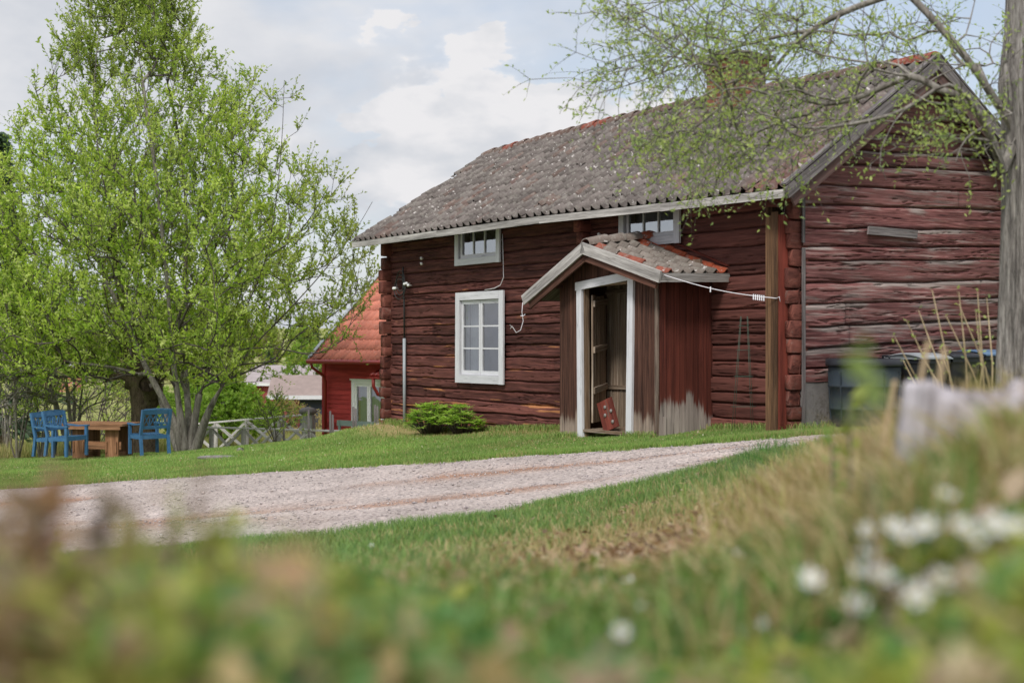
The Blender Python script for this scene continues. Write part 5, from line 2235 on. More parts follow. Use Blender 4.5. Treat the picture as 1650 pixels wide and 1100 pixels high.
# warmer, browner young leaves at the top and right
lx = V[::4, 0]
lz = V[::4, 2]
w = np.clip(sstep(1.5, 4.5, lx) * .55 + sstep(6.5, 11, lz) * .35 + .25 * (fbm(lx * .7, lz * .7, 9) - .5), 0, .8)
w = np.repeat(w, 4)[:, None]
C = C * (1 - w) + np.array(srgb(112, 118, 66)) * w
twig_mesh('twigs', pts, .006, M['twig'], tree)
crown = link_mesh('crown', V, Fc, M['leaf'], tree, None, C)

# ---- old dark trunk standing behind the table
YD = 35.2
dx_ = P(232, 0, YD)[0]
dz_ = gz(dx_, YD) - .1
old = empty('old_tree', (dx_, YD, dz_), 0, 'old dark rough-barked tree leaning behind the table, left of the pale stems', 'tree')
O2 = np.array([dx_, YD, dz_])
D2 = lambda px, py, dy=0.0: P(px, py, YD + dy) - O2
seeds = [(np.array([D2(*s) for s in [(232, 745), (230, 700), (234, 650), (226, 620), (216, 580), (205, 520), (190, 440), (170, 340, .3), (150, 240, .5)]]), True),
         (np.array([D2(*s) for s in [(234, 660), (248, 625), (262, 590), (285, 540, .3), (320, 470, .5), (345, 380, .6)]]), True),
         (np.array([D2(*s) for s in [(226, 620), (190, 600), (150, 600), (100, 610), (40, 600)]]), True)]
tg2 = np.stack([rng.uniform(-40, 420, 260), rng.uniform(250, 620, 260)], 1)
tg2 = np.array([D2(a, b, rng.uniform(-1.5, 2.0)) for a, b in tg2])
pos, par, dr, tips = grow(seeds, tg2, .34, .25)
r = radii(par, .009, 2.1, .34)
onm = (np.abs(pos[:, 0] - np.interp(pos[:, 2], [0, 1, 2, 3.3, 5], [0, .0, -.1, -.3, -.6])) < .35) & (np.abs(pos[:, 1]) < .4)
r = np.maximum(r, np.where(onm, np.interp(pos[:, 2], [-1, 0, .5, 1.3, 2.2, 3.4, 5], [.38, .34, .29, .27, .24, .17, .09]), 0))
branch_mesh('trunk', pos, par, dr, np.maximum(r, 0.0) * np.where(pos[:, 2] < 2.4, 1.15, 1.0), M['darkbark'], old)
pts, V, Fc, C = shoots_and_leaves(pos[tips], dr[tips], 4, .6, 9, .08, .04, SPRING, upw=.6, spread=.7)
twig_mesh('twigs', pts, .006, M['twig'], old)
link_mesh('crown', V, Fc, M['leaf'], old, None, C * .95)


# ---- bare shrubs and saplings at the far left, one of each kind then copies
def bush(name, x, y, h, wd, nst, lab, cat, group=None, leafy=0.0, palette=SPRING, ntar=140, lsz=.06, mat='twig', lean=0.0, rtip=.007, base=.3, nl=8, rmax=.07):
    z = gz(x, y) - .05
    o = empty(name, (x, y, z), 0, lab, cat, group)
    seeds = []
    for i in range(nst):
        th = rng.uniform(0, 6.28)
        q = rng.uniform(.15, .6) * wd
        top = np.array([math.cos(th) * q + lean * h, math.sin(th) * q, h * rng.uniform(.6, .95)])
        b0 = np.array([rng.normal() * .06 * base * 3, rng.normal() * .06 * base * 3, 0])
        mid = b0 * .5 + top * .5 + np.array([-top[0], -top[1], 0]) * .18
        seeds.append((np.array([[0, 0, -.05], b0, mid, top]), True))
    th = rng.uniform(0, 6.28, ntar)
    rr = np.sqrt(rng.uniform(0, 1, ntar)) * wd * .6
    zz = rng.uniform(.3, 1, ntar) * h
    prof = np.sin(np.clip(zz / h, 0, 1) * math.pi * .9 + .2)
    tgs = np.stack([np.cos(th) * rr * prof + lean * zz, np.sin(th) * rr * prof, zz], 1)
    pos, par, dr, tips = grow(seeds, tgs, .28, .3)
    branch_mesh('branches', pos, par, dr, radii(par, rtip, 2.3, rmax), M[mat], o)
    if leafy > 0:
        sel = tips[rng.uniform(0, 1, len(tips)) < leafy]
        pts, V, Fc, C = shoots_and_leaves(pos[sel], dr[sel], 4, .3, nl, lsz, lsz * .5, palette, upw=.5, spread=.7)
        link_mesh('foliage', V, Fc, M['leaf'], o, None, C)
    else:
        pts, V, Fc, C = shoots_and_leaves(pos[tips], dr[tips], 3, .5, 2, .02, .01, palette, upw=.8, spread=.4)
    twig_mesh('twigs', pts, .006, M['twig'], o)
    return o


OLIVE = [srgb(140, 150, 78), srgb(164, 164, 96), srgb(122, 138, 66)]
for i, (px, Y, h, wd, ns, lean, lab) in enumerate([
        (28, 36, 4.2, 1.8, 5, .02, 'bare grey multi-stemmed shrub at the far left edge'),
        (66, 37, 3.6, 1.8, 6, .05, 'bare thin-stemmed shrub just behind the left armchairs'),
        (-25, 35.5, 4.8, 2.4, 6, .1, 'bare shrub cut by the left edge of the view, leafing at its top'),
        (8, 41, 3.8, 2.5, 8, 0, 'thicket of bare brown stems farther back at the left edge')]):
    bush('bare_shrub', P(px, 0, Y)[0], Y, h, wd, ns, lab, 'shrub', 'bare shrubs at the left', leafy=.35 if i != 3 else .2, ntar=150, lsz=.06, mat='bark', lean=lean, rtip=.009)
bush('leaning_tree', P(120, 0, 37)[0], 37, 5.2, 3.4, 4, 'half bare grey tree leaning left behind the garden table', 'tree', leafy=.4, ntar=260, mat='bark', lean=-.25, rtip=.012, rmax=.2)
BR = [srgb(128, 162, 58), srgb(112, 146, 48), srgb(150, 178, 78)]
bush('green_bush', P(368, 0, 47)[0], 47, 2.4, 3.0, 9, 'bright green leafy bush behind the crossed-brace fence', 'bush', leafy=1, ntar=420, lsz=.12, palette=BR, nl=12)
bush('green_bush', P(325, 0, 52)[0], 52, 2.7, 3.6, 9, 'second bright green bush, partly behind the pale tree stems', 'bush', leafy=1, ntar=380, lsz=.12, palette=BR, nl=12)
bush('rose_bush', P(445, 0, 33.2)[0], 33.2, 1.15, 1.1, 7, 'small twiggy bush with yellow green leaves in front of the fence', 'bush', leafy=.8, ntar=60, lsz=.055, palette=[srgb(150, 172, 74), srgb(120, 146, 60)], rtip=.005, rmax=.02)
bush('young_bush', P(492, 0, 72)[0], 72, 4.9, 2.2, 5, 'fresh green sapling rising behind the roof of the pinkish shed', 'bush', leafy=1, ntar=150, lsz=.14, palette=BR)
bush('straw_shrub', P(455, 0, 56)[0], 56, 1.6, 3.0, 14, 'straw coloured dry shrub before the pinkish shed', 'shrub', leafy=.7, ntar=200, lsz=.1, palette=[srgb(176, 158, 110), srgb(160, 146, 100)])


for i, (px, Y, h, wd, ns, lean, lab) in enumerate([
        (150, 43, 3.0, 2.6, 9, .1, 'bare twiggy shrub seen between the armchairs and the dark trunk'),
        (190, 47, 2.4, 2.8, 9, -.1, 'low bare shrub seen just over the garden table'),
        (95, 46, 3.6, 2.8, 8, .05, 'bare brown shrub behind the left armchairs, farther than the others')]):
    bush('bare_shrub', P(px, 0, Y)[0], Y, h, wd, ns, lab, 'shrub', 'bare shrubs at the left', leafy=.3, ntar=170, lsz=.06, mat='twig', lean=lean, rtip=.008)

# ---- tree line beyond the meadow
def far_tree(kind):
    o = empty('far_tree')
    if kind == 'spruce':
        mb = MB()
        mb.tube([(0, 0, 0), (0, 0, 9.5)], [.16, .02], 6)
        mb.build('trunk', M['twig'], o)
        N = 5200
        z = 1.0 + 8.6 * rng.uniform(0, 1, N) ** 1.25
        rad = (9.9 - z) * .24 * np.sqrt(rng.uniform(0.05, 1, N)) * (.75 + .35 * np.sin(z * 9))
        th = rng.uniform(0, 6.28, N)
        p = np.stack([np.cos(th) * rad, np.sin(th) * rad, z - rad * .25], 1)
        d = np.stack([np.cos(th), np.sin(th), np.full(N, -.35)], 1) + rand_dirs(N) * .35
        V, Fc = leaf_arrays(p, d, rand_dirs(N), rng.uniform(.25, .5, N), rng.uniform(.08, .16, N))
        C = np.repeat(mixcols(N, [srgb(82, 104, 80), srgb(96, 118, 86), srgb(70, 92, 74)]), 4, 0)
    else:
        pal = {'birch': [srgb(146, 160, 84), srgb(120, 142, 66), srgb(160, 168, 104)], 'olive': [srgb(142, 138, 92), srgb(120, 124, 78), srgb(156, 146, 108)]}[kind]
        seeds = [(np.array([[0, 0, 0], [.1, 0, 2], [-.1, .1, 4.5], [.1, 0, 7.5]]), True)]
        nt = 220
        th = rng.uniform(0, 6.28, nt)
        z = rng.uniform(2.0, 8.5, nt)
        rr = np.sqrt(rng.uniform(0, 1, nt)) * 2.3 * np.sin(np.clip((z - 1.2) / 7.6, 0, 1) * math.pi) ** .7
        tg = np.stack([np.cos(th) * rr, np.sin(th) * rr, z], 1)
        pos, par, dr, tips = grow(seeds, tg, .5, .4)
        branch_mesh('trunk', pos, par, dr, radii(par, .02, 2.2, .16), M['twig'], o)
        pts, V, Fc, C = shoots_and_leaves(pos[tips], dr[tips], 3, .6, 6, .26, .15, pal, upw=.5, spread=.8)
    link_mesh('crown', V, Fc, M['leaf'], o, None, C)
    return o


protos = {k: far_tree(k) for k in ('spruce', 'birch', 'olive')}
first = {k: True for k in protos}
rr_ = random.Random(4)
LABF = {'spruce': 'dark narrow spruce in the tree line beyond the meadow', 'birch': 'pale green spring tree in the tree line beyond the meadow', 'olive': 'olive brown half-leafed tree in the tree line beyond the meadow'}


def put_far(kind, x, y, s, lab=None, zoff=0.0):
    o = protos[kind] if first[kind] else copy_tree(protos[kind])
    first[kind] = False
    o.location = (x, y, gz(x, y) - .1 + zoff)
    o.rotation_euler = (0, 0, rr_.uniform(0, 6))
    o.scale = (s * rr_.uniform(.9, 1.1), s * rr_.uniform(.9, 1.1), s)
    tag(o, lab or LABF[kind], 'tree', None if lab else 'tree line beyond the meadow: ' + kind)


i = 0
for Y, n, s0, s1 in ((88, 10, .42, .62), (120, 20, .62, .88), (160, 26, .75, 1.1), (215, 28, .9, 1.4)):
    for q in range(n):
        px = -200 + (900 + 200) * (q + rr_.uniform(.1, .9)) / n
        if Y == 88 and (360 < px < 560 or px > 600):
            continue
        x = (px - 825) / F * Y
        kind = rr_.choice(['birch', 'olive', 'olive', 'spruce', 'birch'])
        s = rr_.uniform(s0, s1) * (.82 if kind == 'spruce' else 1)
        if 400 < px < 620:
            s *= .72
        put_far(kind, x, Y + rr_.uniform(-5, 5), s)
for Y, n, s0, s1 in ((60, 7, .6, .9), (110, 12, .8, 1.1)):
    for q in range(n):
        px = 1560 + 1000 * (q + rr_.uniform(.1, .9)) / n
        put_far(rr_.choice(['birch', 'olive', 'spruce']), (px - 825) / F * Y, Y + rr_.uniform(-4, 4), rr_.uniform(s0, s1))
put_far('spruce', P(-4, 0, 50)[0], 50, 1.25, 'tall dark spruce showing at the left edge behind the big tree')

#@@PART5
# ---- big trunk and hanging boughs at the right, close to the camera
YR = 9.0
rx = P(1668, 0, YR)[0]
rz_ = gz(rx, YR) - .15
big = empty('old_willow', (rx, YR, rz_), 0, 'thick ridged grey trunk at the right with boughs hanging over the roof', 'tree')
O3 = np.array([rx, YR, rz_])
R3 = lambda px, py, dy=0.0: P(px, py, YR + dy) - O3
# ridged trunk as its own displaced column
nz_, nt_ = 520, 260
zq = np.linspace(0, 8.5, nz_)
tq = np.linspace(0, 2 * math.pi, nt_, endpoint=False)
TT, ZZ = np.meshgrid(tq, zq)
pz = zq + rz_
ppx = 1668 + 0 * zq
cxz = np.interp(pz, [.3, 1.2, 2.4, 3.2, 4.5], [0, 0, .015, .02, .05])
rad = np.interp(pz, [0, .6, 1.5, 2.0, 2.6, 2.85, 3.2, 6], [.30, .245, .218, .215, .225, .25, .215, .19])
wv = TT * 6.5 + 1.6 * fbm(TT * 1.6, ZZ * 1.3, 70) + .0
ridge = np.abs(fbm(np.cos(TT) * 9 + 30 + .6 * fbm(ZZ * 1.8, TT * 2, 71), np.sin(TT) * 9 + 30 + ZZ * .45, 72, 4) - .5) * 2
disp = -.022 * (1 - sstep(0.0, .22, ridge)) + .012 * (fbm(np.cos(TT) * 26 + 60, np.sin(TT) * 26 + 60 + ZZ * 4, 73, 3) - .5)
RR = rad[:, None] + disp + .015 * np.sin(TT * 3 + ZZ * .6)
V = np.stack([cxz[:, None] + RR * np.cos(TT), RR * np.sin(TT), ZZ], -1).reshape(-1, 3)
idx = np.arange(nz_ * nt_).reshape(nz_, nt_)
Fc = np.stack([idx[:-1], np.roll(idx, -1, 1)[:-1], np.roll(idx, -1, 1)[1:], idx[1:]], -1).reshape(-1, 4)
dk = sstep(0.0, .25, ridge).reshape(-1, 1)
link_mesh('trunk', V, Fc, M['ridgebark'], big, None, None, True)

seeds = [
    # the thick limb rising left
    (np.array([R3(*s) for s in [(1640, 215), (1608, 170, -.1), (1572, 110, -.2), (1530, 60, -.2), (1480, 5, -.1), (1430, -40, 0), (1380, -90, .2)]]), True),
    (np.array([R3(*s) for s in [(1548, 82, -.2), (1562, 40, -.1), (1575, -10, 0), (1580, -60, 0)]]), True),
    # bough entering from above and running down to the left over the chimney
    (np.array([R3(*s) for s in [(1460, -15, 0), (1405, 2, .2), (1350, 22, .3), (1305, 48, .4), (1272, 75, .5), (1248, 112, .5), (1215, 150, .6), (1180, 200, .6), (1140, 255, .5), (1120, 310, .4)]]), True),
    (np.array([R3(*s) for s in [(1380, -60, .2), (1300, -30, .5), (1200, -5, .8), (1100, 0, 1.0), (1020, 8, 1.0)]]), True),
    (np.array([R3(*s) for s in [(1305, 48, .4), (1240, 62, .8), (1150, 85, 1.0), (1080, 112, 1.2), (1010, 140, 1.2), (960, 150, 1.2)]]), True),
    (np.array([R3(*s) for s in [(1272, 75, .5), (1200, 70, .2), (1120, 55, .0), (1040, 20, .0), (985, -5, 0)]]), True),
    (np.array([R3(*s) for s in [(1248, 112, .5), (1180, 130, .1), (1110, 165, .0), (1060, 210, -.1), (1040, 260, -.2)]]), True),
    (np.array([R3(*s) for s in [(1350, 22, .3), (1330, 90, .1), (1300, 150, .0), (1282, 210, -.1), (1270, 280, -.2)]]), True),
    # pale bough in front of the gable
    (np.array([R3(*s) for s in [(1625, 300, -.1), (1590, 200, -.35), (1555, 150, -.5), (1525, 120, -.6), (1498, 150, -.6), (1478, 172, -.6), (1448, 185, -.6), (1412, 192, -.6), (1380, 200, -.5), (1330, 208, -.4), (1270, 205, -.2), (1230, 206, -.2)]]), True),
    (np.array([R3(*s) for s in [(1412, 192, -.6), (1390, 215, -.8), (1360, 232, -.9), (1345, 255, -.9), (1330, 262, -.9)]]), True),
    (np.array([R3(*s) for s in [(1448, 185, -.6), (1430, 215, -.9), (1418, 245, -1.0), (1400, 262, -1.0), (1428, 290, -1.0)]]), True),
    (np.array([R3(*s) for s in [(1640, 235, -.1), (1600, 228, -.5), (1570, 240, -.7), (1530, 250, -.8), (1490, 248, -.9), (1440, 252, -.9)]]), True),
    (np.array([R3(*s) for s in [(1640, 180, -.2), (1610, 190, -.5), (1585, 205, -.7), (1545, 225, -.9), (1540, 260, -1.0)]]), True),
    (np.array([R3(*s) for s in [(1600, 105, .1), (1560, 104, .3), (1505, 106, .5), (1450, 90, .7), (1400, 70, .8)]]), True),
]
# dig leaf targets: clouds given as (px, py, rx, ry, n)
clouds = [(1080, 60, 95, 60, 210), (1015, 120, 70, 50, 80), (985, 15, 50, 25, 34), (1150, 120, 100, 70, 260), (1130, 225, 100, 55, 220), (1060, 245, 50, 40, 70), (1200, 235, 80, 50, 120),
          (1125, 318, 18, 18, 14), (1260, 60, 80, 60, 150), (1330, 80, 70, 70, 110), (1270, 180, 60, 60, 110), (1420, 50, 70, 55, 80), (1500, 55, 60, 50, 60), (1350, 200, 50, 50, 40), (1400, 130, 70, 40, 36),
          (1500, 200, 45, 40, 46), (1460, 232, 45, 20, 20), (1420, 262, 24, 12, 6), (1560, 180, 40, 40, 40), (1620, 90, 40, 80, 40), (1610, 230, 35, 40, 22), (950, 165, 22, 25, 8), (1180, 20, 120, 40, 130)]
tg = []
for (a, b, c, d, n) in clouds:
    g = rng.normal(size=(int(n * .42), 2)) * .66
    for u, v in g:
        near_gable = a > 1380 and b > 150
        dy = rng.uniform(-1.1, -.3) if near_gable else rng.uniform(-.9, 1.6)
        tg.append(R3(a + u * c, b + v * d, dy))
tg = np.array(tg)
pos, par, dr, tips = grow(seeds, tg, .12, -.05, .4)
r = radii(par, .0022, 2.05, .085)
# the limb is thick where it leaves the trunk
isroot = np.zeros(len(pos), bool)
branch_mesh('boughs', pos, par, dr, r, M['bark'], big, thick=.018)
WIL = [srgb(168, 186, 104), srgb(184, 196, 120), srgb(146, 166, 96), srgb(136, 156, 104)]
pts, V, Fc, C = shoots_and_leaves(pos[tips], dr[tips], 3, .20, 5, .036, .015, WIL, upw=.05, spread=.9, droop=.2)
twig_mesh('twigs', pts, .0022, M['twig'], big)
link_mesh('crown', V, Fc, M['leaf'], big, None, C)
# bare sprouts beside the trunk
sp = empty('sprouting_shrub', (P(1560, 0, 8.2)[0], 8.2, gz(P(1560, 0, 8.2)[0], 8.2)), 0, 'thin bare yellowish sprouts with a few buds, left of the thick trunk', 'shrub')
mb = MB()
tipz = []
for px, py, x0 in ((1440, 540, 1500), (1460, 515, 1520), (1480, 500, 1530), (1502, 468, 1545), (1545, 470, 1560), (1525, 510, 1600), (1575, 470, 1590), (1590, 480, 1598), (1545, 490, 1610), (1480, 560, 1520), (1515, 560, 1530), (1572, 500, 1570), (1455, 580, 1500)):
    b0 = P(x0, 700, 8.2 + rng.uniform(-.2, .2))
    t0 = P(px, py, 8.2 + rng.uniform(-.4, .4))
    m1 = b0 * .55 + t0 * .45 + [rng.uniform(0, .05), 0, .05]
    pp = np.array([b0, m1, t0, t0 + (t0 - m1) * .02 + [-.01, 0, -.01]]) - np.array(sp.location)
    mb.tube(pp, [.007, .005, .0025, .0015], 4)
    tipz += [m1 * (1 - q) + t0 * q for q in np.linspace(.1, 1, 4)]
mb.build('stems', bark_mat('straw_stem', srgb(146, 128, 100), srgb(190, 172, 138), 9, 3), sp)
tipz = np.repeat(np.array(tipz) - np.array(sp.location), 2, 0)
sel = tipz[rng.uniform(0, 1, len(tipz)) < .7]
sel = sel + rng.normal(size=sel.shape) * .012
V, Fc = leaf_arrays(sel, rand_dirs(len(sel)) + [0, 0, .4], rand_dirs(len(sel)), np.full(len(sel), .032), np.full(len(sel), .016))
link_mesh('buds', V, Fc, M['leaf'], sp, None, np.repeat(mixcols(len(sel), WIL), 4, 0))

# ------------------------------------------------------------------ clump of lupin-like leaves by the wall
def leafy_clump(X, Y, w, h, n, lab, pal):
    g = gz_local(X, Y)
    o = empty('leafy_perennial', tuple(to_world(X, Y, g)), TH, lab, 'plant')
    mb = MB()
    P0, D0 = [], []
    for i in range(n):
        th = rng.uniform(0, 6.28)
        q = math.sqrt(rng.uniform(0, 1))
        top = np.array([math.cos(th) * q * w / 2, math.sin(th) * q * w * .32, h * (1 - .55 * q * q) * rng.uniform(.55, 1.05)])
        b0 = np.array([top[0] * .35, top[1] * .35, 0])
        mb.tube([b0, (b0 + top) / 2 + [0, 0, .03], top], [.006, .005, .004], 3)
        for k in range(8):
            a = k * .785 + rng.uniform(-.2, .2)
            P0.append(top)
            D0.append([math.cos(a), math.sin(a), rng.uniform(-.15, .55)])
    mb.build('stalks', M['twig'], o)
    P0, D0 = np.array(P0), np.array(D0)
    N = len(P0)
    V, Fc = leaf_arrays(P0, D0, np.tile([0, 0, 1.], (N, 1)) + rand_dirs(N) * .2, rng.uniform(.09, .15, N), rng.uniform(.03, .045, N), .15)
    link_mesh('leaves', V, Fc, M['leaf'], o, None, np.repeat(np.repeat(mixcols(n, pal, .15), 8, 0), 4, 0))


PEO = [srgb(146, 178, 72), srgb(122, 156, 62), srgb(172, 198, 100)]
leafy_clump(-8.75, -.55, 1.15, .62, 150, 'left and taller half of the bright green leafy clump under the big window', PEO)
leafy_clump(-7.75, -.50, .95, .52, 110, 'right half of the bright green leafy clump under the big window', PEO)

# ------------------------------------------------------------------ grass
def scatter_fan(n, px0, px1, y0, y1, power=1.0):
    px = rng.uniform(px0, px1, n)
    q = rng.uniform(0, 1, n) ** power
    return px, q


GR = [srgb(114, 148, 72), srgb(134, 164, 84), srgb(98, 130, 60), srgb(152, 174, 98)]
# mown lawn: from the far road shoulder to the crest and the foot of the wall
N = 330000
px = rng.uniform(-60, 1440, N)
f = far_y(px) + 0.25 * (fbm(px * 0.02, 7, 45) - .5) - .02
y1 = np.where(px < 640, 37.0, np.interp(px, [640, 905, 1300, 1440], [27.5, 22.4, 18.0, 17.2]))
q = rng.uniform(0, 1, N) ** 1.35
Y = f + (y1 - f) * q
X = (px - 825) / F * Y
t_ = (X - AX) * -.544 + (Y - AY) * .839
s_ = (X - AX) * .839 + (Y - AY) * .544
inside = (s_ > -.04) & (t_ > -.2) & (t_ < 11.7)
inpor = (s_ > -1.0) & (t_ > 1.70) & (t_ < 4.1)
n_ = fbm(X * 1.3, Y * 1.3, 12)
foot = sstep(-1.2, -.1, s_ + .5 * (n_ - .5)) * (t_ > 4.2) * (t_ < 12.5)
ok = ~inside & ~inpor & (rng.uniform(0, 1, N) > foot * .8)
X, Y, n_, foot = X[ok], Y[ok], n_[ok], foot[ok]
Z = base_z(X, Y)
N = len(X)
h = rng.uniform(.025, .06, N) * (.7 + .8 * n_)
edge = np.abs(Y - far_y(825 + F * X / Y))
h = h + .03 * (edge < .3)
cols = mixcols(N, GR, .15)
n3 = fbm(X * .45, Y * .9, 15)[:, None]
cols = cols * (.66 + .72 * n3)
patch = sstep(.55, .7, fbm(X * 1.1 + 9, Y * 1.6, 18))
straw = ((rng.uniform(0, 1, N) < .06 + .22 * patch + .5 * foot))[:, None]
cols = np.where(straw, np.array(srgb(182, 166, 120)) * rng.uniform(.8, 1.1, (N, 1)), cols)
o = blades_mesh('lawn_grass', np.stack([X, Y, Z - .005], 1), h, rng.uniform(.008, .016, N), rng.normal(size=(N, 2)) * .018, cols, M['grass'])
tag(o, 'short green lawn grass around the cabin and garden table', 'grass', kind='stuff')

# taller tufts against walls and along the shoulder
N = 9000
t_ = rng.uniform(-.3, 11.4, N)
s_ = -np.abs(rng.normal(size=N)) * .09 - .06
pm = (t_ > 1.66) & (t_ < 4.14)
s_ = np.where(pm, s_ - .98, s_)
gm = t_ < 0
wx = AX - t_ * .544 + s_ * .839
wy = AY + t_ * .839 + s_ * .544
wpts = np.stack([AX - .544 * t_ + .839 * s_, AY + .839 * t_ + .544 * s_], 1)
dr_ = (t_ > 2.3) & (t_ < 3.5)
wpts = wpts[~dr_]
N = len(wpts)
# along the gable
g2 = rng.uniform(0, 4.5, 3500)
so_ = rng.uniform(.1, .5, 3500)
w2 = np.stack([AX + .544 * so_ + .839 * g2, AY - .839 * so_ + .544 * g2], 1)
wpts = np.concatenate([wpts, w2])
N = len(wpts)
cols = mixcols(N, GR + [srgb(176, 160, 112)], .15)
o = blades_mesh('wall_foot_grass', np.stack([wpts[:, 0], wpts[:, 1], base_z(wpts[:, 0], wpts[:, 1])], 1), rng.uniform(.04, .13, N), rng.uniform(.006, .012, N), rng.normal(size=(N, 2)) * .04, cols, M['grass'], 2)
tag(o, 'ragged longer grass at the foot of the cabin walls', 'grass', kind='stuff')
# dandelions by the mound
for i, (px, Y) in enumerate(((688, 25.6), (680, 25.9), (612, 27.2))):
    x = P(px, 0, Y)[0]
    o = empty('dandelion', (x, Y, gz(x, Y)), 0, ('right and nearest of the three small yellow dandelions before the cabin corner', 'middle one of the three small yellow dandelions before the cabin corner', 'left and farthest of the three small yellow dandelions before the cabin corner')[i], 'flower', 'dandelions by the cabin corner')
    mb = MB()
    mb.tube([(0, 0, 0), (0, 0, .09)], .004, 4)
    mb.build('stem', M['wire'], o)
    N = 26
    th = np.linspace(0, 6.28, N)
    V, Fc = leaf_arrays(np.tile([0, 0, .09], (N, 1)), np.stack([np.cos(th), np.sin(th), rng.uniform(.1, .9, N)], 1), np.tile([0, 0, 1.], (N, 1)) + rand_dirs(N) * .1, np.full(N, .032), np.full(N, .012))
    link_mesh('petals', V, Fc, M['petal'], o, None, np.tile(srgb(235, 200, 40), (len(V), 1)))

# ---- bank between the road and the camera
def bank_pts(N, px0, px1, ya, power):
    px = rng.uniform(px0, px1, N)
    e = edge_y(px) + 0.25 * (fbm(px * 0.02, 0, 44) - .5) - .05
    Y = ya + (e - ya) * rng.uniform(0, 1, N) ** power
    return px, Y, (px - 825) / F * Y, e


N = 210000
px, Y, X, e = bank_pts(N, -120, 1800, 1.5, .75)
n1 = fbm(X * 1.1 + 4, Y * 1.1, 81)
n2 = fbm(X * 3.2, Y * 3.2, 82)
litter = 1.3 * np.exp(-((X - .40) / .55) ** 2 - ((Y - 4.6) / 1.0) ** 2) + .8 * np.exp(-((X - .75) / .5) ** 2 - ((Y - 6.6) / .7) ** 2) * .6
near_e = sstep(2.2, .3, e - Y)
green = np.clip(.35 + .9 * (n1 - .45) * 2 + near_e * .55 - 1.2 * litter - .30 * sstep(1050, 1500, px) + .1, .04, 1)
ok = rng.uniform(0, 1, N) < np.clip(green + .25, 0, 1) * (1 - .93 * np.clip(litter, 0, 1))
px, Y, X, e, n1, green, near_e = [q[ok] for q in (px, Y, X, e, n1, green, near_e)]
N = len(X)
isg = rng.uniform(0, 1, N) < green * 1.3
h = rng.uniform(.04, .12, N) * (.6 + .9 * n1) + .03 * sstep(1000, 1400, px)
cols = np.where(isg[:, None], mixcols(N, [srgb(96, 128, 66), srgb(116, 148, 78), srgb(82, 114, 66), srgb(140, 162, 90)], .15), mixcols(N, [srgb(178, 158, 116), srgb(150, 128, 90), srgb(196, 178, 138)], .15))
o = blades_mesh('bank_grass', np.stack([X, Y, ground_z(X, Y) - .01], 1), h, rng.uniform(.003, .007, N), rng.normal(size=(N, 2)) * .045, cols, M['grass'], 2)
tag(o, 'uneven green and straw coloured grass on the bank below the road', 'grass', kind='stuff')

# the same grass carried on to both sides of the view
N = 60000
px = np.where(rng.uniform(0, 1, N) < .5, rng.uniform(-700, -100, N), rng.uniform(1700, 2500, N))
e = edge_y(px)
Y = 1.2 + (e - 1.3) * rng.uniform(0, 1, N) ** .75
X = (px - 825) / F * Y
o = blades_mesh('side_bank_grass', np.stack([X, Y, ground_z(X, Y) - .01], 1), rng.uniform(.05, .14, N), rng.uniform(.004, .008, N), rng.normal(size=(N, 2)) * .045, mixcols(N, [srgb(96, 128, 66), srgb(116, 148, 78), srgb(178, 158, 116), srgb(140, 162, 90)], .15), M['grass'], 2)
tag(o, 'green and straw grass running on along the bank to either side', 'grass', kind='stuff')
N = 60000
px = np.where(rng.uniform(0, 1, N) < .6, rng.uniform(-600, -60, N), rng.uniform(1440, 2300, N))
Y = far_y(px) + 14 * rng.uniform(0, 1, N) ** 1.3
X = (px - 825) / F * Y
t_ = (X - AX) * -.544 + (Y - AY) * .839
s_ = (X - AX) * .839 + (Y - AY) * .544
ok = ~((s_ > -.1) & (s_ < 4.6) & (t_ > -.05) & (t_ < 11.7))
X, Y = X[ok], Y[ok]
N = len(X)
o = blades_mesh('side_lawn_grass', np.stack([X, Y, base_z(X, Y) - .005], 1), rng.uniform(.03, .07, N), rng.uniform(.01, .018, N), rng.normal(size=(N, 2)) * .02, mixcols(N, GR, .15), M['grass'])
tag(o, 'lawn grass running on past both sides of the cabin plot', 'grass', kind='stuff')

# tall pale meadow grass beyond the crest
N = 60000
px = rng.uniform(-60, 640, N)
Y = np.where(px > 270, 49, 38) + 28 * rng.uniform(0, 1, N) ** 1.4
X = (px - 825) / F * Y
cols = mixcols(N, [srgb(168, 164, 104), srgb(140, 150, 84), srgb(186, 172, 124), srgb(120, 138, 72)], .15)
n1_ = fbm(X * .3, Y * .3, 99)
o = blades_mesh('meadow_grass', np.stack([X, Y, ground_z(X, Y)], 1), rng.uniform(.15, .55, N) * (.5 + n1_), rng.uniform(.02, .045, N), rng.normal(size=(N, 2)) * .12, cols, M['grass'])
tag(o, 'tall mixed straw and green grass of the meadow behind the garden table', 'grass', kind='stuff')

# ragged verges where weeds creep over the gravel
N = 14000
px = rng.uniform(-60, 1430, N)
sd_ = rng.uniform(0, 1, N) < .5
cl = fbm(px * .035, sd_ * 9.0, 71, 3)
ok = rng.uniform(0, 1, N) < sstep(.42, .6, cl)
px, sd_, cl = px[ok], sd_[ok], cl[ok]
N = len(px)
off = np.abs(rng.normal(size=N)) * .16 * (cl * 2 - .6)
Y = np.where(sd_, edge_y(px) + off, far_y(px) - off)
X = (px - 825) / F * Y
cols = mixcols(N, GR + [srgb(170, 156, 116)], .15)
o = blades_mesh('verge_weeds', np.stack([X, Y, base_z(X, Y)], 1), rng.uniform(.02, .07, N), rng.uniform(.005, .010, N), rng.normal(size=(N, 2)) * .03, cols, M['grass'], 2)
tag(o, 'scattered weeds creeping over both edges of the gravel', 'weeds', kind='stuff')

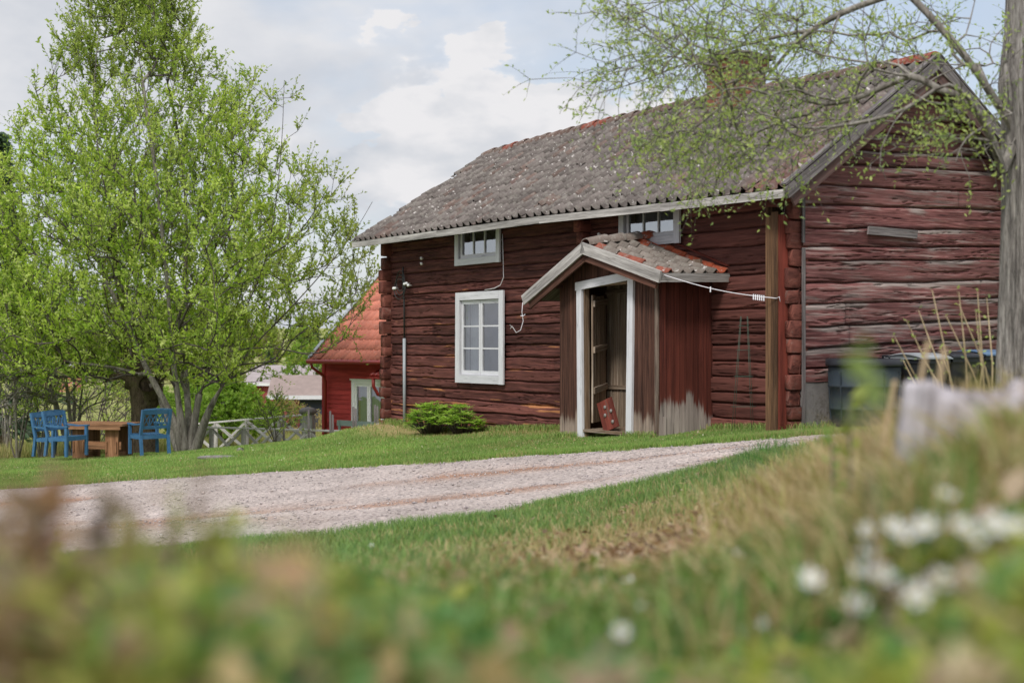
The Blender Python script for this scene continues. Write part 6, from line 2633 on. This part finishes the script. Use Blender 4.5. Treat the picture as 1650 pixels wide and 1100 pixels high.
# dead leaves and clover heads in the lawn
N = 1500
px = rng.uniform(0, 1350, N)
Y = far_y(px) + .1 + rng.uniform(0, 1, N) ** 1.3 * np.interp(px, [0, 640, 900, 1350], [12, 8, 3.5, .7])
X = (px - 825) / F * Y
V, Fc = leaf_arrays(np.stack([X, Y, base_z(X, Y) + .03], 1), rand_dirs(N) * [1, 1, .3], np.tile([0, 0, 1.], (N, 1)) + rand_dirs(N) * .4, rng.uniform(.02, .05, N), rng.uniform(.012, .03, N))
o = link_mesh('lawn_litter', V, Fc, M['leaf'], None, None, np.repeat(mixcols(N, [srgb(190, 170, 130), srgb(150, 124, 92), srgb(214, 208, 190)], .1), 4, 0))
tag(o, 'few pale dead leaves strewn over the lawn', 'leaf litter', kind='stuff')

# leaf litter
N = 13000
px, Y, X, e = bank_pts(N, -100, 1750, 1.5, .8)
X[:5500] = rng.normal(size=5500) * .40 + .40
Y[:5500] = rng.normal(size=5500) * .65 + 4.6
ok = (Y > 1.2) & (Y < edge_y(825 + F * X / Y) - .2)
X, Y = X[ok], Y[ok]
N = len(X)
d = rand_dirs(N) * [1, 1, .35]
V, Fc = leaf_arrays(np.stack([X, Y, ground_z(X, Y) + rng.uniform(.0, .05, N)], 1), d, np.tile([0, 0, 1.], (N, 1)) + rand_dirs(N) * .5, rng.uniform(.03, .075, N), rng.uniform(.018, .045, N))
o = link_mesh('leaf_litter', V, Fc, M['leaf'], None, None, np.repeat(mixcols(N, [srgb(150, 116, 90), srgb(120, 88, 68), srgb(186, 158, 132), srgb(98, 74, 60), srgb(204, 184, 162)], .12), 4, 0))
tag(o, 'brown and pale dead leaves lying on the bank', 'leaf litter', kind='stuff')

# dry tussock and long straw at the right
N = 16000
cx = np.array([[1.03, 4.5], [1.05, 4.1], [.95, 3.45], [.74, 2.05], [.9, 2.1], [1.1, 2.2], [.6, 2.2], [1.25, 4.2], [1.02, 3.6], [.95, 2.7], [1.5, 4.9], [.70, 2.9], [1.75, 5.6], [1.2, 3.1], [.35, 3.2], [1.9, 7.0], [2.1, 8.0]])
k = rng.integers(0, len(cx), N)
XY = cx[k] + rng.normal(size=(N, 2)) * [.17, .22]
hh = rng.uniform(.08, .25, N)
hh[(k == 11) | (k >= 15)] *= .6
hh[(k == 9) | (k == 13)] *= .75
hh[k < 3] *= 1.15
hh[k == 14] *= .55
hh[(k > 2) & (k < 7)] *= .62
cols = mixcols(N, [srgb(190, 168, 128), srgb(164, 140, 102), srgb(208, 190, 154), srgb(140, 118, 84), srgb(140, 148, 70)], .12)
o = blades_mesh('dry_tussock_grass', np.stack([XY[:, 0], XY[:, 1], ground_z(XY[:, 0], XY[:, 1]) - .02], 1), hh, rng.uniform(.004, .009, N), rng.normal(size=(N, 2)) * .10 + [-.03, -.02], cols, M['grass'], 2)
tag(o, 'long dry tan grass hanging over the bank at the right', 'grass', kind='stuff')


# tufts of tall fresh grass breaking the bank edge against the road
for i, (px_, Y_, w_, h_, n_t, lab) in enumerate(((1228, 9.6, .20, .30, 900, 'tall fresh green grass tuft standing against the gravel, left of the others'),
                                                 (1300, 8.6, .24, .24, 900, 'mixed green and straw grass tuft at the bank edge, between two others'),
                                                 (1372, 7.4, .22, .24, 900, 'yellow green grass tuft at the bank edge nearest the barrel'),
                                                 (1120, 10.6, .35, .14, 700, 'low wide green grass tuft at the bank edge below the porch'),
                                                 (1265, 5.8, .22, .16, 700, 'tan and green grass tuft halfway down the bank'))):
    X_ = (px_ - 825) / F * Y_
    pp = np.stack([X_ + rng.normal(size=n_t) * w_, Y_ + rng.normal(size=n_t) * w_], 1)
    gg = ground_z(pp[:, 0], pp[:, 1])
    pal = [srgb(86, 128, 66), srgb(110, 150, 78), srgb(76, 112, 66)] + ([srgb(188, 170, 126), srgb(158, 162, 80)] if i in (1, 2, 4) else [])
    o = blades_mesh('grass_tuft', np.stack([pp[:, 0], pp[:, 1], gg - .01], 1), h_ * rng.uniform(.35, 1, n_t) * np.exp(-((pp[:, 0] - X_) / w_ / 1.6) ** 2), rng.uniform(.004, .009, n_t), rng.normal(size=(n_t, 2)) * .06, mixcols(n_t, pal, .12), M['grass'], 2)
    tag(o, lab, 'grass tuft', 'grass tufts along the bank edge')


# low broad-leaved undergrowth right in front of the lens
def undergrowth(name, n, px0, px1, y0, y1, hfun, pal, lab, ls=(.012, .03), wts=None, stemcol=None):
    px = rng.uniform(px0, px1, n)
    Y = rng.uniform(y0, y1, n)
    X = (px - 825) / F * Y
    if stemcol:
        okk = fbm(X * 5 + stemcol * 13, Y * 5, 60 + stemcol, 2) > .47
        px, Y, X = px[okk], Y[okk], X[okk]
        n = len(X)
    g = ground_z(X, Y)
    H = hfun(px, Y) * rng.uniform(.45, 1.0, n)
    K = 9
    q = np.tile(np.linspace(.25, 1, K), n)
    B = np.repeat(np.stack([X, Y, g], 1), K, 0)
    lean = np.repeat(rng.normal(size=(n, 2)) * .18, K, 0)
    Hr = np.repeat(H, K)
    p = B + np.stack([lean[:, 0] * Hr * q, lean[:, 1] * Hr * q, Hr * q], 1)
    d = rand_dirs(n * K) * [1, 1, .6] + [0, 0, .35]
    L = rng.uniform(ls[0], ls[1], n * K)
    V, Fc = leaf_arrays(p, d, rand_dirs(n * K) + [0, 0, .8], L, L * .55)
    C = np.repeat(np.repeat(mixcols(n, pal, .15, wts), K, 0) * rng.uniform(.8, 1.2, (n * K, 1)), 4, 0)
    o = link_mesh(name, V, Fc, M['leaf'], None, None, C)
    tag(o, lab, 'undergrowth', kind='stuff')


def hf(px, Y):
    """plant height so that the tops stay where the view ends; taller at left corner and right"""
    topy = np.interp(px, [-100, 0, 60, 110, 160, 230, 330, 420, 600, 850, 1000, 1200, 1450, 1700], [850, 860, 850, 880, 890, 870, 850, 885, 915, 1000, 1065, 1075, 1075, 1010])
    lim = EYE - (topy - 550 + 60 * _hash(np.floor(px / 14), np.floor(px * 0), 5)) / F * Y
    X = (px - 825) / F * Y
    return np.clip(lim - ground_z(X, Y), .01, .34)


for nm, seed, cnt, pal, lab in (('olive_undergrowth', 1, 1500, [srgb(150, 158, 78), srgb(178, 180, 100), srgb(122, 132, 68)], 'low olive green undergrowth right in front at the bottom'),
                                ('green_undergrowth', 2, 800, [srgb(96, 138, 80), srgb(122, 156, 96)], 'cooler green leafy undergrowth between the olive plants at the bottom'),
                                ('withered_undergrowth', 3, 330, [srgb(180, 160, 120), srgb(150, 124, 98), srgb(196, 180, 150)], 'withered tan and brown plants mixed into the undergrowth at the bottom')):
    undergrowth(nm, cnt, -80, 1750, .75, 2.3, hf, pal, lab, (.018, .042), None, seed)
undergrowth('pale_undergrowth', 1500, 250, 1750, 1.8, 3.4, lambda px, Y: .10 + 0 * px, [srgb(120, 136, 66), srgb(92, 120, 62), srgb(178, 160, 126), srgb(140, 122, 92)], 'mixed green and straw coloured ground plants on the bank crest', (.02, .045), [.35, .3, .2, .15])


undergrowth('withered_stems', 80, -60, 240, .8, 1.5, lambda px, Y: hf(px, Y) * 1.25, [srgb(156, 134, 112), srgb(182, 156, 130), srgb(130, 112, 94)], 'brown withered stems thickening the lower left corner', (.016, .034))
undergrowth('withered_heath', 420, 850, 1750, .8, 2.4, hf, [srgb(178, 158, 126), srgb(140, 112, 92), srgb(196, 176, 158), srgb(156, 140, 140)], 'pinkish tan withered heath plants among the flowers at the lower right', (.014, .034))


# single stalks that stand out of focus against the road
def stalk(px, topy, Y, lab, pal, ls, n=16, thick=.004, botw=.3, name='dry_stalk', cat='stalk', lean=0.0, group='single stalks in front of the lens', wl_=.5):
    X = (px - 825) / F * Y
    g = gz(X, Y)
    topz = EYE - (topy - 550) / F * Y
    H = max(.06, topz - g)
    o = empty(name, (X, Y, g), 0, lab, cat, group)
    mb = MB()
    mb.tube([(-.02 - lean * H, 0, 0), (.004 - lean * .4 * H, 0, H * .5), (0, 0, H * .95)], [thick, thick * .8, thick * .5], 5)
    mb.build('stem', M['twig'], o)
    q = np.linspace(botw, 1, n)
    p = np.stack([-lean * H * (1 - q) * .8, 0 * q, H * q - .2 * ls * 0], 1)
    d = rand_dirs(n) * [1, 1, .5] + [0, 0, .7]
    L = ls * rng.uniform(.6, 1.2, n)
    V, Fc = leaf_arrays(p, d, rand_dirs(n), L, L * wl_)
    link_mesh('leaves', V, Fc, M['leaf'], o, None, np.repeat(mixcols(n, pal, .12), 4, 0))


BRN = [srgb(142, 110, 92), srgb(168, 132, 108), srgb(120, 92, 78)]
GRN = [srgb(132, 142, 60), srgb(150, 160, 78)]
stalk(72, 782, .95, 'brown withered stalk, tallest at the lower left corner', BRN, .040, 34, .007)
stalk(50, 812, 1.0, 'dull brown stalk just left of the tallest withered one', BRN, .034, 26, .006)
stalk(160, 795, 1.1, 'greyish thin withered stalk third from the left edge', [srgb(120, 108, 104), srgb(138, 122, 112)], .028, 24, .005)
stalk(272, 800, 1.15, 'small olive sprig with its tip over the gravel', GRN, .022, 7, .003, .7)
stalk(380, 845, 1.2, 'thin green sprig right of the olive one', GRN, .018, 6, .003, .75)
stalk(468, 850, 1.1, 'short green sprig before the gravel edge', GRN, .018, 6, .003, .75)
stalk(340, 862, .95, 'broad yellow green leafy shoot at lower left centre', GRN, .040, 16, .004, .3)
stalk(215, 872, .9, 'yellow green leafy shoot between the stalks at lower left', GRN, .034, 16, .004, .3)
stalk(505, 905, .55, 'large pale pinkish brown dead leaf close to the lens', [srgb(190, 152, 122), srgb(178, 142, 112)], .026, 4, .003, .82, name='dead_leaf', cat='dead leaf', wl_=.9)
stalk(1400, 570, 1.15, 'tall green leaf shoot standing alone before the barrel', [srgb(140, 158, 96), srgb(128, 148, 88)], .030, 7, .002, .78, name='leafy_shoot', cat='shoot', group='leafy shoots before the cabin', wl_=.6)
stalk(1368, 640, 2.6, 'short green shoot left of the tall one', [srgb(150, 160, 84), srgb(138, 150, 76)], .05, 6, .005, .6, name='leafy_shoot', cat='shoot', group='leafy shoots before the cabin')
stalk(1340, 700, 2.9, 'low green shoot at the gravel edge left of the two others', [srgb(120, 150, 70)], .05, 7, .005, .5, name='leafy_shoot', cat='shoot', group='leafy shoots before the cabin')
for i, (px, ty, Y, ln, lab) in enumerate(((1496, 548, 2.8, .07, 'leaning tan reed crossing the gable wall, left of two'), (1522, 560, 2.6, .05, 'leaning tan reed crossing the gable wall, right of two'), (1442, 612, 2.9, .06, 'short tan reed in front of the barrel'))):
    X = (px - 825) / F * Y
    g = gz(X, Y)
    H = EYE + (550 - ty) / F * Y - g
    mb = MB()
    mb.board((X - ln * 1.1, Y, g), (X - ln * .35, Y, g + H * .6), (.012, .008, 0), (0, .003, 0), (.9, .1, .6))
    mb.board((X - ln * .35, Y, g + H * .6), (X, Y, g + H), (.011, .006, 0), (0, .003, 0), (.9, .1, .6))
    tag(mb.build('dry_reed', plain_mat('dry_reed', srgb(196, 172, 138), .1, 8, .8)), lab, 'reed', 'leaning reeds')

# weathered stump on the bank
sx, sy = P(1640, 0, 2.35)[0], 2.35
sg = gz(sx, sy)
st = empty('tree_stump', (sx, sy, sg), 0, 'grey weathered broken stump on the bank at the right edge', 'stump')
nt_, nz_ = 90, 26
tq = np.linspace(0, 2 * math.pi, nt_, endpoint=False)
topz = EYE - 48 / F * 2.35 - sg
Vs = []
for j in range(nz_):
    q = j / (nz_ - 1)
    rr = (.205 - .035 * q) * (1 + .18 * (fbm(np.cos(tq) * 3 + 9, np.sin(tq) * 3 + 9, 91) - .5) * 2) + .012 * (fbm(np.cos(tq) * 14 + 40, np.sin(tq) * 14 + 40 + q * 1.5, 92) - .5)
    ht = topz * (1 + .0 * tq) - .11 * (fbm(np.cos(tq) * 3.2 + 5, np.sin(tq) * 3.2 + 5, 93) - .25)
    Vs.append(np.stack([rr * np.cos(tq) * 1.12, rr * np.sin(tq), (-.25 + (ht + .25) * q)], 1))
for s in (.82, .5, .2):
    c = Vs[nz_ - 1] * [s, s, 1]
    c[:, 2] -= .03 * (1 - s) + .02 * fbm(c[:, 0] * 40, c[:, 1] * 40, 95)
    Vs.append(c)
V = np.concatenate(Vs)
m = len(Vs)
idx = np.arange(m * nt_).reshape(m, nt_)
Fc = np.stack([idx[:-1], np.roll(idx, -1, 1)[:-1], np.roll(idx, -1, 1)[1:], idx[1:]], -1).reshape(-1, 4).tolist()
Fc.append(tuple(int(i) for i in idx[-1]))
M['stump'] = bark_mat('weathered_stump_wood', srgb(112, 104, 104), srgb(206, 200, 206), 14, 3, srgb(150, 132, 110), .8)
link_mesh('stump_wood', V, [tuple(f) for f in Fc], M['stump'], st, None, None, True)

# ------------------------------------------------------------------ white anemones
def anemone():
    o = empty('white_anemone')
    mb = MB()
    mb.tube([(0, 0, -.12), (.006, 0, -.06), (0, 0, 0)], .0022, 5)
    mb.build('stem', plain_mat('flower_stem', srgb(110, 120, 70), .1, 5), o)
    N = 6
    th = np.arange(N) * math.pi / 3
    V, Fs = [], []
    for k in range(N):
        d = np.array([math.cos(th[k]), math.sin(th[k]), 0])
        s = np.array([-d[1], d[0], 0])
        up = np.array([0, 0, 1.])
        b = len(V)
        V += [d * .002, d * .010 + s * .0055 + up * .003, d * .010 - s * .0055 + up * .003, d * .019 + s * .0062 + up * .008, d * .019 - s * .0062 + up * .008, d * .026 + up * .012]
        Fs += [(b, b + 1, b + 2), (b + 1, b + 3, b + 4, b + 2), (b + 3, b + 5, b + 4)]
    link_mesh('petals', np.array(V), Fs, M['petal'], o, None, np.tile((.72, .72, .75), (len(V), 1)))
    mb = MB()
    mb.tube([(0, 0, 0), (0, 0, .006), (0, 0, .009)], [.004, .005, .002], 8)
    mb.build('centre', plain_mat('pollen', srgb(222, 206, 110), .1, 30), o)
    N = 9
    th = np.arange(N) * 2.1
    Vv, Ff = leaf_arrays(np.tile([0, 0, -.035], (N, 1)), np.stack([np.cos(th), np.sin(th), .3 + 0 * th], 1), np.tile([0, 0, 1.], (N, 1)), np.full(N, .028), np.full(N, .011))
    link_mesh('leaves', Vv, Ff, M['leaf'], o, None, np.tile(srgb(78, 120, 62), (len(Vv), 1)))
    return o


proto = anemone()
fl = [(1440, 850, 3.6, 'topmost flower of the bright pair beside the dry tussock'), (1458, 868, 3.5, 'lower flower of the bright pair beside the dry tussock'), (1398, 858, 3.7, ''), (1398, 895, 3.5, ''), (1490, 852, 3.3, ''),
      (1525, 800, 3.2, 'flower standing highest at the right'), (1548, 850, 3.1, ''), (1600, 846, 3.0, ''), (1638, 852, 2.8, ''), (1565, 870, 3.0, ''), (1305, 932, 3.2, ''), (1310, 940, 3.1, ''), (1390, 925, 3.0, ''), (1422, 930, 2.9, ''),
      (1518, 930, 2.7, ''), (1478, 962, 2.6, ''), (1510, 945, 2.6, ''), (1566, 970, 2.5, ''), (1380, 975, 2.4, ''), (1035, 980, 3.0, ''), (1013, 936, 3.8, 'small flower by the patch of dead leaves'), (1190, 893, 4.4, 'single small flower farthest up the bank'),
      (598, 880, 8.5, 'lone pale flower near the gravel in the middle'), (965, 940, 4.0, ''), (1200, 1050, 1.75, ''), (1235, 1040, 1.7, ''), (1165, 1058, 1.7, ''), (1105, 1060, 1.9, ''), (1320, 1045, 1.8, ''), (995, 1060, 2.0, ''), (1000, 1020, 2.4, ''), (1240, 1075, 1.6, ''), (1330, 1080, 1.7, '')]
def ray_ground(px, py):
    Yq = np.linspace(1.2, 14, 900)
    zr = EYE - (py - 550) / F * Yq
    gg = ground_z((px - 825) / F * Yq, Yq)
    hit = np.where(zr <= gg + .09)[0]
    return float(Yq[hit[0]]) if len(hit) else 3.0


fl.sort(key=lambda q: q[0])
cnt_ = {}
WORDS = ['first', 'second', 'third', 'fourth', 'fifth', 'sixth', 'seventh', 'eighth', 'ninth', 'tenth', 'eleventh', 'twelfth', 'thirteenth', 'fourteenth', 'fifteenth', 'sixteenth', 'seventeenth', 'eighteenth', 'nineteenth', 'twentieth', 'twenty-first', 'twenty-second', 'twenty-third', 'twenty-fourth']
for i, (px, py, Y, lab) in enumerate(fl):
    if Y > 2.0:
        Y = ray_ground(px, py)
    o = proto if i == 0 else copy_tree(proto)
    p = P(px, py, Y)
    g = gz(p[0], Y)
    o.location = tuple(p)
    s = rng.uniform(.48, .72) * (1.3 if Y > 5 else 1.0) * (.8 if Y < 2.1 else 1)
    o.scale = (s, s, max(.5, (p[2] - g + .03) / .12) if p[2] - g > .06 else s)
    if p[2] - g <= .02:
        o.location[2] = g + .03
    o.scale = (s, s, s)
    o.rotation_euler = (rng.uniform(.3, .9), rng.uniform(-.3, .3), rng.uniform(-.5, .5))
    if lab:
        o['label'] = 'white anemone, ' + lab
    elif py > 1000:
        cnt_['a'] = cnt_.get('a', 0) + 1
        o['label'] = 'large blurred white anemone close to the bottom edge, %s from the left' % WORDS[cnt_['a'] - 1]
    elif px < 1360:
        cnt_['b'] = cnt_.get('b', 0) + 1
        o['label'] = 'white anemone in the grass left of the dry tussock, %s from the left' % WORDS[cnt_['b'] - 1]
    else:
        cnt_['c'] = cnt_.get('c', 0) + 1
        o['label'] = 'white anemone of the loose bunch at the right, %s from the left' % WORDS[cnt_['c'] - 1]
    o['category'] = 'flower'
    o['group'] = 'white anemones on the bank'

# loose gravel stones
N = 15000
px = rng.uniform(-60, 1450, N)
e, f = edge_y(px), far_y(px)
q = rng.uniform(0.0, 1.0, N)
q[: N // 3] = np.clip(np.where(rng.uniform(0, 1, N // 3) < .5, .02, .97) + rng.normal(size=N // 3) * .03, -.03, 1.02)
Y = e + (f - e) * q
X = (px - 825) / F * Y
Zg = road_z(X, Y, np.clip(q, 0, 1))
s = rng.gamma(2.2, .003, N) + .004
octv = np.array([(1, 0, 0), (-1, 0, 0), (0, 1, 0), (0, -1, 0), (0, 0, 1), (0, 0, -1)], float)
octf = np.array([(0, 2, 4), (2, 1, 4), (1, 3, 4), (3, 0, 4), (2, 0, 5), (1, 2, 5), (3, 1, 5), (0, 3, 5)])
V = octv[None] * s[:, None, None] * rng.uniform(.6, 1.2, (N, 6, 1)) * [1, 1, .6]
a = rng.uniform(0, 6.28, N)
ca, sa = np.cos(a)[:, None], np.sin(a)[:, None]
V = np.stack([V[..., 0] * ca - V[..., 1] * sa, V[..., 0] * sa + V[..., 1] * ca, V[..., 2]], -1) + np.stack([X, Y, Zg + s * .25], 1)[:, None]
Fc = (np.arange(N) * 6)[:, None, None] + octf[None]
o = link_mesh('loose_gravel', V.reshape(-1, 3), Fc.reshape(-1, 3), road_mat(), None, None, np.repeat(mixcols(N, [srgb(196, 186, 184), srgb(184, 172, 170), srgb(192, 178, 172), srgb(170, 162, 162)], .08), 6, 0))
tag(o, 'loose pinkish grey gravel stones scattered over the road', 'gravel', kind='stuff')
